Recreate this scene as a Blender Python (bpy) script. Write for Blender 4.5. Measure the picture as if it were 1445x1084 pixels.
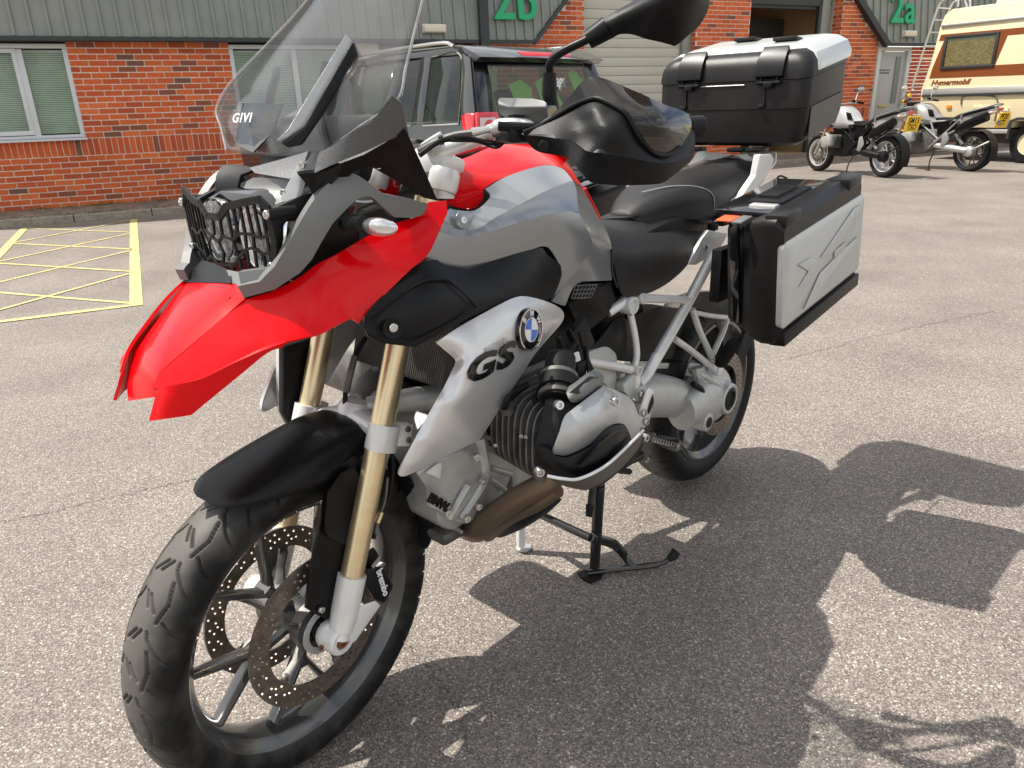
import bpy, bmesh, math, random
import numpy as np
from mathutils import Vector, Matrix
from mathutils.geometry import delaunay_2d_cdt
random.seed(7)
R = math.radians
scene = bpy.context.scene
COL = scene.collection
for o in list(bpy.data.objects): bpy.data.objects.remove(o)

# ------------------------------------------------------------ camera, sky, sun
cam = bpy.data.cameras.new('camera'); camo = bpy.data.objects.new('camera', cam)
COL.objects.link(camo)
rt, upv, bk = [[0.999505, -0.011083, -0.02946], [0.031476, 0.351926, 0.935498], [-0.0, -0.935962, 0.3521]]
camo.matrix_world = Matrix(((rt[0], upv[0], bk[0], 0), (rt[1], upv[1], bk[1], 0), (rt[2], upv[2], bk[2], 1.2279), (0, 0, 0, 1)))
cam.sensor_width = 36; cam.lens = 25.945; cam.clip_start = .05; cam.clip_end = 2000
scene.camera = camo
SUN = Vector((-.569, .109, 1)).normalized()
w = bpy.data.worlds.new('World'); scene.world = w; w.use_nodes = True
nt = w.node_tree; sky = nt.nodes.new('ShaderNodeTexSky'); sky.sky_type = 'NISHITA'; sky.sun_disc = False
sky.sun_elevation = math.asin(SUN.z); sky.sun_rotation = math.atan2(SUN.x, SUN.y)
sky.air_density = 1.0; sky.dust_density = 2.5; sky.ozone_density = 1.0
bg = nt.nodes['Background']; bg.inputs[1].default_value = .118
# broken white cloud over the blue
wc = nt.nodes.new('ShaderNodeTexCoord'); wm = nt.nodes.new('ShaderNodeMapping'); wm.inputs['Scale'].default_value = (1, 1, 2.2)
wn_ = nt.nodes.new('ShaderNodeTexNoise'); wn_.inputs['Scale'].default_value = 2.4; wn_.inputs['Detail'].default_value = 9; wn_.inputs['Roughness'].default_value = .55
wr = nt.nodes.new('ShaderNodeMapRange'); wr.inputs[1].default_value = .36; wr.inputs[2].default_value = .62; wr.inputs[4].default_value = .85; wx = nt.nodes.new('ShaderNodeMix'); wx.data_type = 'RGBA'
wx.inputs[7].default_value = (8.6, 8.3, 7.7, 1)
nt.links.new(wc.outputs['Generated'], wm.inputs[0]); nt.links.new(wm.outputs[0], wn_.inputs['Vector']); nt.links.new(wn_.outputs[0], wr.inputs[0]); nt.links.new(wr.outputs[0], wx.inputs[0])
nt.links.new(sky.outputs[0], wx.inputs[6]); nt.links.new(wx.outputs[2], bg.inputs[0])
sl = bpy.data.lights.new('sun', 'SUN'); sl.energy = 4.3; sl.angle = R(.5); sl.color = (1, .95, .87)
so = bpy.data.objects.new('sun', sl); COL.objects.link(so)
so.rotation_euler = SUN.to_track_quat('Z', 'Y').to_euler()
scene.view_settings.view_transform = 'Standard'; scene.view_settings.look = 'None'
scene.view_settings.exposure = .68; scene.view_settings.gamma = 1
scene.render.engine = 'CYCLES'

# ------------------------------------------------------------ materials
def mat(name, col, rough=.5, metal=0, coat=0, noise=0, nscale=30, bump=0, bscale=200, trans=0, alpha=1, spec=None, ior=None, col2=None, emit=0):
    m = bpy.data.materials.new(name); m.use_nodes = True; t = m.node_tree; n = t.nodes; b = n['Principled BSDF']
    b.inputs['Base Color'].default_value = (*col, 1); b.inputs['Roughness'].default_value = rough
    b.inputs['Metallic'].default_value = metal; b.inputs['Coat Weight'].default_value = coat; b.inputs['Coat Roughness'].default_value = .05
    b.inputs['Transmission Weight'].default_value = trans; b.inputs['Alpha'].default_value = alpha
    if spec is not None: b.inputs['Specular IOR Level'].default_value = spec
    if ior: b.inputs['IOR'].default_value = ior
    if emit: b.inputs['Emission Color'].default_value = (*col, 1); b.inputs['Emission Strength'].default_value = emit
    tc = n.new('ShaderNodeTexCoord')
    if noise:
        tx = n.new('ShaderNodeTexNoise'); tx.inputs['Scale'].default_value = nscale; tx.inputs['Detail'].default_value = 6
        t.links.new(tc.outputs['Object'], tx.inputs['Vector'])
        mx = n.new('ShaderNodeMix'); mx.data_type = 'RGBA'
        c2 = col2 or tuple(min(1, c*(1+noise)) for c in col); c1 = col if col2 else tuple(c*(1-noise) for c in col)
        mx.inputs[6].default_value = (*c1, 1); mx.inputs[7].default_value = (*c2, 1)
        rp = n.new('ShaderNodeMapRange'); rp.inputs[1].default_value = .35; rp.inputs[2].default_value = .65
        t.links.new(tx.outputs[0], rp.inputs[0]); t.links.new(rp.outputs[0], mx.inputs[0]); t.links.new(mx.outputs[2], b.inputs['Base Color'])
        r2 = n.new('ShaderNodeMapRange'); r2.inputs[3].default_value = max(0, rough-.07); r2.inputs[4].default_value = min(1, rough+.09)
        t.links.new(tx.outputs[0], r2.inputs[0]); t.links.new(r2.outputs[0], b.inputs['Roughness'])
    if bump:
        tb = n.new('ShaderNodeTexNoise'); tb.inputs['Scale'].default_value = bscale; tb.inputs['Detail'].default_value = 3
        t.links.new(tc.outputs['Object'], tb.inputs['Vector'])
        bp = n.new('ShaderNodeBump'); bp.inputs['Strength'].default_value = bump; bp.inputs['Distance'].default_value = .002
        t.links.new(tb.outputs[0], bp.inputs['Height']); t.links.new(bp.outputs[0], b.inputs['Normal'])
    return m
M = dict(
 red=mat('red_paint', (.68, .0, .003), .28, coat=.34, spec=.08),
 black=mat('black_plastic', (.007, .007, .0075), .42, spec=.22, noise=.3, bump=.25, bscale=600),
 texblack=mat('textured_black_plastic', (.075, .075, .075), .36, noise=.15, nscale=350, bump=.3, bscale=350),
 texgrey=mat('textured_grey_plastic', (.16, .16, .16), .33, metal=.3, noise=.12, nscale=350, bump=.3, bscale=350),
 matte=mat('matte_black', (.006, .006, .0065), .34, spec=.2, bump=.1, bscale=500),
 gloss=mat('gloss_black', (.006, .006, .007), .12, coat=.5),
 fabric=mat('seat_vinyl', (.016, .015, .015), .42, spec=.35, bump=.35, bscale=900),
 fabric2=mat('seat_vinyl_textured', (.017, .016, .016), .6, bump=1, bscale=500),
 grey=mat('satin_grey_paint', (.285, .30, .31), .28, metal=.6, coat=.35),
 dgrey=mat('dark_grey_texture', (.17, .172, .168), .45, metal=.3, bump=.3, bscale=900),
 silver=mat('silver_paint', (.64, .635, .62), .32, metal=.5, coat=.4, bump=.05, bscale=1500),
 frame=mat('silver_frame_paint', (.72, .72, .70), .38, metal=.25, noise=.06),
 farframe=mat('far_silver_tube', (.34, .34, .33), .4, metal=.4),
 cast=mat('cast_aluminium', (.47, .475, .46), .42, metal=.5, noise=.07, nscale=30, bump=.25, bscale=500),
 castd=mat('dark_cast_aluminium', (.15, .145, .135), .5, metal=.6, noise=.3, nscale=30, bump=.3, bscale=400),
 gold=mat('gold_anodised', (.74, .60, .38), .3, metal=.85, noise=.05),
 steel=mat('steel', (.6, .6, .58), .25, metal=1),
 disc=mat('brake_disc_steel', (.23, .195, .16), .34, metal=.85, noise=.2, nscale=60),
 rim=mat('wheel_grey', (.085, .085, .083), .25, metal=.6, coat=.5),
 rust=mat('rusty_bolt', (.16, .05, .02), .7, noise=.5, nscale=200, bump=.5),
 exh=mat('heat_tinted_steel', (.20, .15, .105), .42, metal=.8),
 rubber=mat('rubber', (.009, .009, .009), .6, spec=.25, bump=.2),
 white=mat('white_print', (.75, .75, .75), .5),
 grille=mat('radiator_core', (.05, .045, .04), .6, metal=.4),
 orange=mat('orange_label', (.75, .10, .03), .4),
 alu_panel=mat('pannier_aluminium_panel', (.49, .50, .485), .38, metal=.35, noise=.03),
 pan=mat('pannier_black_plastic', (.012, .011, .011), .36, spec=.25, noise=.25, nscale=9, bump=.15, bscale=900),
 panbrown=mat('topcase_side_panel', (.075, .066, .055), .5, noise=.06, nscale=8),
 lidsilver=mat('lid_silver', (.55, .57, .54), .3, metal=.35, coat=.3),
 blue=mat('badge_blue', (.01, .13, .55), .2, coat=.5),
 chrome=mat('chrome', (.8, .8, .8), .08, metal=1),
)
def glassmat(name, col, rough=.03, mixf=.5, tint=(.9, .92, .92), ns=22, refl=1):
    m = bpy.data.materials.new(name); m.use_nodes = True; t = m.node_tree; n = t.nodes; n.remove(n['Principled BSDF'])
    o = n['Material Output']; tr = n.new('ShaderNodeBsdfTransparent'); tr.inputs[0].default_value = (*tint, 1)
    g = n.new('ShaderNodeBsdfGlossy'); g.inputs[0].default_value = (refl, refl, refl, 1); g.inputs['Roughness'].default_value = rough
    d = n.new('ShaderNodeBsdfDiffuse'); d.inputs[0].default_value = (*col, 1)
    fz = n.new('ShaderNodeFresnel'); gm = n.new('ShaderNodeNewGeometry'); mi = n.new('ShaderNodeMapRange'); mi.inputs[3].default_value = 1.5; mi.inputs[4].default_value = 1/1.5
    t.links.new(gm.outputs['Backfacing'], mi.inputs[0]); t.links.new(mi.outputs[0], fz.inputs[0])
    tx = n.new('ShaderNodeTexNoise'); tx.inputs['Scale'].default_value = ns; tx.inputs['Detail'].default_value = 8
    tc = n.new('ShaderNodeTexCoord'); t.links.new(tc.outputs['Object'], tx.inputs['Vector'])
    rp = n.new('ShaderNodeMapRange'); rp.inputs[1].default_value = .35; rp.inputs[2].default_value = .8; rp.inputs[3].default_value = mixf*.5; rp.inputs[4].default_value = mixf*1.6
    t.links.new(tx.outputs[0], rp.inputs[0])
    m1 = n.new('ShaderNodeMixShader'); t.links.new(rp.outputs[0], m1.inputs[0]); t.links.new(tr.outputs[0], m1.inputs[1]); t.links.new(d.outputs[0], m1.inputs[2])
    m2 = n.new('ShaderNodeMixShader'); t.links.new(fz.outputs[0], m2.inputs[0]); t.links.new(m1.outputs[0], m2.inputs[1]); t.links.new(g.outputs[0], m2.inputs[2])
    t.links.new(m2.outputs[0], o.inputs[0]); return m
M['screen'] = glassmat('screen_acrylic', (.5, .5, .5), .05, .05, (.84, .85, .85), 4, .4)
M['smoke'] = glassmat('smoked_plastic', (.08, .07, .06), .05, .10, (.30, .27, .25))
M['carglass'] = glassmat('car_glass', (.05, .06, .05), .02, .1, (.6, .66, .6))
M['lens'] = glassmat('lamp_lens', (.8, .8, .8), .02, .15, (.9, .9, .9))

# ------------------------------------------------------------ builders
def meta(o, label=None, cat=None, group=None, kind=None):
    if label: o['label'] = label
    if cat: o['category'] = cat
    if group: o['group'] = group
    if kind: o['kind'] = kind
    return o
def empty(name, loc=(0, 0, 0), rz=0, parent=None):
    o = bpy.data.objects.new(name, None); COL.objects.link(o); o.location = loc; o.rotation_euler = (0, 0, rz); o.empty_display_size = .1
    if parent: o.parent = parent
    return o
def link(name, me, m, parent=None, smooth=True, ang=35):
    o = bpy.data.objects.new(name, me); COL.objects.link(o)
    if m is not None:
        for mm in (m if isinstance(m, (list, tuple)) else [m]): me.materials.append(M[mm] if isinstance(mm, str) else mm)
    if parent: o.parent = parent
    if smooth and len(me.polygons):
        me.polygons.foreach_set('use_smooth', [True]*len(me.polygons))
        bm = bmesh.new(); bm.from_mesh(me); c = math.cos(R(ang))
        for e in bm.edges:
            if len(e.link_faces) == 2 and e.link_faces[0].normal.dot(e.link_faces[1].normal) < c: e.smooth = False
        bm.to_mesh(me); bm.free()
    return o
def link_bm(name, bm, m, parent=None, smooth=True, ang=35):
    me = bpy.data.meshes.new(name); bmesh.ops.recalc_face_normals(bm, faces=bm.faces[:]); bm.to_mesh(me); bm.free()
    return link(name, me, m, parent, smooth, ang)
def catmull(pts, n=6, closed=False):
    P = [np.array(p[:3], float) for p in pts]; N = len(P); out = []
    rng = range(N if closed else N-1)
    for i in rng:
        p1, p2 = P[i], P[(i+1) % N]
        p0 = P[(i-1) % N] if closed or i > 0 else 2*p1-p2
        p3 = P[(i+2) % N] if closed or i+2 < N else 2*p2-p1
        for k in range(n):
            t = k/n; out.append(.5*((2*p1)+(-p0+p2)*t+(2*p0-5*p1+4*p2-p3)*t*t+(-p0+3*p1-3*p2+p3)*t**3))
    if not closed: out.append(P[-1])
    return out
def add_tube(bm, pts, r, n=10, smooth=True, caps=True, flat=1, mi=0):
    P = catmull(pts, 5) if smooth and len(pts) > 2 else [np.array(p[:3], float) for p in pts]
    rs = r if isinstance(r, (list, tuple)) else [r]
    rad = np.interp(np.linspace(0, 1, len(P)), np.linspace(0, 1, len(rs)), rs)
    rings = []; prev = None
    for i, p in enumerate(P):
        t = P[min(i+1, len(P)-1)]-P[max(i-1, 0)]; t /= np.linalg.norm(t)+1e-12
        if prev is None:
            a = np.array([0, 0, 1.]) if abs(t[2]) < .9 else np.array([1., 0, 0]); u = np.cross(t, a)
        else: u = prev-t*(prev@t)
        u /= np.linalg.norm(u); v = np.cross(t, u); prev = u
        rings.append([bm.verts.new(p+rad[i]*(math.cos(2*math.pi*k/n)*u+flat*math.sin(2*math.pi*k/n)*v)) for k in range(n)])
    for a, b in zip(rings, rings[1:]):
        for k in range(n): f = bm.faces.new((a[k], a[(k+1) % n], b[(k+1) % n], b[k])); f.material_index = mi
    if caps:
        f = bm.faces.new(rings[0]); f.material_index = mi; f = bm.faces.new(rings[-1][::-1]); f.material_index = mi
def tube(name, pts, r, m, parent=None, n=12, smooth=True, flat=1):
    bm = bmesh.new(); add_tube(bm, pts, r, n, smooth, flat=flat); return link_bm(name, bm, m, parent)
def frame_from(axis):
    a = Vector(axis).normalized(); q = a.to_track_quat('Z', 'Y'); return q.to_matrix()
def add_lathe(bm, prof, c=(0, 0, 0), axis=(0, 1, 0), n=32, mi=0, ang0=0):
    """prof: (radius, height along axis)"""
    Mx = frame_from(axis); c = Vector(c); rings = []
    for r, h in prof:
        rings.append([bm.verts.new(c+Mx @ Vector((r*math.cos(2*math.pi*k/n+ang0), r*math.sin(2*math.pi*k/n+ang0), h))) for k in range(n)])
    for a, b in zip(rings, rings[1:]):
        for k in range(n): f = bm.faces.new((a[k], a[(k+1) % n], b[(k+1) % n], b[k])); f.material_index = mi
    if prof[0][0] > 1e-6 and prof[0] != prof[-1]:
        f = bm.faces.new(rings[0][::-1]); f.material_index = mi
        f = bm.faces.new(rings[-1]); f.material_index = mi
def lathe(name, prof, c, axis, m, parent=None, n=32, ang=35):
    bm = bmesh.new(); add_lathe(bm, prof, c, axis, n); return link_bm(name, bm, m, parent, ang=ang)
def add_box(bm, c, s, rot=None, bev=0, mi=0, taper=None):
    """c centre, s full sizes, rot Matrix 3x3"""
    vs = []
    for z in (-.5, .5):
        for y in (-.5, .5):
            for x in (-.5, .5):
                k = 1 if not (taper and z > 0) else taper
                v = Vector((x*s[0]*k, y*s[1]*k, z*s[2]))
                if rot is not None: v = rot @ v
                vs.append(bm.verts.new(v+Vector(c)))
    fs = []
    for q in ((0, 2, 3, 1), (4, 5, 7, 6), (0, 1, 5, 4), (2, 6, 7, 3), (0, 4, 6, 2), (1, 3, 7, 5)):
        f = bm.faces.new([vs[i] for i in q]); f.material_index = mi; fs.append(f)
    if bev:
        es = list({e for f in fs for e in f.edges}); bmesh.ops.bevel(bm, geom=es, offset=bev, segments=2, affect='EDGES', profile=.5, clamp_overlap=True, material=mi)
def box(name, c, s, m, parent=None, rot=None, bev=0, smooth=True):
    bm = bmesh.new(); add_box(bm, c, s, rot, bev); return link_bm(name, bm, m, parent, smooth)
def add_hull(bm, A, B, mi=0, bev=0):
    """prism between two equal-length 3D polygons"""
    a = [bm.verts.new(Vector(p[:3])) for p in A]; b = [bm.verts.new(Vector(p[:3])) for p in B]; n = len(a); fs = []
    fs.append(bm.faces.new(a)); fs.append(bm.faces.new(b[::-1]))
    for i in range(n): fs.append(bm.faces.new((a[(i+1) % n], a[i], b[i], b[(i+1) % n])))
    for f in fs: f.material_index = mi
    bmesh.ops.recalc_face_normals(bm, faces=fs)
    if bev: bmesh.ops.bevel(bm, geom=list({e for f in fs for e in f.edges}), offset=bev, segments=2, affect='EDGES', profile=.5, clamp_overlap=True, material=mi)
def slab(name, poly, off, m, parent=None, bev=0, ang=35):
    """extrude a 3D polygon by the vector off"""
    bm = bmesh.new(); o = Vector(off); add_hull(bm, poly, [Vector(p[:3])+o for p in poly], bev=bev); return link_bm(name, bm, m, parent, ang=ang)
def loft(name, rings, m, parent=None, n=4, closed_sec=True, caps=True, ang=40, sub=0, cat=True):
    """rings: list of equal-length point lists; smooth Catmull-Rom both ways"""
    RR = [catmull(r, n, closed_sec) for r in rings] if cat else [[np.array(p[:3]) for p in r] for r in rings]
    if sub:
        cols = [catmull([r[k] for r in RR], sub) for k in range(len(RR[0]))]; RR = [[c[i] for c in cols] for i in range(len(cols[0]))]
    bm = bmesh.new(); V = [[bm.verts.new(p) for p in r] for r in RR]; k = len(V[0])
    for a, b in zip(V, V[1:]):
        for i in range(k if closed_sec else k-1): bm.faces.new((a[i], a[(i+1) % k], b[(i+1) % k], b[i]))
    if caps and closed_sec: bm.faces.new(V[0]); bm.faces.new(V[-1][::-1])
    return link_bm(name, bm, m, parent, ang=ang)
VIEW = Vector((1.2685,1.1236,0.5279)).normalized()
E1 = Vector((-VIEW.y, VIEW.x, 0)).normalized(); E2 = VIEW.cross(E1).normalized()
def shell(name, outline, inner=(), m='black', parent=None, thick=.004, h=.012, mode='tps', lam=.0015, creases=(), mirror=False, view=None, res=4, ang=35, bev=0, offs=0, uv=None):
    """panel seen along VIEW: outline points (4th value 1 = smooth point), inner control points, depth by thin-plate spline or linear"""
    vw = Vector(view).normalized() if view else VIEW
    e1 = Vector((-vw.y, vw.x, 0)); e1 = e1.normalized() if e1.length > 1e-3 else Vector((1, 0, 0)); e2 = vw.cross(e1).normalized()
    B = np.array([e1, e2, vw])
    N = len(outline); bd = []
    for i in range(N):
        a, b = outline[i], outline[(i+1) % N]; sa, sb = len(a) > 3, len(b) > 3
        p1, p2 = np.array(a[:3]), np.array(b[:3]); L = np.linalg.norm(p2-p1)
        if sa or sb:
            p0 = np.array(outline[i-1][:3]) if sa else 2*p1-p2; p3 = np.array(outline[(i+2) % N][:3]) if sb else 2*p2-p1
            k = res
            for j in range(k):
                t = j/k; bd.append(.5*((2*p1)+(-p0+p2)*t+(2*p0-5*p1+4*p2-p3)*t*t+(-p0+3*p1-3*p2+p3)*t**3))
        else:
            k = max(1, int(L/h)) if mode in ('tps', 'q2') else 1
            for j in range(k): bd.append(p1+(p2-p1)*j/k)
    bd = np.array(bd) @ B.T
    inn = np.array([np.array(p[:3]) for p in inner]).reshape(-1, 3) @ B.T
    ctrl = np.vstack([bd, inn]) if len(inn) else bd
    pts = [Vector(p[:2]) for p in bd]+[Vector(p[:2]) for p in inn]; depth = list(ctrl[:, 2])
    nb, ni = len(bd), len(inn)
    edges = []
    def quad(P, o): x, y = P[:, 0], P[:, 1]; return np.stack([np.ones(len(x)), x, y]+([x*x, x*y, y*y] if o == 2 else []), 1)
    if mode in ('tps', 'q1', 'q2'):
        C = np.array(ctrl); c0 = C[:, :2].mean(0); C[:, :2] -= c0; K = len(C); o_ = 1 if mode == 'q1' or (mode == 'tps' and K < 14) else 2
        w_ = np.concatenate([np.ones(nb)*min(1, 12/nb), np.ones(ni)])
        co = np.linalg.lstsq(quad(C, o_)*w_[:, None], C[:, 2]*w_, rcond=None)[0]; rs = C[:, 2]-quad(C, o_) @ co
        def phi(r2): return np.where(r2 > 1e-14, .5*r2*np.log(np.maximum(r2, 1e-14)), 0)
        if mode == 'tps':
            d2 = ((C[:, None, :2]-C[None, :, :2])**2).sum(-1)
            A = np.zeros((K+3, K+3)); A[:K, :K] = phi(d2)+np.eye(K)*lam; A[:K, K] = 1; A[:K, K+1:] = C[:, :2]; A[K, :K] = 1; A[K+1:, :K] = C[:, :2].T
            sol = np.linalg.lstsq(A, np.concatenate([rs, [0, 0, 0]]), rcond=None)[0]
        def surf(P):
            P = P-c0; z = quad(P, o_) @ co
            if mode == 'tps': z = z+phi(((P[:, None, :]-C[None, :, :2])**2).sum(-1)) @ sol[:K]+sol[K]+P @ sol[K+1:]
            return z
        depth = list(surf(ctrl[:, :2]))
        mn, mx = bd[:, :2].min(0), bd[:, :2].max(0)
        if mode == 'q1': mx = mn
        gx = np.arange(mn[0]+h*.5, mx[0], h); gy = np.arange(mn[1]+h*.5, mx[1], h*.866); cand = []
        for j, yy in enumerate(gy):
            for xx in gx: cand.append((xx+(j % 2)*h*.5, yy))
        cand = np.array(cand).reshape(-1, 2)
        if len(cand):
            x, y = cand[:, 0], cand[:, 1]; ins = np.zeros(len(cand), bool); dm = np.full(len(cand), 9.)
            for i in range(nb):
                (x1, y1), (x2, y2) = bd[i, :2], bd[(i+1) % nb, :2]
                c = ((y1 > y) != (y2 > y)) & (x < (x2-x1)*(y-y1)/(y2-y1+1e-15)+x1); ins ^= c
                t = np.clip(((x-x1)*(x2-x1)+(y-y1)*(y2-y1))/((x2-x1)**2+(y2-y1)**2+1e-15), 0, 1)
                dm = np.minimum(dm, np.hypot(x-x1-t*(x2-x1), y-y1-t*(y2-y1)))
            cand = cand[ins & (dm > h*.45)]
        if len(cand):
            D = surf(cand)
            pts += [Vector(p) for p in cand]; depth += list(D)
    else:
        for a, b in creases: edges.append((a, b))
    res_ = delaunay_2d_cdt(pts, edges, [list(range(nb))], 1, 1e-7)
    vv, ff, ov = res_[0], res_[2], res_[3]
    V = []
    for i, p in enumerate(vv):
        z = np.mean([depth[j] for j in ov[i]]) if ov[i] else None
        if z is None:
            dd = [((p-q).length, depth[j]) for j, q in enumerate(pts)]; dd.sort(); ws = [(1/(a+1e-6), b) for a, b in dd[:3]]; z = sum(a*b for a, b in ws)/sum(a for a, b in ws)
        V.append(e1*float(p[0])+e2*float(p[1])+vw*float(z+offs))
    bm = bmesh.new(); bv = [bm.verts.new(v) for v in V]
    for f in ff:
        try: bm.faces.new([bv[i] for i in f])
        except ValueError: pass
    bm.normal_update()
    for f in bm.faces:
        if f.normal.dot(vw) < 0: f.normal_flip()
    if mode == 'lin':
        bmesh.ops.recalc_face_normals(bm, faces=bm.faces[:])
        if sum(f.normal.dot(vw) for f in bm.faces) < 0: bmesh.ops.reverse_faces(bm, faces=bm.faces[:])
    if thick:
        # turn the sheet into a closed shell: offset along averaged normals
        bm.normal_update(); top = list(bm.faces); tv = list(bm.verts); mn_ = sum((f.normal*f.calc_area() for f in top), Vector()).normalized()
        if sum(f.normal.dot(vw) for f in top) < 0: mn_ = -mn_
        nv = {v: bm.verts.new(v.co-(v.normal if mode == 'tps' else mn_)*thick) for v in tv}
        be = [e for e in bm.edges if len(e.link_faces) == 1]
        for f in top: bm.faces.new([nv[v] for v in reversed(f.verts)])
        for e in be:
            f = e.link_faces[0]; vs = list(f.verts); a, b = e.verts
            i = vs.index(a)
            if vs[(i+1) % len(vs)] is not b: a, b = b, a
            bm.faces.new((b, a, nv[a], nv[b]))
    if mirror:
        g = bmesh.ops.duplicate(bm, geom=bm.verts[:]+bm.edges[:]+bm.faces[:]); vs = [e for e in g['geom'] if isinstance(e, bmesh.types.BMVert)]
        for v in vs: v.co.y *= -1
        bmesh.ops.reverse_faces(bm, faces=[e for e in g['geom'] if isinstance(e, bmesh.types.BMFace)])
    me = bpy.data.meshes.new(name); bm.to_mesh(me); bm.free()
    o = link(name, me, m, parent, ang=ang)
    if bev:
        b = o.modifiers.new('b', 'BEVEL'); b.width = bev; b.segments = 2; b.limit_method = 'ANGLE'; b.angle_limit = R(40)
    return o
def plate(name, loops, thick, m, parent=None, mx=None, bev=0):
    """flat plate with holes: loops in 2D (first = outline), placed with matrix mx"""
    cu = bpy.data.curves.new('tmp', 'CURVE'); cu.dimensions = '2D'; cu.fill_mode = 'BOTH'; cu.extrude = thick/2; cu.bevel_depth = bev
    for lp in loops:
        s = cu.splines.new('POLY'); s.points.add(len(lp)-1); s.use_cyclic_u = True
        for i, p in enumerate(lp): s.points[i].co = (p[0], p[1], 0, 1)
    ob = bpy.data.objects.new('tmp', cu); me = bpy.data.meshes.new_from_object(ob); bpy.data.objects.remove(ob); bpy.data.curves.remove(cu)
    me.name = name
    if mx is not None: me.transform(mx)
    return link(name, me, m, parent)
def text(name, s, size, m, parent, mx, ext=.0008, bold=0, sx=1, shear=0, align='CENTER', space=1):
    cu = bpy.data.curves.new('tmp', 'FONT'); cu.body = s; cu.size = size; cu.extrude = ext; cu.offset = bold; cu.shear = shear; cu.align_x = align; cu.align_y = 'CENTER'; cu.space_character = space
    cu.resolution_u = 3
    ob = bpy.data.objects.new('tmp', cu); me = bpy.data.meshes.new_from_object(ob); bpy.data.objects.remove(ob); bpy.data.curves.remove(cu); me.name = name
    me.transform(mx @ Matrix.Diagonal((sx, 1, 1, 1))); return link(name, me, m, parent, smooth=False)
def basis(o, x, y):
    """matrix with local x along x, local y near y, z = x cross y, origin o"""
    x = Vector(x).normalized(); z = x.cross(Vector(y)).normalized(); y = z.cross(x)
    return Matrix(((x.x, y.x, z.x, o[0]), (x.y, y.y, z.y, o[1]), (x.z, y.z, z.z, o[2]), (0, 0, 0, 1)))
def mirror_y(o, name=None):
    me = o.data.copy(); me.transform(Matrix.Diagonal((1, -1, 1, 1))); me.flip_normals()
    c = bpy.data.objects.new(name or o.name.split('.')[0], me); COL.objects.link(c); c.parent = o.parent
    return c
def add_bolt(bm, c, axis, r=.006, h=.004):
    add_lathe(bm, [(r, 0), (r, h*.7), (r*.85, h), (r*.5, h), (r*.45, h*.4), (0.0001, h*.4)], c, axis, 12)
def bolts(name, items, m, parent, r=.006, h=.004):
    for c, ax in items:
        bm = bmesh.new(); add_bolt(bm, c[:3], ax, r, h); link_bm(name, bm, m, parent)

# ============================================================ ground
def asphalt():
    m = bpy.data.materials.new('asphalt'); m.use_nodes = True; t = m.node_tree; n = t.nodes; b = n['Principled BSDF']; L = t.links.new
    tc = n.new('ShaderNodeTexCoord')
    v = n.new('ShaderNodeTexVoronoi'); v.inputs['Scale'].default_value = 270; L(tc.outputs['Object'], v.inputs['Vector'])
    v2 = n.new('ShaderNodeTexVoronoi'); v2.inputs['Scale'].default_value = 520; L(tc.outputs['Object'], v2.inputs['Vector'])
    big = n.new('ShaderNodeTexNoise'); big.inputs['Scale'].default_value = 1.6; big.inputs['Detail'].default_value = 8; L(tc.outputs['Object'], big.inputs['Vector'])
    sp = n.new('ShaderNodeSeparateColor'); L(v.outputs['Color'], sp.inputs[0])
    cr = n.new('ShaderNodeValToRGB'); cr.color_ramp.elements[0].position = 0; cr.color_ramp.elements[0].color = (0.100, 0.087, 0.076, 1)
    cr.color_ramp.elements[1].position = 1; cr.color_ramp.elements[1].color = (0.560, 0.497, 0.425, 1)
    for p, c in ((.35, (0.155, 0.136, 0.118, 1)), (.62, (0.215, 0.187, 0.163, 1)), (.86, (0.270, 0.234, 0.203, 1)), (.955, (0.360, 0.317, 0.275, 1))):
        e = cr.color_ramp.elements.new(p); e.color = c
    L(sp.outputs[0], cr.inputs[0])
    s2 = n.new('ShaderNodeSeparateColor'); L(v2.outputs['Color'], s2.inputs[0])
    m1 = n.new('ShaderNodeMix'); m1.data_type = 'RGBA'; m1.blend_type = 'OVERLAY'; m1.inputs[0].default_value = .22; L(cr.outputs[0], m1.inputs[6]); L(s2.outputs[1], m1.inputs[7])
    m2 = n.new('ShaderNodeMix'); m2.data_type = 'RGBA'; m2.blend_type = 'MULTIPLY'; m2.inputs[0].default_value = 1
    r = n.new('ShaderNodeMapRange'); r.inputs[1].default_value = .3; r.inputs[2].default_value = .7; r.inputs[3].default_value = .80; r.inputs[4].default_value = 1.1; L(big.outputs[0], r.inputs[0])
    st = n.new('ShaderNodeTexNoise'); st.inputs['Scale'].default_value = .45; st.inputs['Detail'].default_value = 5; L(tc.outputs['Object'], st.inputs['Vector'])
    sr = n.new('ShaderNodeMapRange'); sr.inputs[1].default_value = .56; sr.inputs[2].default_value = .68; sr.inputs[3].default_value = 1; sr.inputs[4].default_value = .86; L(st.outputs[0], sr.inputs[0])
    mm = n.new('ShaderNodeMath'); mm.operation = 'MULTIPLY'; L(r.outputs[0], mm.inputs[0]); L(sr.outputs[0], mm.inputs[1])
    L(m1.outputs[2], m2.inputs[6]); L(mm.outputs[0], m2.inputs[7]); L(m2.outputs[2], b.inputs['Base Color'])
    b.inputs['Roughness'].default_value = .75; b.inputs['Specular IOR Level'].default_value = .35
    bp = n.new('ShaderNodeBump'); bp.inputs['Strength'].default_value = .45; bp.inputs['Distance'].default_value = .0025; bp.invert = True
    L(v.outputs['Distance'], bp.inputs['Height']); L(bp.outputs[0], b.inputs['Normal']); return m
M['asphalt'] = asphalt()
bm = bmesh.new()
vs = [bm.verts.new(p) for p in ((-300, -300, 0), (300, -300, 0), (300, 300, 0), (-300, 300, 0))]; bm.faces.new(vs)
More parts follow.
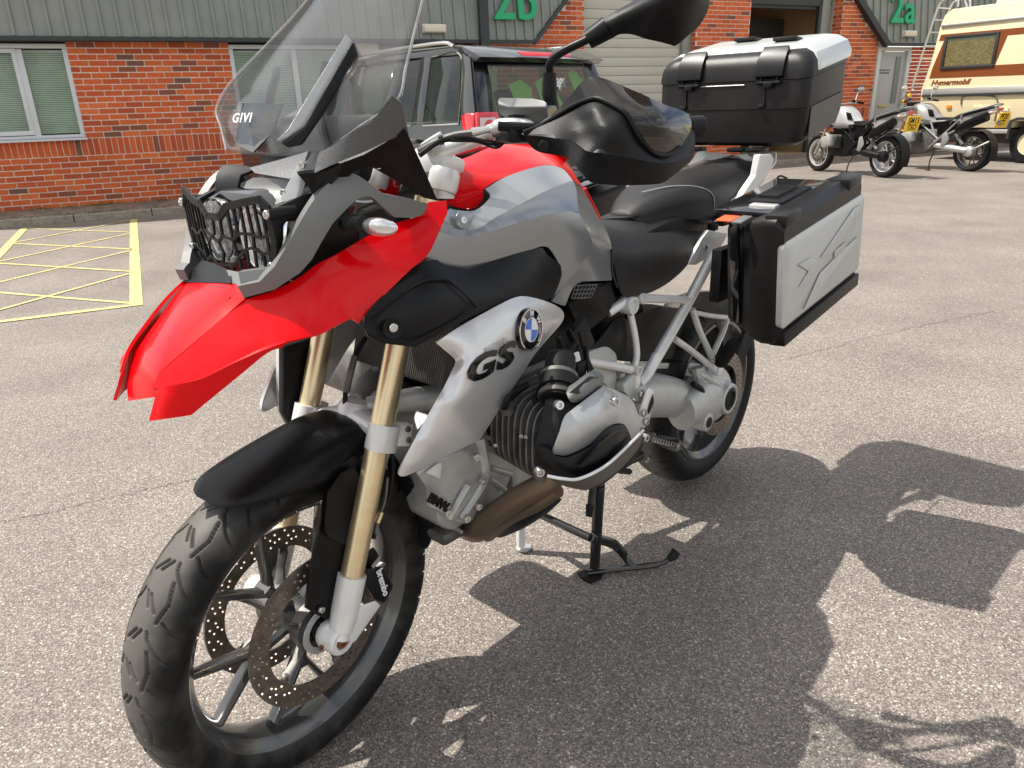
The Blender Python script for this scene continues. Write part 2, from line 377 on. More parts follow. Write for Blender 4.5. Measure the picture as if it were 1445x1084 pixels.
meta(link_bm('car_park_ground', bm, 'asphalt', smooth=False), 'worn pinkish grey asphalt of the car park under the motorcycle', kind='structure')

# thin cracks and pale chips in the surface
M['crack'] = mat('crack_dark', (.085, .075, .062), .9)
def crack(pts, w0, seed):
    r_ = random.Random(seed); P = []
    for a, b in zip(pts, pts[1:]):
        n_ = 26
        for i in range(n_): t = i/n_; P.append(Vector((a[0]+(b[0]-a[0])*t+r_.gauss(0, .008), a[1]+(b[1]-a[1])*t+r_.gauss(0, .008), .0015)))
    bm = bmesh.new(); prev = None
    for i, p in enumerate(P):
        d_ = (P[min(i+1, len(P)-1)]-P[max(i-1, 0)]).normalized(); s_ = Vector((-d_.y, d_.x, 0))*w0*r_.uniform(.25, 1)
        c = (bm.verts.new(p-s_), bm.verts.new(p+s_))
        if prev: bm.faces.new((prev[0], c[0], c[1], prev[1]))
        prev = c
    meta(link_bm('tarmac_crack', bm, 'crack', smooth=False), 'thin crack running across the tarmac', kind='structure')
crack([(-1.7577,2.0826,0),(-1.5273,2.2028,0),(-1.2952,2.326,0),(-1.1002,2.4092,0)], .0018, 1)
crack([(-.3097,1.5254,0),(-.1881,1.3484,0),(-.1334,1.2408,0),(-.1131,1.129,0)], .0014, 2)
crack([(1.3353,3.4655,0),(2.0649,3.8771,0),(2.8686,4.2294,0),(3.5626,4.4873,0)], .0022, 3)

# ============================================================ brick industrial unit
def bmat():
    m = bpy.data.materials.new('brick'); m.use_nodes = True; t = m.node_tree; n = t.nodes; b = n['Principled BSDF']; L = t.links.new
    oi = n.new('ShaderNodeObjectInfo'); ge = n.new('ShaderNodeNewGeometry'); ad = n.new('ShaderNodeMath'); ad.operation = 'ADD'
    L(oi.outputs['Random'], ad.inputs[0]); L(ge.outputs['Random Per Island'], ad.inputs[1]); fr = n.new('ShaderNodeMath'); fr.operation = 'FRACT'; L(ad.outputs[0], fr.inputs[0])
    cr = n.new('ShaderNodeValToRGB'); el = cr.color_ramp.elements; cr.color_ramp.interpolation = 'CONSTANT'
    el[0].position = 0; el[0].color = (.66, .13, .032, 1); el[1].position = .3; el[1].color = (.60, .112, .03, 1)
    for p, c in ((.52, (.55, .10, .03, 1)), (.70, (.72, .16, .045, 1)), (.78, (.46, .082, .028, 1)), (.90, (.27, .082, .045, 1)), (.96, (.20, .085, .055, 1))):
        e = el.new(p); e.color = c
    L(fr.outputs[0], cr.inputs[0])
    tc = n.new('ShaderNodeTexCoord'); nz = n.new('ShaderNodeTexNoise'); nz.inputs['Scale'].default_value = 45; nz.inputs['Detail'].default_value = 6; L(tc.outputs['Object'], nz.inputs['Vector'])
    mr = n.new('ShaderNodeMapRange'); mr.inputs[1].default_value = .3; mr.inputs[2].default_value = .7; mr.inputs[3].default_value = .78; mr.inputs[4].default_value = 1.15; L(nz.outputs[0], mr.inputs[0])
    mx = n.new('ShaderNodeMix'); mx.data_type = 'RGBA'; mx.blend_type = 'MULTIPLY'; mx.inputs[0].default_value = 1; L(cr.outputs[0], mx.inputs[6]); L(mr.outputs[0], mx.inputs[7]); L(mx.outputs[2], b.inputs['Base Color'])
    b.inputs['Roughness'].default_value = .85; bp = n.new('ShaderNodeBump'); bp.inputs['Strength'].default_value = .5; bp.inputs['Distance'].default_value = .003; L(nz.outputs[0], bp.inputs['Height']); L(bp.outputs[0], b.inputs['Normal']); return m
M['brick'] = bmat()
M['mortar'] = mat('mortar', (.72, .66, .56), .9, noise=.12, nscale=40, bump=.4, bscale=120)
M['clad'] = mat('grey_green_cladding', (.23, .245, .21), .45, noise=.06, nscale=3)
M['trim'] = mat('dark_trim', (.028, .032, .032), .5)
M['upvc'] = mat('pale_window_frame', (.62, .63, .64), .4)
M['blind'] = mat('blind_slat', (.78, .84, .76), .5)
M['glass_d'] = glassmat('window_glass', (.05, .06, .05), .02, .06, (.88, .93, .88), 6, .5)
M['shutter'] = mat('beige_shutter', (.50, .48, .40), .5, noise=.04, nscale=2)
M['green'] = mat('green_letter', (.0, .36, .13), .35)
M['concrete'] = mat('pavement_concrete', (.19, .155, .115), .9, noise=.35, nscale=7, bump=.7, bscale=60)
M['kerb'] = mat('kerb_stone', (.30, .26, .20), .85, noise=.25, nscale=15, bump=.5)
M['yellow'] = mat('worn_yellow_paint', (.66, .50, .16), .7, noise=.0, nscale=60)
M['lampd'] = mat('lamp_diffuser', (.72, .66, .50), .5)
M['door_g'] = mat('grey_door', (.42, .44, .43), .45)
M['dark'] = mat('dark_interior', (.04, .035, .028), .8)
bld = meta(empty('industrial_unit', (-5.5039, 10.7695, 0), 0.44225), 'long red brick industrial unit with grey green cladding, units 2b and 2a', 'building')
# local frame: x along the wall, y = -v (negative towards the camera), z up
def W(u, v, z): return Vector((u, -v, z))
Z1 = 2.115
def wall_piece(u0, u1, z0, z1, v, t=.2):
    bm = bmesh.new(); add_box(bm, ((u0+u1)/2, -v+t/2, (z0+z1)/2), (u1-u0, t, z1-z0)); return bm
wall = link_bm('brick_wall', wall_piece(-4, 7.66, -.2, .97, -.004, .3), 'mortar', bld, False)
pieces = [(-.222, 1.80, .97, 2.3), (3.6, 4.0, .97, 2.3), (5.66, 7.66, .97, 2.3)]
for a, b, c, d_ in pieces:
    bmw = bmesh.new(); add_box(bmw, ((a+b)/2, .004+.1, (c+d_)/2), (b-a, .2, d_-c)); link_bm('brick_wall', bmw, 'mortar', bld, False)
bricks = []   # (u centre, v, z centre, length, height, axis)
def course_bricks(u0, u1, zc, off, v, L=.225, bl=.213, bh=.062):
    k = math.floor((u0-off)/L)
    while off+k*L < u1:
        a, b = max(u0, off+k*L+.006), min(u1, off+(k+1)*L-.006)
        if b-a > .03: bricks.append(((a+b)/2, v, zc, b-a, bh))
        k += 1
def panel_bricks(regions, v):
    for u0, u1, z0, z1 in regions:
        for k in range(-32, 40):
            zc = Z1-(k-1)*.075+.0375-.0
            if 17 <= k <= 19:
                if k == 18 and z0 < zc < z1:
                    a = u0+.004
                    while a+.065 < u1+.01: bricks.append((a+.0325, v, zc, .065, .215)); a += .075
                continue
            if zc-.03 < z0 or zc+.03 > z1: continue
            course_bricks(u0, u1, zc, (0 if k % 2 == 0 else .1125)-(.035 if k > 19 else 0), v)
panel_bricks([(-2.6, 1.80, .03, .78), (-.222, 1.80, .97, 2.2), (1.80, 3.2, .03, .78)], 0)
panel_bricks([(-2.625, 3.3, .74, 1.0)], 0)
panel_bricks([(6.0, 7.68, .05, 3.6)], 0)
# pillars right of each door (face proud of the doors)
for c, z_ in (((6.66, .154, 2.9), (1.98, .3, 1.3)), ((10.74, .304, 2.0), (1.28, .6, 4.2)), ((14.40, .304, 2.0), (1.14, .6, 4.2))):
    bmw = bmesh.new(); add_box(bmw, c, z_); link_bm('brick_pillar', bmw, 'mortar', bld, False)
panel_bricks([(10.10, 11.38, .05, 4.08), (13.83, 14.97, .05, 4.08), (16.04, 19.5, .05, 2.2)], 0)
side_b = []
for u in (10.10, 13.83):
    for k in range(-20, 28):
        zc = Z1-(k-1)*.075+.0375
        if zc < .1: continue
        if 17 <= k <= 19: continue
        for dv in ((.06, .11), (.18, .11)) if k % 2 else ((.11, .215),): side_b.append((u, -dv[0]-.01, zc, dv[1]))
bricks = [b for b in bricks if not (6.0 < b[0] < 7.7 and b[2] < 2.2 and False)]
def cl_line(u): return 2.21+(u-6.67)*(.665/.64) # diagonal edge of cladding, unit 2b
bricks = [b for b in bricks if not (5.9 < b[0] < 7.7 and b[2] > max(2.16, cl_line(b[0]-.02)))]
def cl_line2(u): return 2.24+(15.03-u)*(.82/.844)
bricks = [b for b in bricks if not (13.8 < b[0] < 15.0 and b[2] > cl_line2(b[0]+.06))]
seen = []
for b in bricks:
    key = (round(b[0], 3), round(b[2], 3))
    seen.append((key, b))
bricks = list(dict(seen).values())
cu_, cv_ = 4.15, 11.7
def vis(b): return -1.5 < b[0] < 1.86
bricks.sort(key=lambda b: (not vis(b), math.hypot(b[0]+1, 11)))
bmesh_cache = {}
def brick_mesh(L, h):
    key = (round(L, 2), round(h, 2))
    if key not in bmesh_cache:
        bm = bmesh.new(); add_box(bm, (0, 0, 0), (L, .09, h)); 
        me = bpy.data.meshes.new('brick'); bm.to_mesh(me); bm.free(); me.materials.append(M['brick']); bmesh_cache[key] = me
    return bmesh_cache[key]
near, rest = bricks[:299], bricks[299:]
rnd = random.Random(5)
for b in near:
    o = bpy.data.objects.new('brick', brick_mesh(b[3], b[4])); COL.objects.link(o); o.parent = wall
    o.location = (b[0], .045-rnd.uniform(0, .0035), b[2]+rnd.uniform(-.0012, .0012)); o.rotation_euler = (0, rnd.uniform(-.003, .003), 0)
bm = bmesh.new()
for b in rest: add_box(bm, (b[0], .045-rnd.uniform(0, .003), b[2]+rnd.uniform(-.001, .001)), (b[3], .09, b[4]))
for u, v, z, L_ in side_b: add_box(bm, (u-.004+.045, -v, z), (.09, L_, .065))
meta(link_bm('bricks_beyond', bm, 'brick', wall, False), kind='stuff')
# windows with blinds
def window(u0, u1, mull, z0=.975, z1=2.165):
    wn_ = empty('window', (0, 0, 0), 0, bld)
    bm = bmesh.new(); f = .055
    for a, b, c, d_ in ((u0, u1, z1-f, z1), (u0, u0+f, z0+.05, z1-f-.001), (u1-f, u1, z0+.05, z1-f-.001), (u0, u1, z0+.03, z0+.05+f*.4)): add_box(bm, ((a+b)/2, .035, (c+d_)/2), (b-a, .07, d_-c), None, .004)
    for m_ in mull: add_box(bm, (m_, .03, (z0+z1)/2), (.075, .07, z1-z0-.13), None, .004)
    link_bm('window_frame', bm, 'upvc', wn_)
    bm = bmesh.new(); add_box(bm, ((u0+u1)/2, -.02, z0+.012), (u1-u0+.04, .16, .028), None, .004); link_bm('window_sill', bm, 'upvc', wn_)
    ed = [u0]+list(mull)+[u1]
    for a, b in zip(ed, ed[1:]):
        bm = bmesh.new(); g = .035; add_box(bm, ((a+b)/2, .045, (z0+z1)/2), (b-a-g*2+.02, .004, z1-z0-.14)); link_bm('pane', bm, 'glass_d', wn_, False)
        if b == mull[-1] and a != u0:
            bm = bmesh.new()
            for p, q, r, s_ in ((a+.05, b-.03, z1-.11, z1-.06), (a+.05, b-.03, z0+.08, z0+.135), (b-.085, b-.033, z0+.13, z1-.1)): add_box(bm, ((p+q)/2, .012, (r+s_)/2), (q-p, .05, s_-r), None, .003)
            link_bm('casement', bm, 'upvc', wn_)
        bm = bmesh.new(); n_ = int((z1-z0-.16)/.023)
        for i in range(n_): add_box(bm, ((a+b)/2, .09, z0+.1+.023*i), (b-a-.075, .022, .0016), Matrix.Rotation(R(52), 3, 'X'))
        meta(link_bm('blind_slats', bm, 'blind', wn_, False), kind='stuff')
        bm = bmesh.new(); add_box(bm, ((a+b)/2, .085, z1-.085), (b-a-.08, .03, .022)); link_bm('blind_rail', bm, 'upvc', wn_)
        for s_ in (-.3, .3): tube('blind_cord', [((a+b)/2+s_*(b-a), .075, z0+.08), ((a+b)/2+s_*(b-a), .075, z1-.08)], .0015, 'upvc', wn_, 5, False)
window(-2.55, -.222, (-1.62, -.772)); window(1.80, 3.6, (2.70,))
bm = bmesh.new(); add_box(bm, (0, 1.2, 1.2), (10, .05, 2.6)); link_bm('room_back_wall', bm, 'dark', bld, False)
# cladding: tilted panels with standing ribs, gutter trim
TILT = .13
def cv(z, v0=.15): return v0-(z-2.2)*TILT
def clad_panel(u0, u1, z0a, z0b, z1=5.4, v0=.15):
    bm = bmesh.new(); P = [W(u0+.012, cv(z0a, v0), z0a), W(u1-.012, cv(z0b, v0), z0b), W(u1-.012, cv(z1, v0), z1), W(u0+.012, cv(z1, v0), z1)]
    add_hull(bm, P, [p+Vector((0, .03, 0)) for p in P]); o = link_bm('cladding_panel', bm, 'clad', bld, False)
    bm = bmesh.new(); P = [W(u1-.022, cv(z0b, v0)+.028, z0b+.012), W(u1+.010, cv(z0b, v0)+.028, z0b+.012), W(u1+.010, cv(z1, v0)+.028, z1), W(u1-.022, cv(z1, v0)+.028, z1)]
    add_hull(bm, P, [p+Vector((0, .05, 0)) for p in P]); link_bm('panel_rib', bm, 'clad', o, False)
u = -2.95
while u < 5.62: clad_panel(u, u+.2, 2.235, 2.235); u += .2
u = 5.80
while u < 7.3:
    z = lambda x: max(2.24, cl_line(x)+.02)
    clad_panel(u, u+.17, z(u), z(u+.17)); u += .17
u = 14.0
while u < 19.6:
    z = lambda x: max(2.27, cl_line2(x)+.02)
    clad_panel(u, u+.21, z(u), z(u+.21)); u += .21
def bar(name, pts, w_, t, m='trim'):
    bm = bmesh.new()
    for a, b in zip(pts, pts[1:]):
        a, b = Vector(a), Vector(b); dr = (b-a).normalized(); nx = Vector((0, -1, 0)); sd = dr.cross(nx).normalized(); nx = sd.cross(dr)
        add_box(bm, (a+b)/2, (w_, t, (b-a).length+w_*.3), Matrix((sd, nx, dr)).transposed())
    return link_bm(name, bm, m, bld, False)
bar('cladding_trim', [W(-3, .15, 2.215), W(5.60, .15, 2.215)], .05, .10)
bar('cladding_trim', [W(5.80, .155, 2.215), W(6.62, .155, 2.215)], .05, .10)
bar('cladding_trim', [W(6.62, .155, 2.205), W(7.69, .02, 3.30)], .06, .10)
bar('cladding_trim', [W(15.0, .155, 2.225), W(19.6, .155, 2.225)], .07, .10)
bar('cladding_trim', [W(15.03, .16, 2.22), W(13.83, .02, 3.38)], .12, .12)
bar('soffit', [W(-3, .06, 2.195), W(5.60, .06, 2.195)], .012, .2)
bar('downpipe', [W(5.70, .20, 2.0), W(5.72, .05, 5.4)], .15, .10, 'trim')
# recessed dark shop front between the brick and the downpipe
bm = bmesh.new(); add_box(bm, (4.83, .35, 1.2), (1.66, .06, 2.3)); link_bm('grey_shutter', bm, 'trim', bld, False)
bm = bmesh.new(); add_box(bm, (5.75, -.005, 2.12), (.9, .02, .11)); link_bm('red_panel', bm, 'red', bld, False)
bm = bmesh.new(); add_box(bm, (4.83, .30, 2.06), (1.66, .05, .22)); link_bm('shutter_box', bm, 'clad', bld, False)
# roller door, unit 2b
for k in range(26):
    bm = bmesh.new(); add_box(bm, (8.79, .20, .22+.155*k), (2.20, .04, .150), None, .006); link_bm('shutter_slat', bm, 'shutter', bld)
bm = bmesh.new(); add_box(bm, (10.0, .16, 2.2), (.20, .10, 4.2), None, .005); add_box(bm, (9.895, .15, 2.2), (.03, .03, 4.2)); link_bm('door_frame', bm, 'clad', bld)
# open door, dark workshop inside
bm = bmesh.new()
add_box(bm, (12.5, 3.2, 2), (3.0, .1, 4.6)); add_box(bm, (11.32, 1.7, 2), (.1, 3.0, 4.6)); add_box(bm, (13.74, 1.9, 2), (.1, 3.0, 4.6)); add_box(bm, (12.5, 1.6, 4.2), (2.6, 3.2, .1)); add_box(bm, (12.5, 1.6, .05), (2.6, 3.2, .1))
M['tan'] = mat('workshop_wall', (.42, .27, .13), .8); link_bm('workshop_interior', bm, 'tan', bld, False)
bm = bmesh.new(); add_box(bm, (11.75, 1.2, 1.5), (.5, .6, 1.9)); add_box(bm, (13.0, 1.4, 2.45), (1.15, .1, .75)); add_box(bm, (13.1, 1.0, 1.3), (.8, .5, 1.3)); link_bm('workshop_cabinet', bm, 'dark', bld, False)
bm = bmesh.new(); add_box(bm, (12.5, .45, 3.20), (2.4, .5, .5)); add_box(bm, (12.5, .3, 2.93), (2.3, .08, .08)); link_bm('door_header', bm, 'trim', bld, False)
bm = bmesh.new(); add_box(bm, (13.56, .25, 2.2), (.22, .12, 4.2), None, .005); link_bm('door_frame', bm, 'clad', bld); bm = bmesh.new(); add_box(bm, (13.41, .24, 2.2), (.07, .08, 4.2)); link_bm('door_track', bm, 'trim', bld)
for w_, z in (('MOTORCYCLE', 2.66), ('SERVICING 2022', 2.58)): text('shop_lettering', w_, .085, 'shutter', bld, Matrix.Translation((13.05, 1.34, z)) @ Matrix.Rotation(R(90), 4, 'X'), align='CENTER')
for o in [o for o in bld.children if o.name.startswith('shop_lettering')]: bpy.data.objects.remove(o)
# unit numbers
def unit_no(s_, u, z, sz): 
    return text('unit_number', s_, sz, 'green', bld, Matrix.Translation((u, -(cv(z)+.075), z)) @ Matrix.Rotation(R(90-7), 4, 'X'), ext=.02, bold=.012, sx=1.0, space=1.05)
unit_no('2b', 6.285, 2.79, .80); unit_no('2a', 15.42, 2.88, .80)
# bulkhead lamps
for u, z in ((4.86, 2.395), (15.65, 2.43)):
    bm = bmesh.new(); add_box(bm, (u, -.21, z), (.36, .07, .11), None, .015); o = link_bm('bulkhead_lamp', bm, 'lampd', bld); bm = bmesh.new(); add_box(bm, (u, -.165, z), (.38, .03, .125), None, .004); link_bm('lamp_base', bm, 'upvc', o)
# personnel door, unit 2a
dr_ = empty('entrance_door', (0, 0, 0), 0, bld)
bm = bmesh.new()
for a, b, c, d_ in ((14.99, 15.09, .1, 2.18), (15.93, 16.03, .1, 2.18), (15.09, 15.93, 2.10, 2.18)): add_box(bm, ((a+b)/2, .03, (c+d_)/2), (b-a, .10, d_-c), None, .004)
link_bm('door_frame', bm, 'upvc', dr_); bm = bmesh.new(); add_box(bm, (15.51, .05, 1.1), (.83, .04, 1.98), None, .003); leaf_ = link_bm('door_leaf', bm, 'door_g', dr_)
M['reed'] = mat('wired_glass', (.16, .20, .18), .15)
bm = bmesh.new(); add_box(bm, (15.70, .022, 1.52), (.16, .02, .95)); link_bm('door_glazing', bm, 'reed', dr_, False)
bm = bmesh.new(); add_box(bm, (15.38, .02, .99), (.26, .02, .055), None, .003); M['brass'] = mat('brass', (.45, .38, .14), .4, metal=.6); link_bm('letter_plate', bm, 'brass', dr_)
for w_, z in (('MOTORCYCLE', 1.72), ('TECHNICIAN', 1.665)): text('door_lettering', w_, .05, 'gloss', dr_, Matrix.Translation((15.31, .027, z)) @ Matrix.Rotation(R(90), 4, 'X'), bold=.001)
bm = bmesh.new(); add_box(bm, (16.02, -.02, 1.9), (.02, .03, .1)); add_box(bm, (15.97, .0, 1.1), (.03, .06, .12)); link_bm('door_handle', bm, 'steel', dr_)
# body of the building behind the front
bm = bmesh.new(); add_box(bm, (8.2, 4.6, 2.7), (22.6, 2.2, 5.4)); add_box(bm, (8.2, 2.6, 5.36), (22.6, 4.4, .15)); add_box(bm, (3.6, .9, 3.9), (13.0, .1, 2.8)); add_box(bm, (16.8, .95, 4.0), (5.4, .1, 2.6)); add_box(bm, (10.4, .45, 4.6), (7.3, .1, 1.5)); link_bm('main_building', bm, 'clad', bld, False)

# ============================================================ pavement, kerb, yellow hatching
root_w = Matrix.Translation((-5.5039, 10.7695, 0)) @ Matrix.Rotation(0.44225, 4, 'Z')
def wobj(name, bm, m, label=None, kind=None, cat=None, smooth=False):
    bm.transform(root_w); o = link_bm(name, bm, m, None, smooth); meta(o, label, cat, None, kind); return o
bm = bmesh.new(); add_hull(bm, [(-6, .01, .105), (30, .01, .105), (30, -.84, .085), (-6, -.86, .085)], [(-6, .01, -.05), (30, .01, -.05), (30, -.84, -.05), (-6, -.86, -.05)]); wobj('pavement', bm, 'concrete', kind='structure')
kp = meta(empty('kerb'), kind='structure')
x = -6.0; me = None
while x < 14:
    if me is None:
        bm = bmesh.new(); add_box(bm, (0, 0, 0), (.905, .13, .16), None, .012); me = bpy.data.meshes.new('kerb_stone'); bm.to_mesh(me); bm.free(); me.materials.append(M['kerb'])
    o = bpy.data.objects.new('kerb_stone', me); COL.objects.link(o); o.parent = kp; o.matrix_local = root_w @ Matrix.Translation((x+.455, -.925, .012+rnd.uniform(-.004, .004))) @ Matrix.Rotation(rnd.uniform(-.004, .004), 4, 'Z'); x += .915
# painted box: outer lines and the zigzag inside
def yl(a, b, w_): 
    a, b = Vector(a), Vector(b); d_ = (b-a).normalized(); s_ = Vector((-d_.y, d_.x))*w_/2
    return [a-s_, b-s_, b+s_, a+s_]
LN = [((.17, 1.2), (.17, 6.42), .085), ((-1.04, 1.2), (-1.04, 6.42), .085), ((-1.04, 6.39), (.2, 6.39), .07), ((-1.04, 1.22), (.17, 1.22), .03)]
for k in range(4):
    y0 = 1.25+k*1.28; LN += [((-1.02, y0), (.15, y0+1.26-.02), .04), ((.15, y0+.02), (-1.02, y0+1.26), .04)]
ym = M['yellow'].node_tree; b = ym.nodes['Principled BSDF']; nz = ym.nodes.new('ShaderNodeTexNoise'); nz.inputs['Scale'].default_value = 9; nz.inputs['Detail'].default_value = 9; nz.inputs['Roughness'].default_value = .8
tc = ym.nodes.new('ShaderNodeTexCoord'); ym.links.new(tc.outputs['Object'], nz.inputs['Vector']); cr = ym.nodes.new('ShaderNodeValToRGB')
cr.color_ramp.elements[0].position = .38; cr.color_ramp.elements[0].color = (.36, .30, .20, 1); cr.color_ramp.elements[1].position = .56; cr.color_ramp.elements[1].color = (.62, .50, .17, 1)
ym.links.new(nz.outputs[0], cr.inputs[0]); ym.links.new(cr.outputs[0], b.inputs['Base Color'])
hb = meta(empty('yellow_hatching'), kind='structure')
for i, (a, b, w_) in enumerate(LN):
    bm = bmesh.new(); q = yl(a, b, w_); z = .004+.0006*(i % 3); vs = [bm.verts.new(root_w @ Vector((p.x, -p.y, z))) for p in q]; bm.faces.new(vs); link_bm('painted_line', bm, 'yellow', hb, False)
# weeds along the wall foot
M['weed'] = mat('weed_leaf', (.12, .17, .03), .6, noise=.3, nscale=30); M['straw'] = mat('dry_grass', (.38, .30, .14), .7)
rw_ = random.Random(11)
for nm, n_, m_ in (('weeds', 420, 'weed'), ('dry_weeds', 300, 'straw')):
    bm = bmesh.new(); cl = [rw_.uniform(-1.4, 1.0) for _ in range(7)]+[-.62, .55]
    for i in range(n_):
        onk = rw_.random() < .35; u = rw_.choice(cl)+rw_.gauss(0, .06) if rw_.random() < .8 else rw_.uniform(-1.5, 1.3); v = (.86 if onk else .03)+rw_.uniform(0, .04); z = .09
        h_ = rw_.uniform(.02, .075)*(.6 if onk else 1); a = rw_.uniform(0, 6.28); dx, dy = .012*math.cos(a), .012*math.sin(a); lx, ly = rw_.gauss(0, .03), -abs(rw_.gauss(0, .02))
        f = [bm.verts.new((u-dx*.5, -v-dy*.5, z)), bm.verts.new((u+dx*.5, -v+dy*.5, z)), bm.verts.new((u+lx, -v+ly, z+h_))]; bm.faces.new(f)
    wobj(nm, bm, m_, 'small weeds growing along the foot of the brick wall' if nm == 'weeds' else 'dry grass tufts along the wall and kerb', kind='stuff', cat='weeds')

# ============================================================ dark estate car seen from behind
M['car'] = mat('dark_car_paint', (.022, .022, .023), .2, metal=.4, coat=1)
M['carpillar'] = mat('grey_car_paint', (.04, .04, .038), .25, metal=.3, coat=1)
M['redlamp'] = mat('red_lamp', (.62, .01, .02), .15, coat=1)
M['clearlamp'] = mat('clear_lamp', (.6, .5, .48), .2, coat=1)
M['lime'] = mat('bright_green', (.35, .85, .15), .5)
M['backglass'] = glassmat('clear_tail_glass', (.05, .06, .05), .02, .06, (.72, .76, .72), 5, .6)
CA = R(90+42)
car = meta(empty('parked_car', (-.22, 6.15, 0), CA), 'dark grey estate car parked facing the brick unit, seen from behind', 'car')
# local: x forward, y left, z up; origin on the ground under the rear left corner
def CY(y): return y-.90+.0
prof = [(.10, .42), (.02, .55), (.0, .75), (.02, .92), (.05, 1.12), (.12, 1.30), (.24, 1.56), (.30, 1.66)]
bm = bmesh.new()
def ringx(x, zb, zt, w, wt):  # section across the car
    return [(x, .0, zb), (x, -w*.02, .55), (x, 0, .80), (x, -.02, 1.0), (x, -.04, zt), (x, -1.76, zt), (x, -1.78, 1.0), (x, -1.80, .80), (x, -1.78, .55), (x, -1.80, zb)]
body = [ringx(.08, .40, 1.08, 1, 1), ringx(.0, .45, 1.10, 1, 1), ringx(.12, .30, 1.13, 1, 1), ringx(1.2, .28, 1.12, 1, 1), ringx(2.5, .28, 1.08, 1, 1), ringx(3.3, .28, 1.02, 1, 1), ringx(4.2, .30, .95, 1, 1), ringx(4.5, .40, .80, 1, 1)]
V = [[bm.verts.new(p) for p in r] for r in body]
for a, b in zip(V, V[1:]):
    for i in range(10): bm.faces.new((a[i], a[(i+1) % 10], b[(i+1) % 10], b[i]))
bm.faces.new(V[0]); bm.faces.new(V[-1][::-1])
for e in [e for e in bm.edges if e.calc_length() > 0]: pass
link_bm('car_body', bm, 'car', car, ang=40)
bm = bmesh.new()   # roof and pillars
add_hull(bm, [(.22, -.17, 1.64), (.22, -1.63, 1.64), (.40, -1.60, 1.70), (1.5, -1.58, 1.72), (2.5, -1.56, 1.66), (2.6, -1.54, 1.62), (2.6, -.26, 1.62), (2.5, -.24, 1.66), (1.5, -.22, 1.72), (.40, -.20, 1.70)],
         [(.22, -.16, 1.60), (.22, -1.64, 1.60), (.40, -1.61, 1.63), (1.5, -1.60, 1.65), (2.5, -1.58, 1.60), (2.6, -1.55, 1.57), (2.6, -.25, 1.57), (2.5, -.22, 1.60), (1.5, -.20, 1.65), (.40, -.19, 1.63)], bev=.008)
link_bm('roof', bm, 'carpillar', car)
def quadp(name, P, off, m, par=car, bev=.004): return slab(name, P, off, m, par, bev)
for sgn, y0, y1 in ((1, -.035, -.185), (-1, -1.765, -1.615)):
    o_ = Vector((0, -.05*sgn, 0))
    quadp('rear_pillar', [(.05, y0, 1.10), (.26, y1, 1.645), (.36, y1+.003, 1.655), (.25, y0, 1.10)], o_, 'carpillar')
    quadp('side_glass', [(.26, y0+.0, 1.12), (.37, y1, 1.62), (.77, y1, 1.63), (.75, y0, 1.10)], o_*.2, 'carglass')
    quadp('middle_pillar', [(.755, y0, 1.10), (.775, y1, 1.64), (.92, y1, 1.65), (.91, y0, 1.10)], o_, 'car')
    quadp('side_glass', [(.915, y0, 1.10), (.925, y1, 1.63), (1.82, y1, 1.61), (1.9, y0, 1.08)], o_*.2, 'carglass')
    quadp('middle_pillar', [(1.9, y0, 1.08), (1.83, y1, 1.62), (2.0, y1, 1.62), (2.1, y0, 1.08)], o_, 'car')
    quadp('side_glass', [(2.1, y0, 1.08), (2.02, y1, 1.6), (2.5, y1, 1.57), (2.98, y0, 1.06)], o_*.2, 'carglass')
    tube('roof_rail', [(.45, y1+.005*sgn, 1.70), (.7, y1+.02*sgn, 1.735), (2.2, y1+.02*sgn, 1.71), (2.45, y1, 1.66)], .016, 'steel', car, 8)
    tube('glass_trim', [(.255, y0+.004*sgn, 1.11), (.365, y1+.005*sgn, 1.62), (.77, y1+.005*sgn, 1.635)], .005, 'castd', car, 6)
    tube('glass_trim', [(.255, y0+.004*sgn, 1.105), (.75, y0+.004*sgn, 1.092)], .008, 'steel', car, 6)
    tube('glass_trim', [(.92, y0+.004*sgn, 1.095), (1.9, y0+.004*sgn, 1.07)], .008, 'steel', car, 6)
quadp('windscreen', [(2.98, -.06, 1.06), (2.98, -1.74, 1.06), (2.58, -1.55, 1.58), (2.58, -.25, 1.58)], (-.01, 0, 0), 'carglass')
# tailgate: frame, glass, spoiler with high brake light
quadp('tailgate', [(-.004, -.12, .60), (-.004, -1.68, .60), (.03, -1.70, 1.06), (.03, -.10, 1.06)], (.03, 0, 0), 'car')
fr_o = [(.028, -.05, 1.07), (.028, -1.75, 1.07), (.235, -1.62, 1.60), (.235, -.18, 1.60)]
def TGp(u, v): return Vector(fr_o[0]).lerp(Vector(fr_o[1]), u).lerp(Vector(fr_o[3]).lerp(Vector(fr_o[2]), u), v)
for q in (((0, 0), (.13, 0), (.10, 1), (0, 1)), ((.87, 0), (1, 0), (1, 1), (.90, 1)), ((.13, 0), (.87, 0), (.875, .12), (.128, .12)), ((.103, .88), (.897, .88), (.90, 1), (.10, 1))): slab('tailgate_frame', [TGp(*p) for p in q], (-.012, 0, .002), 'gloss', car, .003)
gl_ = [(.045, -.26, 1.13), (.045, -1.54, 1.13), (.07, -1.58, 1.2), (.19, -1.50, 1.53), (.205, -1.42, 1.56), (.205, -.42, 1.56), (.19, -.32, 1.53), (.07, -.22, 1.2)]
M['tail_glass'] = mat('tinted_tail_glass', (.05, .06, .052), .05, coat=1)
slab('tailgate_glass', [(p[0]-.028, p[1], p[2]) for p in gl_], (.006, 0, 0), 'backglass', car)
for poly in ([(.30, .30), (.62, .90), (.70, .88), (.50, .20)],):
    pass
def tg(u, v, o=.012): return (.045+.16*v-.01-o-.02, -.24-1.32*u, 1.13+.43*v)
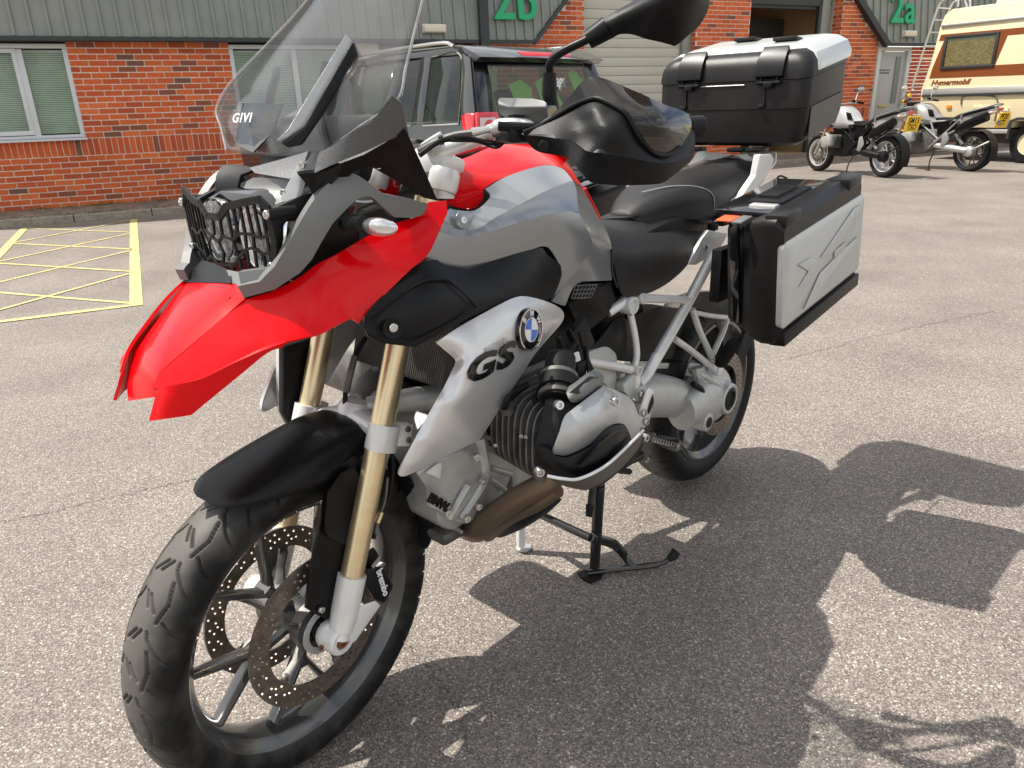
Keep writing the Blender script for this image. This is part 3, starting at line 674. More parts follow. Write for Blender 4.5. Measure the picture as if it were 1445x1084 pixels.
for P in ([(.02, .1), (.07, .02), (.08, .55), (.03, .6)], [(.20, .12), (.30, .0), (.36, .02), (.42, .55), (.34, .72), (.22, .62), (.24, .4)], [(.50, .0), (.70, .02), (.64, .5), (.56, .78), (.46, .66)], [(.82, .5), (.90, .5), (.93, .72), (.86, .9), (.80, .84)]):
    slab('green_shape', [tg(*p) for p in P], (.002, 0, 0), 'lime', car, 0)
for o in [o for o in car.children if o.name.startswith('green_shape')]: o.name = 'green_glass_shape'; o.location.x = .09  # flat bright green shapes set just behind the tail glass
tx_ = text('sign_lettering', 'rage', .14, 'white', car, Matrix(((.35, 0, -1, .10), (-1, 0, 0, -1.05), (0, 1, 0, 1.42), (0, 0, 0, 1))), bold=.004)
bm = bmesh.new(); add_box(bm, (.35, -.52, 1.16), (.12, .42, .36), None, .05); add_box(bm, (.35, -1.28, 1.14), (.12, .42, .32), None, .05); add_box(bm, (.9, -.5, 1.2), (.12, .40, .36), None, .05); add_box(bm, (.9, -1.2, 1.2), (.12, .40, .36), None, .05); add_box(bm, (1.6, -.9, .95), (2.2, 1.6, .1)); link_bm('seats', bm, 'dark', car)
quadp('rear_spoiler', [(.10, -.16, 1.60), (.10, -1.64, 1.60), (.36, -1.62, 1.70), (.36, -.18, 1.70)], (.06, 0, -.035), 'car', bev=.01)
slab('high_brake_light', [(.098, -.62, 1.612), (.098, -1.18, 1.612), (.14, -1.22, 1.648), (.14, -.58, 1.648)], (-.012, 0, 0), 'redlamp', car, .003)
# rear lamps
slab('rear_lamp', [(.02, .004, 1.17), (.10, .008, 1.19), (.17, .006, 1.17), (.15, .008, .80), (.05, .008, .78)], (-.02, -.16, 0), 'redlamp', car, .01)
slab('rear_lamp', [(-.012, -.005, 1.19), (-.012, -.22, 1.19), (-.016, -.28, 1.06), (-.016, -.20, .78), (-.012, -.005, .78)], (.03, 0, 0), 'redlamp', car, .008)
for z, m_, r_ in ((1.07, 'redlamp', .065), (.92, 'clearlamp', .055)): lathe('lamp_lens', [(.0001, .012), (r_*.7, .012), (r_, .0)], (-.02, -.13, z), (-1, 0, 0), m_, car, 24)
slab('lamp_surround', [(-.019, -.03, 1.15), (-.019, -.19, 1.15), (-.021, -.23, 1.05), (-.021, -.18, .82), (-.019, -.03, .82)], (.003, 0, 0), 'clearlamp', car, .004)
bm = bmesh.new(); add_box(bm, (.88, .015, .97), (.18, .03, .035), None, .008); link_bm('door_handle', bm, 'castd', car)
bm = bmesh.new(); add_box(bm, (1.11, -.0, .7), (.006, .006, .75)); link_bm('door_gap', bm, 'dark', car)
tube('rear_wiper', [(.02, -.9, 1.09), (.02, -.6, 1.12), (.03, -.35, 1.14)], .008, 'black', car, 6)
for x, y in ((.75, -.10), (.75, -1.70), (3.5, -.10), (3.5, -1.70)):
    bm = bmesh.new(); add_lathe(bm, [(.20, -.1), (.33, -.1), (.355, -.07), (.355, .07), (.33, .1), (.20, .1), (.20, -.1)], (x, y, .355), (0, 1, 0), 36); wh = link_bm('wheel', bm, 'rubber', car)
    bm = bmesh.new(); add_lathe(bm, [(.0001, -.06), (.20, -.06), (.20, .07), (.18, .06), (.05, .05), (.0001, .06)], (x, y, .355), (0, 1 if y > -1 else -1, 0), 24); link_bm('wheel_rim', bm, 'cast', wh)

# ============================================================ cream motorhome
M['cream'] = mat('cream_gelcoat', (.72, .62, .40), .35, coat=.3, noise=.03, nscale=2)
M['brown'] = mat('brown_stripe', (.21, .055, .012), .4, coat=.2)
M['alu'] = mat('aluminium_trim', (.62, .62, .60), .35, metal=.6)
M['curtain'] = mat('patterned_curtain', (.55, .42, .27), .8)
mh = meta(empty('motorhome', (9.2372, 13.5424, 0), R(119.42)), 'cream motorhome with brown stripes and a rear ladder', 'motorhome')
# local x towards the rear of the vehicle, local y = v (outward is where the camera is)
SG = 1
def Mv(u, v, z): return Vector((u, v, z))
prf = [(.60, 2.28), (1.30, 2.30), (1.50, 2.26), (2.40, 2.04), (2.56, 1.97), (2.68, 1.84)]   # (z, rear u) outline of the rear end
side = [Mv(b_, 0, a_) for a_, b_ in [(z, u) for z, u in [(.60, 2.18)]]]
OUT = [(2.12, .60), (2.17, 1.30), (2.06, 1.75), (1.99, 2.40), (1.93, 2.58), (1.80, 2.67), (-3.6, 2.67), (-4.2, 2.2), (-4.3, .60), (-.45, .60), (-.42, .72), (.36, .72), (.38, .60)]
bm = bmesh.new(); add_hull(bm, [(u, 0, z) for u, z in OUT], [(u, -2.05, z) for u, z in OUT], bev=.02); link_bm('coachwork', bm, 'cream', mh)
def onside(name, P, m, t=.003, par=None, bev=0): return slab(name, [(u, .001, z) for u, z in P], (0, t, 0), m, par or mh, bev)
stripe = [(p[0], p[2]) for p in [(1.9404,0,2.249),(0.471,0,2.2208),(0.4529,0,2.131),(0.72,0,2.1366),(0.8462,0,1.6629),(0.3546,0,1.6427),(0.3136,0,1.4393),(2.0376,0,1.4933),(2.0067,0,1.6729),(1.8613,0,2.1458),(1.9609,0,2.1431)]]
stripe = stripe[:1]+[(-3.55, stripe[1][1]), (-3.62, stripe[2][1])]+stripe[3:5]+[(-4.0, stripe[5][1]), (-4.1, stripe[6][1])]+stripe[7:]
onside('brown_stripe', stripe, 'brown')
def mtube(name, P, r, m='alu', v=.02): return tube(name, [(p[0], p[1]+v, p[2]) for p in P], r, m, mh, 10)
for nm, P, hgt in (('gutter_rail', [(1.96,0,2.4084),(0.5051,0,2.3898)], .035), ('side_rail', [(2.1217,0,1.2847),(0.2693,0,1.2193)], .11), ('skirt_trim', [(0.8473,0,0.5456),(0.405,0,0.5424)], .07)):
    a, b = P; bm = bmesh.new(); add_box(bm, ((a[0]+b[0])/2-(.3 if nm != 'skirt_trim' else 0), .012, (a[2]+b[2])/2), (abs(a[0]-b[0])+(.6 if nm != 'skirt_trim' else 0), .03, hgt), None, .006); o = link_bm(nm, bm, 'alu', mh)
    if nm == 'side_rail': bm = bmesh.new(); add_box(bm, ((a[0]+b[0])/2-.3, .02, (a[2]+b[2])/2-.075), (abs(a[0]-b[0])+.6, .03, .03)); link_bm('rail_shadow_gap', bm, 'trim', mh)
wnw = empty('side_window', (0, 0, 0), 0, mh)
WQ = [(1.8234,0,2.1856),(0.8748,0,2.1423),(0.8784,0,1.6466),(1.7951,0,1.6616)]; wq = [(p[0], p[2]) for p in WQ]
u0, u1, z0, z1 = .885, 1.82, 1.66, 2.19
bm = bmesh.new()
for c, s_ in ((((u0+u1)/2, .012, z1), (u1-u0+.06, .03, .05)), (((u0+u1)/2, .012, z0), (u1-u0+.06, .03, .05)), ((u0, .012, (z0+z1)/2), (.05, .03, z1-z0-.02)), ((u1, .012, (z0+z1)/2), (.05, .03, z1-z0-.02))): add_box(bm, c, s_, None, .008)
link_bm('window_frame', bm, 'trim', wnw)
bm = bmesh.new(); add_box(bm, ((u0+u1)/2, .014, (z0+z1)/2), (u1-u0, .003, z1-z0)); link_bm('pane', bm, 'glass_d', wnw, False)
bm = bmesh.new(); add_box(bm, ((u0+u1)/2, .004, z1-.05), (u1-u0-.06, .006, .04)); link_bm('blind_rail', bm, 'alu', wnw, False)
cn = 44; bm = bmesh.new(); vs0 = [bm.verts.new((u0+.03+(u1-u0-.06)*i/cn, -.0+.0045+.0003*math.sin(i*1.3), z0+.03)) for i in range(cn+1)]; vs1 = [bm.verts.new((u0+.03+(u1-u0-.06)*i/cn, -.0+.0045+.0003*math.sin(i*1.3+.4), z1-.07)) for i in range(cn+1)]
for i in range(cn): bm.faces.new((vs0[i], vs0[i+1], vs1[i+1], vs1[i]))
ct = M['curtain'].node_tree; wv_ = ct.nodes.new('ShaderNodeTexBrick'); tcc = ct.nodes.new('ShaderNodeTexCoord'); mp = ct.nodes.new('ShaderNodeMapping'); mp.inputs['Rotation'].default_value = (R(90), 0, 0); mp.inputs['Scale'].default_value = (2.6, 4.2, 2.6)
ct.links.new(tcc.outputs['Object'], mp.inputs[0]); ct.links.new(mp.outputs[0], wv_.inputs[0]); wv_.inputs['Color1'].default_value = (.80, .58, .34, 1); wv_.inputs['Color2'].default_value = (.46, .28, .14, 1); wv_.inputs['Mortar'].default_value = (.22, .11, .05, 1); wv_.inputs['Mortar Size'].default_value = .05
ct.links.new(wv_.outputs[0], ct.nodes['Principled BSDF'].inputs['Base Color'])
link_bm('curtain', bm, 'curtain', wnw)
tp0, tp1 = [(1.9279,0,1.4049),(1.3105,0,1.4028)]
text('motorhome_lettering', 'Hymermobil', .13, 'brown', mh, Matrix(((-1, 0, 0, (tp0[0]+tp1[0])/2), (0, 0, 1, .004), (0, 1, 0, 1.405), (0, 0, 0, 1))), ext=.002, bold=.004, shear=.3, sx=1.12)
# ladder
bm = bmesh.new()
for dv in (.05, -.33):
    add_tube(bm, [(2.30, -.05+dv, 1.28), (2.36, -.05+dv, 1.33), (2.30, -.05+dv, 1.7), (2.17, -.05+dv, 2.35), (2.08, -.05+dv, 2.74), (1.98, -.05+dv, 2.84), (1.75, -.05+dv, 2.84), (1.70, -.05+dv, 2.70)], .018, 8)
for z, u in ((1.40, 2.35), (1.62, 2.315), (1.85, 2.27), (2.08, 2.225), (2.31, 2.18), (2.52, 2.135), (2.72, 2.09)): add_tube(bm, [(u, .0, z), (u, -.38, z)], .014, 8, False)
link_bm('ladder', bm, 'alu', mh)
bm = bmesh.new(); add_box(bm, (.0, -.3, 2.70), (2.2, .35, .10), None, .02); link_bm('roof_box', bm, 'clearlamp', mh)
tube('roof_rack', [(1.6, -.1, 2.68), (1.55, -.1, 2.85), (.4, -.1, 2.85)], .018, 'alu', mh, 8)
tube('service_hatch', [tuple(p[:3]) for p in [(1.3223,0.012,1.0003),(1.3317,0.012,1.0828),(1.2724,0.012,1.158),(0.7885,0.012,1.1457),(0.686,0.012,1.0694),(0.6572,0.012,0.9632),(0.6653,0.012,0.7233)]], .012, 'castd', mh, 8)
bm = bmesh.new(); add_box(bm, (.53, .03, .80), (.16, .06, .28), None, .01); link_bm('vent_box', bm, 'cream', mh)
slab('hatch_vent', [(1.1, .002, 1.0), (.80, .002, 1.0), (.80, .002, .93), (1.1, .002, .93)], (0, .004, 0), 'cream', mh, .001)
bm = bmesh.new(); add_box(bm, (1.55, .015, .97), (.09, .03, .07), None, .01); M['amber'] = mat('amber_lens', (.8, .25, .02), .2, coat=1); link_bm('side_marker', bm, 'amber', mh)
bm = bmesh.new(); add_box(bm, (-1.2, -1.0, .45), (5.6, 1.7, .24)); link_bm('underbody', bm, 'dark', mh, False)
for u in (.06, -3.2):
    for v in (-.17, -1.88):
        bm = bmesh.new(); add_lathe(bm, [(.19, -.09), (.31, -.09), (.335, -.06), (.335, .06), (.31, .09), (.19, .09), (.19, -.09)], (u, v, .335), (0, 1, 0), 36); wh = link_bm('wheel', bm, 'rubber', mh)
        bm = bmesh.new(); add_lathe(bm, [(.0001, .02), (.05, .05), (.10, .04), (.14, .03), (.18, .07), (.20, .09), (.20, .07)], (u, v, .335), (0, 1 if v > -1 else -1, 0), 28)
        for k in range(12): add_lathe(bm, [(.0001, 0), (.012, 0), (.012, .004), (.0001, .004)], (u+.15*math.cos(k*.5236), v+.045, .335+.15*math.sin(k*.5236)), (0, 1, 0), 8)
        link_bm('wheel_rim', bm, 'cream', wh)
onside('wheel_arch', [(-.42, .42), (-.46, .60), (-.42, .735), (-.30, .78), (.28, .78), (.40, .73), (.43, .60), (.41, .42), (.37, .42), (.36, .70), (.26, .74), (-.28, .74), (-.38, .70), (-.39, .42)], 'trim', .02)

# ============================================================ two parked motorcycles further back
M['whitep'] = mat('white_paint', (.34, .34, .33), .25, coat=1); M['silverp'] = mat('warm_silver_paint', (.30, .29, .27), .3, metal=.5, coat=1)
M['plate_y'] = mat('yellow_plate', (.85, .52, .02), .4)
def far_bike(loc, hd, label, plate1, plate2, kind):
    r = meta(empty('parked_motorcycle', loc, hd), label, 'motorcycle', 'motorcycles parked in the background')
    white = kind == 0; eng = 'black' if white else 'castd'; paint = 'whitep' if white else 'silverp'
    def P(name, bm, m, par=r): return link_bm(name, bm, m, par)
    for x, R0, wd, nm in ((1.5, .315, .12, 'front_wheel'), (0, .32, .18, 'rear_wheel')):
        w_ = empty(nm, (x, 0, R0), 0, r)
        bm = bmesh.new(); add_lathe(bm, [(R0-.09, -wd*.4), (R0-.04, -wd*.5), (R0-.012, -wd*.36), (R0, 0), (R0-.012, wd*.36), (R0-.04, wd*.5), (R0-.09, wd*.4), (R0-.10, 0), (R0-.09, -wd*.4)], (0, 0, 0), (0, 1, 0), 48); P('tyre', bm, 'rubber', w_)
        bm = bmesh.new(); k_ = R0-.088; add_lathe(bm, [(k_, -wd*.42), (k_-.02, -wd*.36), (k_-.035, 0), (k_-.02, wd*.36), (k_, wd*.42), (k_+.004, 0), (k_, -wd*.42)], (0, 0, 0), (0, 1, 0), 48); add_lathe(bm, [(.0001, -.06), (.05, -.05), (.05, .05), (.0001, .06)], (0, 0, 0), (0, 1, 0), 20)
        for k in range(10):
            a = k*.6283+(.12 if k % 2 else -.12); add_tube(bm, [(.04*math.cos(a), 0, .04*math.sin(a)), (k_*math.cos(a)-.01, 0, k_*math.sin(a))], [.014, .009], 6, False)
        P('rim', bm, 'alu' if white else 'rim', w_)
        for y in ((.06, -.06) if x else (-.07,)):
            bm = bmesh.new(); add_lathe(bm, [(.10, y), (.15, y), (.15, y+.005), (.10, y+.005), (.10, y)], (0, 0, 0), (0, 1, 0), 32); P('brake_disc', bm, 'disc', w_)
    bm = bmesh.new()
    for y in (.1, -.1): add_tube(bm, [(1.5, y, .31), (1.40, y, .52)], .028, 10, False)
    P('fork_slider', bm, 'farframe' if white else 'cast')
    bm = bmesh.new()
    for y in (.1, -.1): add_tube(bm, [(1.42, y, .48), (1.20, y, .98)], .022, 10, False)
    P('fork_tube', bm, 'gold')
    loft('fuel_tank', [[(x, -w_, z0), (x, -w_*.7, z1-.03), (x, 0, z1), (x, w_*.7, z1-.03), (x, w_, z0), (x, 0, z0-.05)] for x, w_, z0, z1 in ((1.28, .08, .86, .96), (1.18, .17, .80, 1.04), (1.02, .21, .76, 1.07), (.86, .19, .76, 1.01), (.72, .14, .76, .90), (.62, .08, .78, .85))], paint, r, 3, sub=3, ang=60)
    bm = bmesh.new(); add_hull(bm, [(1.15, .12, .84), (.60, .11, .84), (.25, .10, .84), (.30, .10, .60), (.60, .12, .58), (1.12, .12, .62)], [(1.15, -.12, .84), (.60, -.11, .84), (.25, -.10, .84), (.30, -.10, .60), (.60, -.12, .58), (1.12, -.12, .62)], bev=.02); P('airbox', bm, 'black')
    slab('side_cover', [(.66, .125, .80), (.30, .115, .84), (.26, .115, .70), (.50, .125, .62)], (0, .01, 0), 'matte', r, .004)
    bm = bmesh.new(); add_tube(bm, [(.30, .10, .60), (.12, .12, .42)], .03, 10, False); P('shock', bm, 'castd')
    slab('knee_pad', [(.82, .165, .98), (.74, .14, .96), (.70, .12, .86), (.78, .15, .86)], (0, .012, 0), 'black', r, .004)
    slab('tank_side', [(1.28, .17, .80), (1.10, .22, .74), (.86, .20, .76), (.72, .14, .80), (.95, .19, .86)], (0, -.02, 0), 'black' if white else 'grey', r, .004)
    loft('seat', [[(x, -w_, z0), (x, -w_*.8, z1), (x, 0, z1+.01), (x, w_*.8, z1), (x, w_, z0), (x, 0, z0-.02)] for x, w_, z0, z1 in ((.72, .09, .78, .84), (.58, .13, .76, .82), (.40, .15, .78, .83), (.26, .13, .84, .90), (.05, .12, .90, .96), (-.15, .09, .96, 1.00), (-.20, .05, .97, .99))], 'fabric', r, 3, sub=3, ang=60)
    bm = bmesh.new()
    for y in (.13, -.13): add_tube(bm, [(.22, y, .84), (.20, y, .90), (.0, y, .955), (-.28, y*.8, 1.03)], .013, 8)
    add_tube(bm, [(-.28, .10, 1.03), (-.30, 0, 1.04), (-.28, -.10, 1.03)], .013, 8)
    P('grab_rail', bm, 'farframe')
    loft('tail_section', [[(x, -w_, z0), (x, -w_, z1), (x, w_, z1), (x, w_, z0)] for x, w_, z0, z1 in ((.40, .13, .70, .80), (.10, .11, .78, .88), (-.20, .07, .90, .96), (-.32, .05, .94, .98))], 'farframe' if not white else 'cast', r, 1, cat=False)
    bm = bmesh.new(); add_box(bm, (-.33, 0, .965), (.04, .09, .04), None, .01); P('tail_lamp', bm, 'redlamp')
    for y in (.15, -.15):
        bm = bmesh.new(); add_tube(bm, [(-.30, y*.4, .93), (-.30, y, .92)], .012, 8, False); add_box(bm, (-.30, y*1.15, .92), (.06, .08, .035), None, .012); P('indicator', bm, 'clearlamp')
    bm = bmesh.new()
    for a, b in (((.95, .14, .76), (.55, .15, .50)), ((.55, .15, .50), (.25, .13, .80)), ((.95, .14, .76), (.30, .13, .80)), ((.75, .14, .78), (.60, .15, .52)), ((.55, .15, .50), (.70, .15, .36)), ((1.15, .05, .95), (.95, .14, .76)), ((.62, .15, .46), (.10, .13, .74))):
        add_tube(bm, [a, b], .015, 8, False); add_tube(bm, [(a[0], -a[1], a[2]), (b[0], -b[1], b[2])], .015, 8, False)
    P('frame_tubes', bm, 'black' if white else 'farframe')
    bm = bmesh.new(); add_hull(bm, [(1.20, .13, .66), (.62, .13, .66), (.58, .13, .36), (.80, .13, .28), (1.10, .13, .28), (1.22, .13, .42)], [(1.20, -.13, .66), (.62, -.13, .66), (.58, -.13, .36), (.80, -.13, .28), (1.10, -.13, .28), (1.22, -.13, .42)], bev=.02); P('engine_block', bm, eng)
    for s_ in (1, -1):
        bm = bmesh.new()
        for k in range(6): add_box(bm, (.98, s_*(.15+.022*k), .53), (.20, .008, .20), None, .003)
        add_box(bm, (.98, s_*.21, .53), (.14, .14, .14)); P('cylinder', bm, 'castd')
        bm = bmesh.new(); add_box(bm, (.99, s_*.33, .53), (.22, .12, .18), Matrix.Rotation(R(15), 3, 'Y'), .035); P('cylinder_head', bm, 'cast')
    bm = bmesh.new(); add_tube(bm, [(.62, .10, .40), (.30, .13, .36), (.02, .13, .33)], [.05, .055, .05], 12); add_lathe(bm, [(.0001, -.06), (.085, -.06), (.08, .02), (.04, .04), (.0001, .04)], (0, .12, .32), (0, 1, 0), 24); add_tube(bm, [(-.02, .14, .32), (-.16, .14, .40), (-.30, .10, .48)], .014, 8); P('swingarm', bm, 'black' if white else 'cast')
    bm = bmesh.new(); add_tube(bm, [(.80, -.14, .30), (.40, -.17, .34), (.15, -.19, .50)], .026, 10); P('exhaust_pipe', bm, 'steel')
    bm = bmesh.new(); add_tube(bm, [(.25, .17, .62), (.10, .18, .70), (-.22, .19, .84)], [.035, .055, .055], 14, False, flat=1.2) if white else add_tube(bm, [(.25, .16, .64), (.10, .17, .72), (-.25, .18, .86)], [.035, .06, .06], 14, False, flat=1.2); P('silencer', bm, 'matte')
    slab('heel_guard', [(.46, .17, .60), (.40, .17, .62), (.34, .17, .50), (.42, .17, .38), (.48, .17, .40)], (0, .008, 0), 'farframe', r, .002)
    bm = bmesh.new(); sec = [(.345*math.cos(R(a)), .345*math.sin(R(a))) for a in range(100, 205, 8)]
    V = [[bm.verts.new((c, y, .32+s_)) for y in (-.09, -.05, .05, .09)] for c, s_ in sec]; V2 = [[bm.verts.new((c*.97, y, .32+s_*.97)) for y in (-.09, -.05, .05, .09)] for c, s_ in sec]
    for a in range(len(sec)-1):
        for i in range(3): bm.faces.new((V[a][i], V[a][i+1], V[a+1][i+1], V[a+1][i])); bm.faces.new((V2[a][i+1], V2[a][i], V2[a+1][i], V2[a+1][i+1]))
    P('rear_mudguard', bm, 'black')
    bm = bmesh.new(); sec = [(.34*math.cos(R(a)), .34*math.sin(R(a))) for a in range(40, 135, 8)]
    V = [[bm.verts.new((1.5+c, y, .315+s_)) for y in (-.06, 0, .06)] for c, s_ in sec]
    for a in range(len(sec)-1):
        for i in range(2): bm.faces.new((V[a][i], V[a][i+1], V[a+1][i+1], V[a+1][i]))
    o = P('front_mudguard', bm, paint); o.modifiers.new('s', 'SOLIDIFY').thickness = .006
    bm = bmesh.new(); add_tube(bm, [(1.10, .40, 1.10), (1.12, .30, 1.12), (1.18, .10, 1.10), (1.18, -.10, 1.10), (1.12, -.30, 1.12), (1.10, -.40, 1.10)], .012, 8); P('handlebar', bm, 'farframe')
    for s_ in (1, -1):
        bm = bmesh.new(); add_tube(bm, [(1.12, s_*.30, 1.12), (1.09, s_*.42, 1.10)], .017, 10, False); add_tube(bm, [(1.17, s_*.28, 1.12), (1.16, s_*.42, 1.10)], .007, 6, False); add_box(bm, (1.14, s_*.25, 1.14), (.05, .05, .04), None, .01); P('grip', bm, 'rubber')
        bm = bmesh.new(); add_tube(bm, [(1.13, s_*.27, 1.12), (1.16, s_*.33, 1.24), (1.15, s_*.36, 1.30)], .006, 6); P('mirror_stem', bm, 'farframe')
        bm = bmesh.new(); bmesh.ops.create_uvsphere(bm, u_segments=16, v_segments=8, radius=1); bm.transform(Matrix.Translation((1.15, s_*.39, 1.32)) @ Matrix.Diagonal((.018, .075, .045, 1))); P('mirror', bm, 'chrome')
    bm = bmesh.new(); add_lathe(bm, [(.0001, -.06), (.05, -.05), (.085, 0), (.085, .03), (.0001, .04)], (1.32, 0, .98), (1, 0, .1), 24); add_box(bm, (1.24, 0, 1.05), (.10, .22, .08), None, .02); P('headlight', bm, 'black')
    if not white:
        loft('windscreen', [[(1.44, -.13, 1.02), (1.48, 0, 1.02), (1.44, .13, 1.02)], [(1.34, -.16, 1.18), (1.38, 0, 1.20), (1.34, .16, 1.18)], [(1.20, -.12, 1.36), (1.23, 0, 1.38), (1.20, .12, 1.36)]], 'screen', r, 4, closed_sec=False, sub=4)
        bm = bmesh.new(); add_hull(bm, [(1.55, -.05, .88), (1.55, .05, .88), (1.25, .16, .98), (1.25, -.16, .98)], [(1.50, -.04, .84), (1.50, .04, .84), (1.25, .12, .86), (1.25, -.12, .86)], bev=.008); P('beak', bm, 'black')
        for y in (.16,): lathe('fog_lamp', [(.0001, -.03), (.03, -.03), (.035, 0), (.0001, .006)], (1.20, y, 1.20), (-1, 0, 0), 'plate_y', r, 16); lathe('fog_lamp', [(.0001, -.03), (.03, -.03), (.035, 0), (.0001, .006)], (1.26, .20, 1.10), (-1, 0, 0), 'plate_y', r, 16)
    bm = bmesh.new(); add_tube(bm, [(.62, .10, .30), (.60, .20, .16), (.55, .27, .012)], .011, 8); add_box(bm, (.55, .28, .008), (.06, .06, .012)); P('side_stand', bm, 'black')
    bm = bmesh.new(); add_tube(bm, [(-.30, 0, .92), (-.36, 0, .84)], .015, 8, False); add_box(bm, (-.385, 0, .80), (.008, .27, .225), Matrix.Rotation(R(-14), 3, 'Y'), .002); pl_ = P('number_plate', bm, 'plate_y')
    for s_, z in ((plate1, .850), (plate2, .752)):
        text('plate_lettering', s_, .120, 'gloss', pl_, Matrix.Translation((-.385, 0, .80)) @ Matrix.Rotation(R(-14), 4, 'Y') @ Matrix(((0, 0, -1, -.0062), (-1, 0, 0, 0), (0, 1, 0, z-.80), (0, 0, 0, 1))), bold=.0015, sx=.78)
    if not white:
        bm = bmesh.new(); add_box(bm, (-.395, .115, .765), (.006, .03, .06), Matrix.Rotation(R(-14), 3, 'Y')); link_bm('plate_flag', bm, 'blue', pl_)
    return r
far_bike((6.00, 12.02, 0), math.atan2(1.42, -.48), 'white tanked motorcycle with pale rims and plate SM15 TSO, nearer the brick pillar', 'SM15', 'TSO', 0)
far_bike((7.66, 12.55, 0), math.atan2(1.36, -.62), 'silver motorcycle with clear windscreen and plate PF20 S77, beside the cream motorhome', 'PF20', 'S77', 1)

# ============================================================ the red and grey adventure motorcycle
bike = meta(empty('adventure_motorcycle', (0.5965, 2.2772, 0), -2.32459), 'red and grey adventure motorcycle on its centre stand, filling the foreground', 'motorcycle')
Y = Vector((0, 1, 0))
WN = Vector((-.0989,0.9942,-.0426)).normalized()          # front wheel axle direction (bars slightly turned)
FC = Vector((1.5, 0, .325)); WF = WN.cross(Vector((0, 0, -1))).normalized()
if WF.x < 0: WF = -WF
WU = WN.cross(WF); WU = WU if WU.z > 0 else -WU
def seg_d(px, py, a, b):
    ax, ay = a; bx, by = b; dx, dy = bx-ax, by-ay; t = np.clip(((px-ax)*dx+(py-ay)*dy)/(dx*dx+dy*dy), 0, 1)
    return np.hypot(px-ax-t*dx, py-ay-t*dy)
def tyre(name, R0, Wd, Ri, grooves, npitch, parent, nA=1500, nC=130, phase=0, gw=.0024, depth=.007):
    """rounded tyre, tread grooves cut into the surface; local axis y"""
    half = Wd/2; prof = []
    for i in range(nC+1):
        a = (i/nC-.5)*2; aa = a*R(118)
        y = half*math.sin(min(abs(aa), R(90)+(abs(aa)-R(90))*.9 if abs(aa) > R(90) else abs(aa)))*(1 if a > 0 else -1)
        hgt = R0-(R0-Ri)*.52*(1-math.cos(min(abs(aa), R(90))))
        if abs(aa) > R(90):
            k = (abs(aa)-R(90))/R(28); hgt = R0-(R0-Ri)*(.52+.46*k); y = (half*(1-.22*k*k))*(1 if a > 0 else -1)
        prof.append((hgt, y))
    prof = np.array(prof); s = np.concatenate([[0], np.cumsum(np.hypot(*np.diff(prof, axis=0).T))]); s -= s[nC//2]
    th = np.arange(nA)/nA*2*math.pi; T, S = np.meshgrid(th, s, indexing='ij')
    pit = 2*math.pi/npitch; U = ((T+phase) % pit)/pit; Dm = np.full(T.shape, 9.); arc = pit*R0
    for (p0, p1, side, sh) in grooves:
        for k in (-1, 0, 1, 2):
            for a, b in [(p0, p1)]:
                d = seg_d((U-sh+k)*arc, S*side, (a[0]*arc, a[1]), (b[0]*arc, b[1])); Dm = np.minimum(Dm, d)
    cut = np.clip((gw-Dm)/.0014+.5, 0, 1)*depth
    rr = prof[:, 0][None, :]-cut*np.clip((prof[:, 0]-R0*.8)/(.12*R0), .2, 1)[None, :]
    V = np.stack([rr*np.cos(T), np.broadcast_to(prof[:, 1], T.shape), rr*np.sin(T)], -1).reshape(-1, 3)
    n = nC+1; i = np.arange(nA)[:, None]; j = np.arange(nC)[None, :]; i2 = (i+1) % nA
    F = np.stack([i*n+j, i2*n+j, i2*n+j+1, i*n+j+1], -1).reshape(-1, 4)
    me = bpy.data.meshes.new(name); me.from_pydata(V.tolist(), [], F.tolist())
    o = bpy.data.objects.new(name, me); COL.objects.link(o); o.parent = parent; me.materials.append(M['tyre'])
    me.polygons.foreach_set('use_smooth', [True]*len(me.polygons)); return o
def tyre_mat():
    m = mat('tyre_rubber', (.02, .02, .02), .55, spec=.25, bump=.15, bscale=300); t = m.node_tree; n = t.nodes; b = n['Principled BSDF']
    tc = n.new('ShaderNodeTexCoord'); sp = n.new('ShaderNodeSeparateXYZ'); t.links.new(tc.outputs['Object'], sp.inputs[0])
    c = n.new('ShaderNodeMath'); c.operation = 'ABSOLUTE'; t.links.new(sp.outputs[1], c.inputs[0])
    nz = n.new('ShaderNodeTexNoise'); nz.inputs['Scale'].default_value = 18; nz.inputs['Detail'].default_value = 8; t.links.new(tc.outputs['Object'], nz.inputs['Vector'])
    ad = n.new('ShaderNodeMath'); ad.operation = 'MULTIPLY_ADD'; t.links.new(nz.outputs[0], ad.inputs[0]); ad.inputs[1].default_value = .06; t.links.new(c.outputs[0], ad.inputs[2])
    rp = n.new('ShaderNodeMapRange'); rp.inputs[1].default_value = .05; rp.inputs[2].default_value = .092; rp.inputs[3].default_value = 1; rp.inputs[4].default_value = 0
    t.links.new(ad.outputs[0], rp.inputs[0])
    mx = n.new('ShaderNodeMix'); mx.data_type = 'RGBA'; mx.inputs[6].default_value = (.006, .006, .006, 1); mx.inputs[7].default_value = (.095, .088, .08, 1)
    t.links.new(rp.outputs[0], mx.inputs[0]); t.links.new(mx.outputs[2], b.inputs['Base Color']); return m
M['tyre'] = tyre_mat()
G1 = []
def stroke(pts, side, sh, out): 
    for a, b in zip(pts, pts[1:]): out.append(((a[0]/20, a[1]/1000), (b[0]/20, b[1]/1000), side, sh))
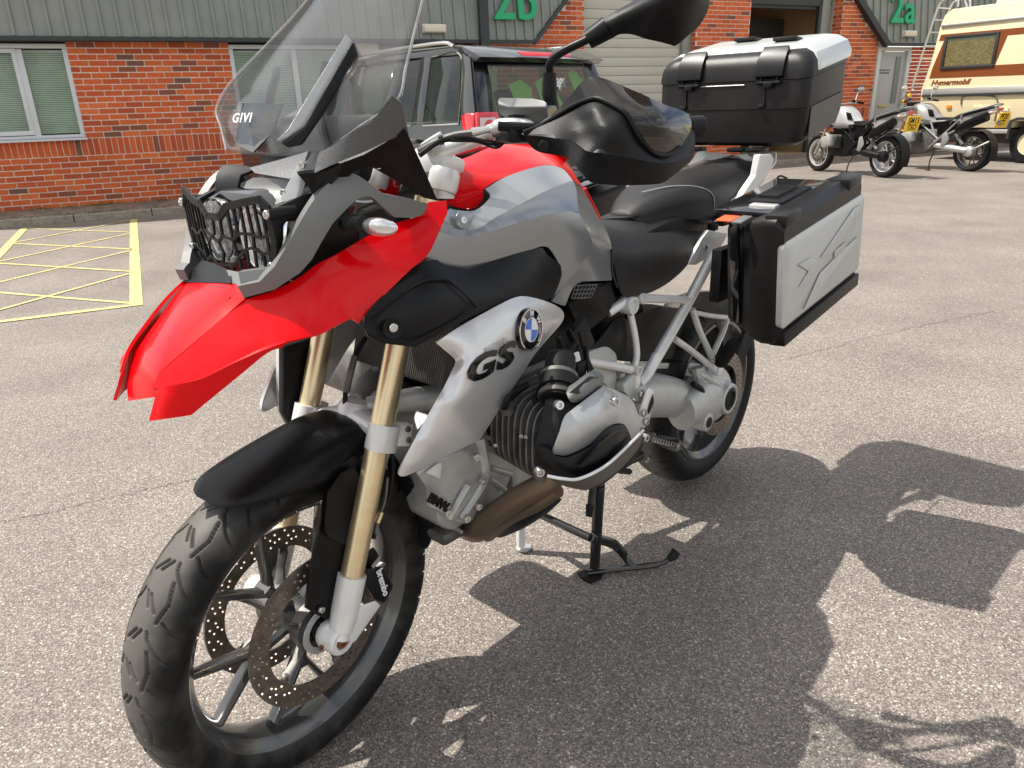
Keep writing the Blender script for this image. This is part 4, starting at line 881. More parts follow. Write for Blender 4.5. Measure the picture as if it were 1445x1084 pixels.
for side, sh in ((1, 0), (-1, .5)):
    stroke([(5.8, 31.5), (.9, 39), (0, 40), (-.9, 39), (-5.8, 32)], side, sh, G1)
    stroke([(11, 22), (9, 26), (6.4, 41), (4.2, 55), (2.3, 79)], side, sh, G1)
    stroke([(.5, 1.3), (-3.5, 22)], side, sh, G1); stroke([(-5.2, 42.5), (-7.7, 59), (-9.9, 79)], side, sh, G1)
    stroke([(10.8, 10), (7.2, -5)], side, sh, G1)

# ---- front wheel
fw_ = empty('front_wheel', (0, 0, 0), 0, bike)
fw_.matrix_local = Matrix(((WF.x, WN.x, WU.x, FC.x), (WF.y, WN.y, WU.y, FC.y), (WF.z, WN.z, WU.z, FC.z), (0, 0, 0, 1)))
tyre('tyre', .325, .122, .248, G1, 18, fw_, phase=R(-18))
def rim_bm(Rr, hw, arms, aph, hubr, hubw, split_r, spoke_w):
    bm = bmesh.new()
    pr = [(Rr, -hw), (Rr+.004, -hw-.003), (Rr-.006, -hw-.004), (Rr-.014, -hw+.006), (Rr-.024, -hw+.014), (Rr-.030, -hw*.4), (Rr-.034, 0), (Rr-.030, hw*.4), (Rr-.024, hw-.014), (Rr-.014, hw-.006), (Rr-.006, hw+.004), (Rr+.004, hw+.003), (Rr, hw), (Rr-.004, hw-.006), (Rr-.010, hw*.5), (Rr-.012, 0), (Rr-.010, -hw*.5), (Rr-.004, -hw+.006), (Rr, -hw)]
    add_lathe(bm, pr, (0, 0, 0), (0, 1, 0), 128)
    add_lathe(bm, [(.018, -hubw), (hubr*.7, -hubw), (hubr, -hubw+.012), (hubr*.9, 0), (hubr, hubw-.012), (hubr*.7, hubw), (.018, hubw), (.018, -hubw)], (0, 0, 0), (0, 1, 0), 40)
    def P(r, a, y=0): return Vector((r*math.cos(a), y, r*math.sin(a)))
    for k in range(arms):
        a = aph+k*2*math.pi/arms; d = math.pi/arms/1.0*.5
        for (r0, a0, r1, a1, w0, w1, t0, t1) in ((hubr*.7, a, split_r, a, .026, .019, .040, .034), (split_r*.88, a-d*.10, Rr-.030, a-d, .015, .0105, .034, .028), (split_r*.88, a+d*.10, Rr-.030, a+d, .015, .0105, .034, .028)):
            p0, p1 = P(r0, a0), P(r1, a1); dr = (p1-p0).normalized(); sd = dr.cross(Vector((0, 1, 0))).normalized(); rings = []
            for s in (0, .5, 1, 1.04):
                p = p0.lerp(p1, min(s, 1.0)); wd = (w0+(w1-w0)*s)*(1.6 if s > 1 else 1); th = t0+(t1-t0)*s
                if s > 1: p = p0.lerp(p1, 1.03)
                rings.append([bm.verts.new(p+sd*x*wd+Vector((0, y*th, 0))) for x, y in ((-.5, -.28), (-.22, -.5), (.22, -.5), (.5, -.28), (.5, .28), (.22, .5), (-.22, .5), (-.5, .28))])
            for A, B in zip(rings, rings[1:]):
                for i in range(8): bm.faces.new((A[i], A[(i+1) % 8], B[(i+1) % 8], B[i]))
            bm.faces.new(rings[0]); bm.faces.new(rings[-1][::-1])
    return bm
link_bm('rim', rim_bm(.2555, .0445, 5, R(-14.5), .042, .058, .115, .02), 'rim', fw_)
def disc(name, y, parent, ph=0, R1=.1525, R2=.112, holes=True):
    cir = lambda r, n, cx=0, cy=0: [(cx+r*math.cos(2*math.pi*i/n), cy+r*math.sin(2*math.pi*i/n)) for i in range(n)]
    lp = [cir(R1, 96)]
    inner = []
    for i in range(120):
        a = 2*math.pi*i/120; q = (a*5/(2*math.pi)) % 1; inner.append(((R2-.016*max(0, 1-abs(q-.5)/.09))*math.cos(a), (R2-.016*max(0, 1-abs(q-.5)/.09))*math.sin(a)))
    lp.append(inner)
    if holes:
        for k in range(20):
            for j, (dr, da) in enumerate(((.118, 0), (.126, 4.5), (.134, 0), (.142, 4.5), (.130, 9), (.146, -4.5))):
                if (k % 4 == 3 and j in (0, 2)) : continue
                a = R(k*18+da)+ph; lp.append(cir(.0031, 8, dr*math.cos(a), dr*math.sin(a)))
    o = plate(name, lp, .0048, 'disc', parent, Matrix(((1, 0, 0, 0), (0, 0, 1, y), (0, 1, 0, 0), (0, 0, 0, 1))))
    for k in range(5):
        a = R(36+72*k)
        bm = bmesh.new(); sg = 1 if y > 0 else -1
        add_lathe(bm, [(.0095, -.003), (.0095, .002), (.0075, .0042), (.0038, .0042), (.0035, .002), (.0001, .002)], (.1035*math.cos(a), y, .1035*math.sin(a)), (0, sg, 0), 16)
        link_bm('disc_rivet', bm, 'castd', parent)
    bm = bmesh.new()
    for k in range(5):
        a = R(36+72*k); p = Vector((.04*math.cos(a-.25), y*.7, .04*math.sin(a-.25))); q = Vector((.103*math.cos(a), y*.965, .103*math.sin(a)))
        add_tube(bm, [p, (p+q)/2+Vector((0, y*.05, 0)), q], [.012, .008, .010], 8, flat=.6)
    add_lathe(bm, [(.03, y*.6), (.046, y*.6), (.046, y*.95), (.03, y*.95), (.03, y*.6)] if y > 0 else [(.03, y*.95), (.046, y*.95), (.046, y*.6), (.03, y*.6), (.03, y*.95)], (0, 0, 0), (0, 1, 0), 32)
    link_bm('disc_carrier', bm, 'castd', parent)
disc('brake_disc', .067, fw_); disc('brake_disc', -.067, fw_, .05)
bm = bmesh.new()
add_lathe(bm, [(.034, .079), (.047, .079), (.047, .081), (.034, .081), (.034, .079)], (0, 0, 0), (0, 1, 0), 48)
for k in range(48):
    a = 2*math.pi*k/48; rr = Matrix.Rotation(-a, 3, 'Y'); add_box(bm, (.041*math.cos(a), .0818, .041*math.sin(a)), (.010, .0014, .0022), rr)
link_bm('sensor_ring', bm, 'cast', fw_)
lathe('wheel_spacer', [(.0001, .05), (.022, .05), (.022, .092), (.016, .094), (.0001, .094)], (0, 0, 0), (0, 1, 0), 'gloss', fw_, 24)
tube('tyre_valve', [(.20*math.cos(2.0), 0, .20*math.sin(2.0)), (.22*math.cos(2.0), 0, .22*math.sin(2.0))], [.004, .005], 'gold', fw_, 8, False)

# ---- fork
def leg(top, cl, bot, y):
    o = tube('fork_leg', [top, cl, bot], [.0215, .0215, .0215], 'gold', bike, 24, False); return o
FT = Vector([(1.2884,0.12,0.8481)][0]); FCL = Vector([(1.3443,0.12,0.6777)][0]); FB = Vector([(1.4443,0.12,0.4303)][0])
d = (FT-FB).normalized(); FT = FT+d*.25
leg(FT, FB.lerp(FT, .5), FB-d*.01, .12)
RT = Vector([(1.292,-.12,0.8102)][0]); RB = RT-d*.46
leg(RT+d*.25, RT, RB-d*.02, -.12)
AX = FC+WN*.118
# lower casting with axle clamp and calliper arm
bm = bmesh.new()
lowdir = (AX-FB).normalized()
add_tube(bm, [FB+d*.006, FB-d*.07, FB-d*.10], [.0265, .0255, .022], 24, False)
add_tube(bm, [FB-d*.08, FB.lerp(AX, .8), AX+Vector((0, 0, .005))], [.022, .019, .024], 20, False, flat=1)
add_lathe(bm, [(.0001, -.030), (.026, -.030), (.028, -.025), (.028, .012), (.025, .017), (.016, .017), (.015, .012), (.0001, .012)], AX, WN, 32)
add_hull(bm, [(1.4999,0.125,0.3066),(1.4574,0.125,0.2961),(1.3916,0.125,0.3411),(1.4014,0.125,0.3579),(1.4346,0.125,0.366),(1.4706,0.125,0.3435),(1.4961,0.125,0.3536)], [(1.4885,0.105,0.2881),(1.4452,0.105,0.2775),(1.3781,0.105,0.3233),(1.388,0.105,0.3405),(1.4219,0.105,0.3488),(1.4587,0.105,0.3258),(1.4847,0.105,0.3361)], bev=.003)
link_bm('fork_casting', bm, 'frame', bike)
AX2 = FC-WN*.118; bm = bmesh.new(); RB2 = RT-d*.40
add_tube(bm, [RB2+d*.006, RB2-d*.10], [.0265, .022], 20, False); add_tube(bm, [RB2-d*.08, AX2], [.022, .022], 16, False)
add_lathe(bm, [(.0001, -.017), (.025, -.017), (.028, -.012), (.028, .03), (.0001, .03)], AX2, WN, 24); link_bm('fork_casting', bm, 'frame', bike)
bm = bmesh.new(); add_lathe(bm, [(.0001, 0), (.013, 0), (.013, .004), (.008, .005), (.007, .002), (.0001, .002)], AX+WN*.0125, WN, 24); link_bm('axle_bolt', bm, 'rust', bike)
bolts('clamp_bolt', [([(1.531,0.13,0.3338)][0], WN)], 'rust', bike, .0055)
# clamps
for T, C0, nm in ((FT, FCL, 1), (RT, RT-d*.165, -1)):
    bm = bmesh.new(); C0 = C0-d*.0
    add_tube(bm, [C0+d*.024, C0-d*.024], [.029, .029], 28, False)
    add_box(bm, C0+Vector((-.034, .012*nm, -.004)), (.03, .022, .042), Matrix.Rotation(R(-20), 3, 'Y'), .003)
    link_bm('fork_clamp', bm, 'frame', bike)
    for k in (-1, 1):
        bolts('clamp_bolt', [(C0+Vector((-.040, .022*nm, .011*k-.004)), (0, nm, 0))], 'castd', bike, .006, .005)
bm = bmesh.new()   # fork bridge with ball joint
CL2 = RT-d*.165
add_tube(bm, [FCL+Vector((-.01, -.02, .0)), (FCL+CL2)/2+Vector((-.02, 0, .012)), CL2+Vector((-.01, .02, 0))], [.016, .024, .016], 14)
add_lathe(bm, [(.0001, 0), (.036, 0), (.036, .018), (.03, .03), (.0001, .03)], (FCL+CL2)/2+Vector((-.03, 0, .01)), (-.3, 0, 1), 28)
link_bm('fork_bridge', bm, 'frame', bike)
bm = bmesh.new()   # telelever A-arm
for s in (1, -1): add_tube(bm, [(1.30, .02*s, .695), (1.20, .09*s, .70), (1.08, .13*s, .66), (.98, .15*s, .60)], [.016, .02, .022, .024], 12, flat=1.3)
link_bm('suspension_arm', bm, 'cast', bike)
bm = bmesh.new()
add_tube(bm, [(1.10, 0, .70), (1.02, 0, 1.02)], [.026, .026], 16, False)
for k in range(9): add_lathe(bm, [(.026, -.004), (.04, -.004), (.042, 0), (.04, .004), (.026, .004), (.026, -.004)], (1.10-.0085*k, 0, .72+.034*k), (-.25, 0, 1), 20)
link_bm('front_shock', bm, 'castd', bike)
# calliper
bm = bmesh.new()
add_hull(bm, [(1.417,0.13,0.4398),(1.3936,0.13,0.4328),(1.3707,0.13,0.4043),(1.3599,0.13,0.3678),(1.3865,0.13,0.3433),(1.4098,0.13,0.368),(1.4249,0.13,0.4066)], [(1.3875,0.085,0.4041),(1.363,0.085,0.3968),(1.3391,0.085,0.367),(1.3278,0.085,0.3288),(1.3556,0.085,0.3033),(1.38,0.085,0.329),(1.3958,0.085,0.3694)], bev=.006)
add_hull(bm, [(1.4124,0.11,0.4553),(1.3833,0.11,0.462),(1.3721,0.11,0.4347),(1.3942,0.11,0.4189),(1.4129,0.11,0.4287)], [(1.393,0.08,0.4325),(1.363,0.08,0.4393),(1.3514,0.08,0.4112),(1.3742,0.08,0.3949),(1.3935,0.08,0.4051)], bev=.004)
link_bm('brake_calliper', bm, 'matte', bike)
pa, pb = Vector([(1.3917,0.1315,0.4244)][0]), Vector([(1.3814,0.1315,0.362)][0])
text('calliper_lettering', 'brembo', .020, 'white', bike, basis((pa+pb)/2+Vector((0.0, .0006, 0)), pb-pa, (pb-pa).cross(Vector((0, -1, 0)))), bold=.0004, sx=1.0)
slab('calliper_clip', [(1.4076,0.131,0.4406),(1.388,0.131,0.4529),(1.3854,0.131,0.4452),(1.4039,0.131,0.4334)], (0, .002, 0), 'steel', bike)
bm = bmesh.new()
add_hull(bm, [(1.1905,0,1.1989),(1.1901,0,1.1989),(1.1901,0,1.1986)] and [(1.62, -.055, .40), (1.66, -.055, .33), (1.62, -.055, .28), (1.585, -.055, .33)], [(1.62, -.11, .40), (1.66, -.11, .33), (1.62, -.11, .28), (1.585, -.11, .33)], bev=.005) if False else add_hull(bm, [(1.511,-.085,0.4275),(1.4781,-.085,0.4334),(1.4662,-.085,0.4047),(1.4991,-.085,0.3702),(1.5236,-.085,0.3834)], [(1.4926,-.125,0.401),(1.4586,-.125,0.4071),(1.4463,-.125,0.3775),(1.4802,-.125,0.3418),(1.5055,-.125,0.3555)], bev=.005)
link_bm('brake_calliper', bm, 'gold' if False else 'castd', bike)

# ---- front mudguard
def guard_sec(deg, rc, rl, hw, x0=0):
    a = R(deg); out = []
    for t in np.linspace(-1, 1, 13):
        y = hw*math.sin(R(90)*t) if abs(t) < 1 else hw*t; r_ = rl+(rc-rl)*max(0, 1-abs(t)**2.6); out.append(tuple(FC+WF*(r_*math.cos(a))+WU*(r_*math.sin(a))+WN*y))
    return out
secs = [guard_sec(*q) for q in ((66, .346, .344, .028), (67.5, .350, .343, .050), (72, .353, .334, .070), (80, .355, .314, .081), (90, .362, .302, .086), (99, .376, .296, .088), (106, .388, .318, .088), (112.5, .397, .345, .084))]
mg = loft('front_mudguard', secs, 'matte', bike, 2, closed_sec=False, sub=4, ang=60); mg.modifiers.new('s', 'SOLIDIFY').thickness = .004
shell('mudguard_brace', [(1.3873,0.094,0.6487),(1.3841,0.1,0.6138,1),(1.3835,0.102,0.5689),(1.4146,0.102,0.5006),(1.4849,0.104,0.3687),(1.5003,0.104,0.3643,1),(1.5312,0.1,0.4035),(1.5136,0.098,0.4665),(1.4771,0.096,0.5533),(1.4533,0.092,0.6208),(1.4182,0.092,0.6444)],
      (), 'matte', bike, .006, .02, mode='q2')
shell('brace_recess', [(1.4339,0.1085,0.6328),(1.4076,0.1085,0.6348,1),(1.3966,0.1085,0.6167,1),(1.3919,0.1085,0.5758),(1.4294,0.1085,0.4948,1),(1.4417,0.1085,0.4947,1),(1.4629,0.1085,0.5138,1),(1.4764,0.1085,0.5429,1),(1.462,0.1085,0.6099)],
      [(1.4344,0.1,0.5652),(1.415,0.1,0.5917),(1.4493,0.104,0.5333)], 'black', bike, .003, .008)
bolts('brace_bolt', [([(1.5069,0.106,0.3902)][0], WN)], 'steel', bike, .0065, .006)
shell('mudguard_rear', [(1.2864,0.06,0.6065),(1.2543,0.065,0.5389,1),(1.2106,0.07,0.4599,1),(1.2034,0.07,0.4037,1),(1.2154,0.065,0.3606,1),(1.2347,0.06,0.3633,1),(1.2146,0.03,0.375,1),(1.2388,0.03,0.4693,1),(1.2746,0.03,0.552,1)],
      (), 'matte', bike, .004, .015)
bm = bmesh.new()
for i in range(10):
    pass
add_tube(bm, [(1.313,0.1,0.6288),(1.3142,0.1,0.5908),(1.3282,0.1,0.5443),(1.3462,0.1,0.5152),(1.3629,0.1,0.4963),(1.3781,0.105,0.4735)], .0045, 8)
link_bm('brake_hose', bm, 'black', bike)
tube('brake_hose', [(1.3355,0.11,0.5872),(1.346,0.11,0.5451),(1.3626,0.11,0.5159),(1.3749,0.11,0.4846)], .003, 'castd', bike, 8)
tube('hose_union', [(1.359,0.112,0.5255),(1.3702,0.112,0.5086)], .006, 'gold', bike, 8, False)
tube('brake_hose', [(1.2739,0,0.8251),(1.2977,0,0.8007),(1.3128,0,0.7743),(1.3303,0,0.7382),(1.3402,0,0.6892)], .005, 'black', bike, 8)
tube('hose_sleeve', [(1.3092,0.01,0.7997),(1.3236,0.01,0.7693),(1.3378,0.01,0.7352)], .0065, 'castd', bike, 8)

# ---- radiator behind the fork
bm = bmesh.new(); add_box(bm, (1.17, .02, .86), (.03, .30, .26), Matrix.Rotation(R(-18), 3, 'Y'), .006); link_bm('radiator', bm, 'grille', bike)
bm = bmesh.new()
for k in range(46): add_box(bm, (1.1905-.006+.0, -.12+.006*k, .86), (.004, .0018, .25), Matrix.Rotation(R(-18), 3, 'Y'))
meta(link_bm('radiator_fins', bm, 'castd', bike), kind='stuff')
slab('right_fork_cover', [(1.3637,-.15,0.7985),(1.2828,-.15,0.7995),(1.3081,-.15,0.6214),(1.3757,-.15,0.636),(1.3847,-.15,0.6642)], (0, -.02, 0), 'black', bike, .004)
slab('right_silver_shroud', [(1.336,-.2,0.7816),(1.3283,-.2,0.7824),(1.3486,-.2,0.6391),(1.3485,-.2,0.6128),(1.3578,-.2,0.6421)], (0, -.03, 0), 'silver', bike, .002)

# ---- beak
NT = [(1.693,0.056,0.8472),(1.6933,-.056,0.8132)]
shell('beak_side', [(1.6916,0.056,0.8599),(1.6845,0.062,0.8789,1),(1.6805,0.066,0.8853,1),(1.6414,0.083,0.9152,1),(1.596,0.097,0.9473,1),(1.5542,0.106,0.9726),(1.5312,0.114,0.9761,1),(1.5139,0.122,0.9804,1),(1.4778,0.138,0.9965,1),(1.4533,0.145,1.0114,1),(1.4196,0.152,1.0223,1),(1.3664,0.162,1.0431,1),(1.315,0.17,1.0581),(1.2753,0.174,1.0616),(1.249,0.178,1.0852),(1.2118,0.182,1.0823),(1.2244,0.196,1.0653),(1.2469,0.203,1.0445,1),(1.2869,0.213,1.0077,1),(1.3235,0.213,0.9911),(1.4071,0.2,0.9361),(1.4217,0.196,0.9199),(1.4326,0.193,0.9296),(1.4481,0.191,0.9268),(1.4863,0.188,0.9168),(1.5392,0.179,0.9163),(1.573,0.168,0.9096,1),(1.612,0.148,0.8955,1),(1.648,0.122,0.8779,1),(1.6778,0.095,0.8704,1)],
      [(1.5168,0.152,0.9406),(1.4364,0.178,0.9631),(1.3471,0.197,1.0116),(1.5615,0.128,0.9408),(1.6256,0.102,0.9051)], 'red', bike, .005, lam=.004, mirror=True, ang=60, h=.01)
shell('beak_lower_blade', [(1.6923,0.058,0.8605),(1.6782,0.096,0.8708,1),(1.6484,0.123,0.8783,1),(1.6125,0.149,0.8958,1),(1.5735,0.169,0.9099,1),(1.5398,0.18,0.9166),(1.5449,0.176,0.9086),(1.5658,0.168,0.9039,1),(1.5993,0.148,0.8776,1),(1.6654,0.105,0.8224),(1.7128,0.068,0.8188),(1.6919,0.062,0.8487)],
      (), 'red', bike, .005, lam=.003, mirror=True, ang=60, h=.01)
shell('beak_top', [(1.6952,-.05,0.8153),(1.693,0.056,0.8472),(1.6916,0.056,0.8599),(1.6845,0.062,0.8789,1),(1.6805,0.066,0.8853,1),(1.6414,0.083,0.9152,1),(1.596,0.097,0.9473,1),(1.5532,0.104,0.9721),(1.5541,0.09,0.9942),(1.5526,-.102,0.9694),(1.6049,-.092,0.9239,1),(1.6546,-.078,0.8871,1),(1.6718,-.066,0.8686,1),(1.6901,-.056,0.84)],
      (), 'red', bike, .005, lam=.003, ang=60, h=.01)
shell('beak_centre_rib', [(1.6547,-.0775,0.8872),(1.6505,-.05,0.8852),(1.5986,0.01,0.9292),(1.5777,0.05,0.9612),(1.5634,0.082,0.9748),(1.579,0.075,0.9575),(1.6064,0.05,0.9358),(1.6267,0.045,0.9199),(1.6224,0.06,0.9177),(1.6668,0.05,0.8917),(1.6728,0,0.8779),(1.6627,-.07,0.8823)], (), 'red', bike, .003, mode='q2', h=.012, offs=.003)
shell('beak_neck', [(1.5533,-.102,0.9704),(1.5368,-.1,0.9887),(1.5222,-.09,1.0033),(1.5194,-.06,1.0032),(1.5372,0.02,1.0052),(1.5415,0.05,1.0036),(1.5557,0.07,0.9919)], (), 'black', bike, .004, mode='q1')
shell('neck_bracket', [(1.5392,0.03,1.0047),(1.5435,0.08,1.0076),(1.55,0.09,0.9919),(1.5557,0.07,0.9919)], (), 'dgrey', bike, .003, mode='q1')
# ---- grey beak arms
shell('beak_arm', [(1.5575,0.106,0.9748),(1.5596,0.102,0.9923),(1.5315,0.12,0.9951),(1.5134,0.138,1.017),(1.4929,0.147,1.0428),(1.4739,0.157,1.0745),(1.453,0.165,1.1055,1),(1.4385,0.17,1.1232,1),(1.422,0.174,1.1349,1),(1.4085,0.178,1.1393,1),(1.3893,0.183,1.1387,1),(1.3475,0.192,1.1065),(1.2688,0.197,1.0868),(1.2693,0.197,1.082,1),(1.2815,0.196,1.0696,1),(1.2998,0.194,1.0665),(1.3276,0.19,1.0684),(1.3462,0.186,1.0856,1),(1.3594,0.184,1.0981,1),(1.372,0.182,1.1016,1),(1.3901,0.18,1.0966,1),(1.4274,0.172,1.0677),(1.46,0.157,1.0197),(1.4789,0.148,1.0018),(1.5205,0.134,0.9838),(1.5352,0.122,0.9796)],
      [(1.4546,0.185,1.096),(1.4057,0.196,1.1206),(1.5018,0.163,1.0272)], 'dgrey', bike, .02, mode='q2', mirror=True, ang=30, bev=.003)
slab('arm_inner_face', [(1.5553,0.098,1.0119),(1.5566,0.105,0.9768),(1.532,0.121,0.9953),(1.5132,0.138,1.0181),(1.52,0.12,1.0141)], (-.012, -.01, 0), 'dgrey', bike)
# ---- indicator
bm = bmesh.new()
for k in range(6): add_lathe(bm, [(.009, -.002), (.0125, -.001), (.0125, .002), (.009, .003)], Vector([(1.4213,0.2,1.0748)][0]).lerp(Vector([(1.417,0.225,1.0743)][0]), k/5), (.2, 1, 0), 14)
add_tube(bm, [(1.418,0.175,1.0686),(1.4147,0.225,1.074)], .009, 12, False)
link_bm('indicator_stalk', bm, 'rubber', bike)
IC = (Vector([(1.4194,0.225,1.0728)][0])+Vector([(1.3913,0.27,1.0669)][0]))/2; IL = Vector([(1.3913,0.27,1.0669)][0])-Vector([(1.4194,0.225,1.0728)][0])
bm = bmesh.new(); bmesh.ops.create_uvsphere(bm, u_segments=24, v_segments=14, radius=1)
mxI = basis(IC, IL, (0, 0, 1)) @ Matrix.Diagonal((IL.length/2, .0135, .012, 1)); bm.transform(mxI); ind = link_bm('indicator_lens', bm, 'lens', bike)
bm = bmesh.new(); bmesh.ops.create_uvsphere(bm, u_segments=20, v_segments=10, radius=1)
bm.transform(basis(IC-Vector((.005, .0, 0)), IL, (0, 0, 1)) @ Matrix.Diagonal((IL.length/2*.9, .012, .006, 1))); link_bm('indicator_reflector', bm, 'chrome', ind)

# ---- headlight, its cowl and the stone guard
bm = bmesh.new()
add_hull(bm, [(1.492, s*y, z) for s, y, z in ((-1, .118, 1.095), (-1, .118, 1.01), (-1, .06, .985), (1, .06, .985), (1, .118, 1.01), (1, .118, 1.095), (1, .05, 1.115), (-1, .05, 1.115))],
         [(1.34, s*y, z) for s, y, z in ((-1, .11, 1.12), (-1, .11, 1.0), (-1, .06, .97), (1, .06, .97), (1, .11, 1.0), (1, .11, 1.12), (1, .05, 1.15), (-1, .05, 1.15))], bev=.006)
hl = link_bm('headlight', bm, 'gloss', bike)
for y, r in ((.062, .045), (-.060, .05)):
    lathe('reflector', [(.0001, -.03), (.02, -.025), (r*.8, -.008), (r, .002), (r+.004, .003), (r+.004, -.01), (r, -.012)], (1.497, y, 1.05), (1, 0, 0), 'chrome', hl, 28)
    lathe('lamp_lens', [(.0001, .012), (r*.6, .009), (r, .002)], (1.50, y, 1.05), (1, 0, 0), 'lens', hl, 28)
slab('headlight_side_lens', [(1.493,0.12,1.0777),(1.484,0.13,1.0792),(1.4894,0.13,1.0444),(1.5027,0.12,1.0435)], (-.02, 0, 0), 'chrome', bike, .002)
shell('headlight_cowl', [(1.4863,0,1.1061),(1.4683,0,1.1296),(1.4676,0.02,1.1366),(1.4491,0.09,1.1346),(1.4403,0.11,1.1346),(1.4466,0.125,1.1088),(1.473,0.125,1.0967),(1.4876,0.1,1.1042)], [(1.4618,0.06,1.1192)], 'dgrey', bike, .004, mode='q2')
shell('headlight_brow', [(1.488,-.07,1.1382),(1.4559,-.09,1.1513),(1.4533,-.02,1.153),(1.4544,0,1.1489),(1.4589,0,1.143),(1.4665,-.02,1.1382),(1.4794,-.02,1.1043),(1.4888,-.07,1.1041)], [(1.4711,-.05,1.1423),(1.4767,-.06,1.1214)], 'black', bike, .006, mode='q2', bev=.002)
shell('visor_strip', [(1.4596,0,1.1493),(1.4331,0.13,1.1745),(1.4445,0.13,1.1563),(1.4606,0.115,1.1371),(1.4631,0.02,1.1424)], [(1.4479,0.07,1.155)], 'texgrey', bike, .004, mode='q2')
slab('cowl_bracket', [(1.4527,0.13,1.1598),(1.4421,0.135,1.1592),(1.4735,0.13,1.0911),(1.4846,0.12,1.1125)], (-.01, 0, 0), 'frame', bike, .002)
bolts('cowl_bolt', [([(1.452,0.14,1.1562)][0], (1, .5, 0)), ([(1.4749,0.118,1.1188)][0], (1, .4, 0)), ([(1.3655,0.205,1.1511)][0], (.4, 1, 0))], 'steel', bike, .0055)
def gs(s, t):
    a = abs(s); return Vector((1.513+.018*(1-a**1.6)-(1-t)*.004, .135*s, 1.0+.108*t+(-.012*(1-a) if t > .5 else -.006*(1-a))))
bm = bmesh.new()
def gbar(pts, wd=.0055, th=.004):
    P = [gs(*p) for p in pts]
    for a, b in zip(P, P[1:]):
        if (b-a).length < 1e-4: continue
        n = max(1, int((b-a).length/.03)); dr = (b-a).normalized(); nx = Vector((1, .25*(a.y > 0)-.25*(a.y < 0), 0)).normalized(); sd = dr.cross(nx).normalized()
        mm = Matrix((sd, nx, dr)).transposed(); add_box(bm, (a+b)/2, (wd, th, (b-a).length+wd*.5), mm)
rimg = [(-.62, 1.0), (-.88, 1.08), (-1, .95), (-1, .45), (-.9, .10), (-.62, .0), (-.45, -.06), (-.1, -.1), (.35, -.1), (.62, .02), (.93, .12), (1, .5), (.98, .95), (.88, 1.06), (.62, 1.04), (.3, 1.0), (.12, .86), (-.2, .84), (-.36, .98), (-.62, 1.0)]
gbar(rimg, .011, .005)
bars = [[(-.9, 1.04), (-.9, .12)], [(-.79, 1.05), (-.79, .5), (-.7, .05)], [(-.68, .98), (-.7, .45), (-.58, .02)], [(-.57, .98), (-.56, .5), (-.45, -.04)], [(-.46, .95), (-.45, .6), (-.32, .4)],
        [(-.34, .93), (-.36, .62), (-.2, .5)], [(-.32, .4), (-.2, .5), (-.02, .45), (.05, .3), (-.02, .12), (-.2, .08), (-.32, .2), (-.32, .4)], [(-.32, .2), (-.45, .1)], [(-.05, .84), (-.08, .62), (-.2, .5)],
        [(.12, .84), (.1, .6), (-.02, .45)], [(.1, .6), (.3, .5), (.34, .25), (.2, .1), (-.02, .12)], [(.3, .98), (.3, .5)], [(.42, .98), (.42, .62), (.3, .5)], [(.54, 1), (.55, .62), (.52, .38)], [(.66, 1), (.68, .6), (.66, .4)], [(.78, 1.03), (.8, .55)], [(.89, 1.03), (.9, .15)],
        [(.42, .62), (.55, .62), (.68, .6), (.8, .55), (.97, .6)], [(.34, .25), (.52, .38), (.66, .4), (.78, .32), (.97, .35)], [(.52, .38), (.5, .0)], [(.66, .4), (.64, .04)], [(.78, .32), (.8, .08)], [(-.2, .08), (-.15, -.08)], [(.05, .1), (.05, -.1)], [(.2, .1), (.2, -.1)], [(.34, .25), (.38, -.08)],
        [(-.9, .5), (-.79, .5), (-.7, .45), (-.56, .5), (-.45, .6)], [(-.9, .25), (-.75, .22), (-.6, .2), (-.45, .1)]]
for b in bars: gbar(b, .0042, .0035)
link_bm('headlight_guard', bm, 'black', bike, smooth=False)
for p in ((1, .86), (.93, .16), (-1, .88), (-.95, .2)):
    q = gs(*p)+Vector((.004, 0, 0)); tube('guard_spacer', [q+Vector((-.045, 0, 0)), q], [.009, .009], 'black', bike, 12, False); bolts('guard_bolt', [(q, (1, 0, 0))], 'steel', bike, .007, .004)
q = gs(.0, -.07)+Vector((.006, .0, 0)); bm = bmesh.new(); add_box(bm, q, (.002, .05, .008)); link_bm('guard_badge', bm, 'cast', bike)
for s in (-1, 1):
    slab('headlight_side_panel', [(1.50, s*.125, 1.0), (1.50, s*.125, 1.10), (1.40, s*.15, 1.13), (1.36, s*.15, 1.0), (1.44, s*.11, .96)], (0, -s*.015, 0), 'black', bike, .003)

# ---- windscreen: lofted transparent shell
SC = [
 [(1.419, .146, 1.172), (1.430, .085, 1.168), (1.436, 0, 1.165)],
 [(1.392, .205, 1.207), (1.420, .115, 1.196), (1.432, 0, 1.190)],
 [(1.366, .262, 1.240), (1.402, .135, 1.228), (1.422, 0, 1.222)],
 [(1.338, .252, 1.282), (1.374, .135, 1.272), (1.394, 0, 1.268)],
 [(1.290, .220, 1.332), (1.320, .125, 1.330), (1.338, 0, 1.330)],
 [(1.232, .182, 1.392), (1.256, .105, 1.396), (1.272, 0, 1.400)],
 [(1.180, .150, 1.450), (1.200, .085, 1.460), (1.212, 0, 1.466)],
 [(1.140, .085, 1.505), (1.150, .045, 1.515), (1.156, 0, 1.520)]]
rows = []
for a, b, c in SC:
    rows.append([a, b, (c[0], .04, c[2]) if False else ((b[0]+c[0])/2+.004, b[1]*.45, (b[2]+c[2])/2), c, ((b[0]+c[0])/2+.004, -b[1]*.45, (b[2]+c[2])/2), (b[0], -b[1], b[2]), (a[0], -a[1], a[2])])
scr = loft('windscreen', rows, 'screen', bike, 5, closed_sec=False, sub=5)
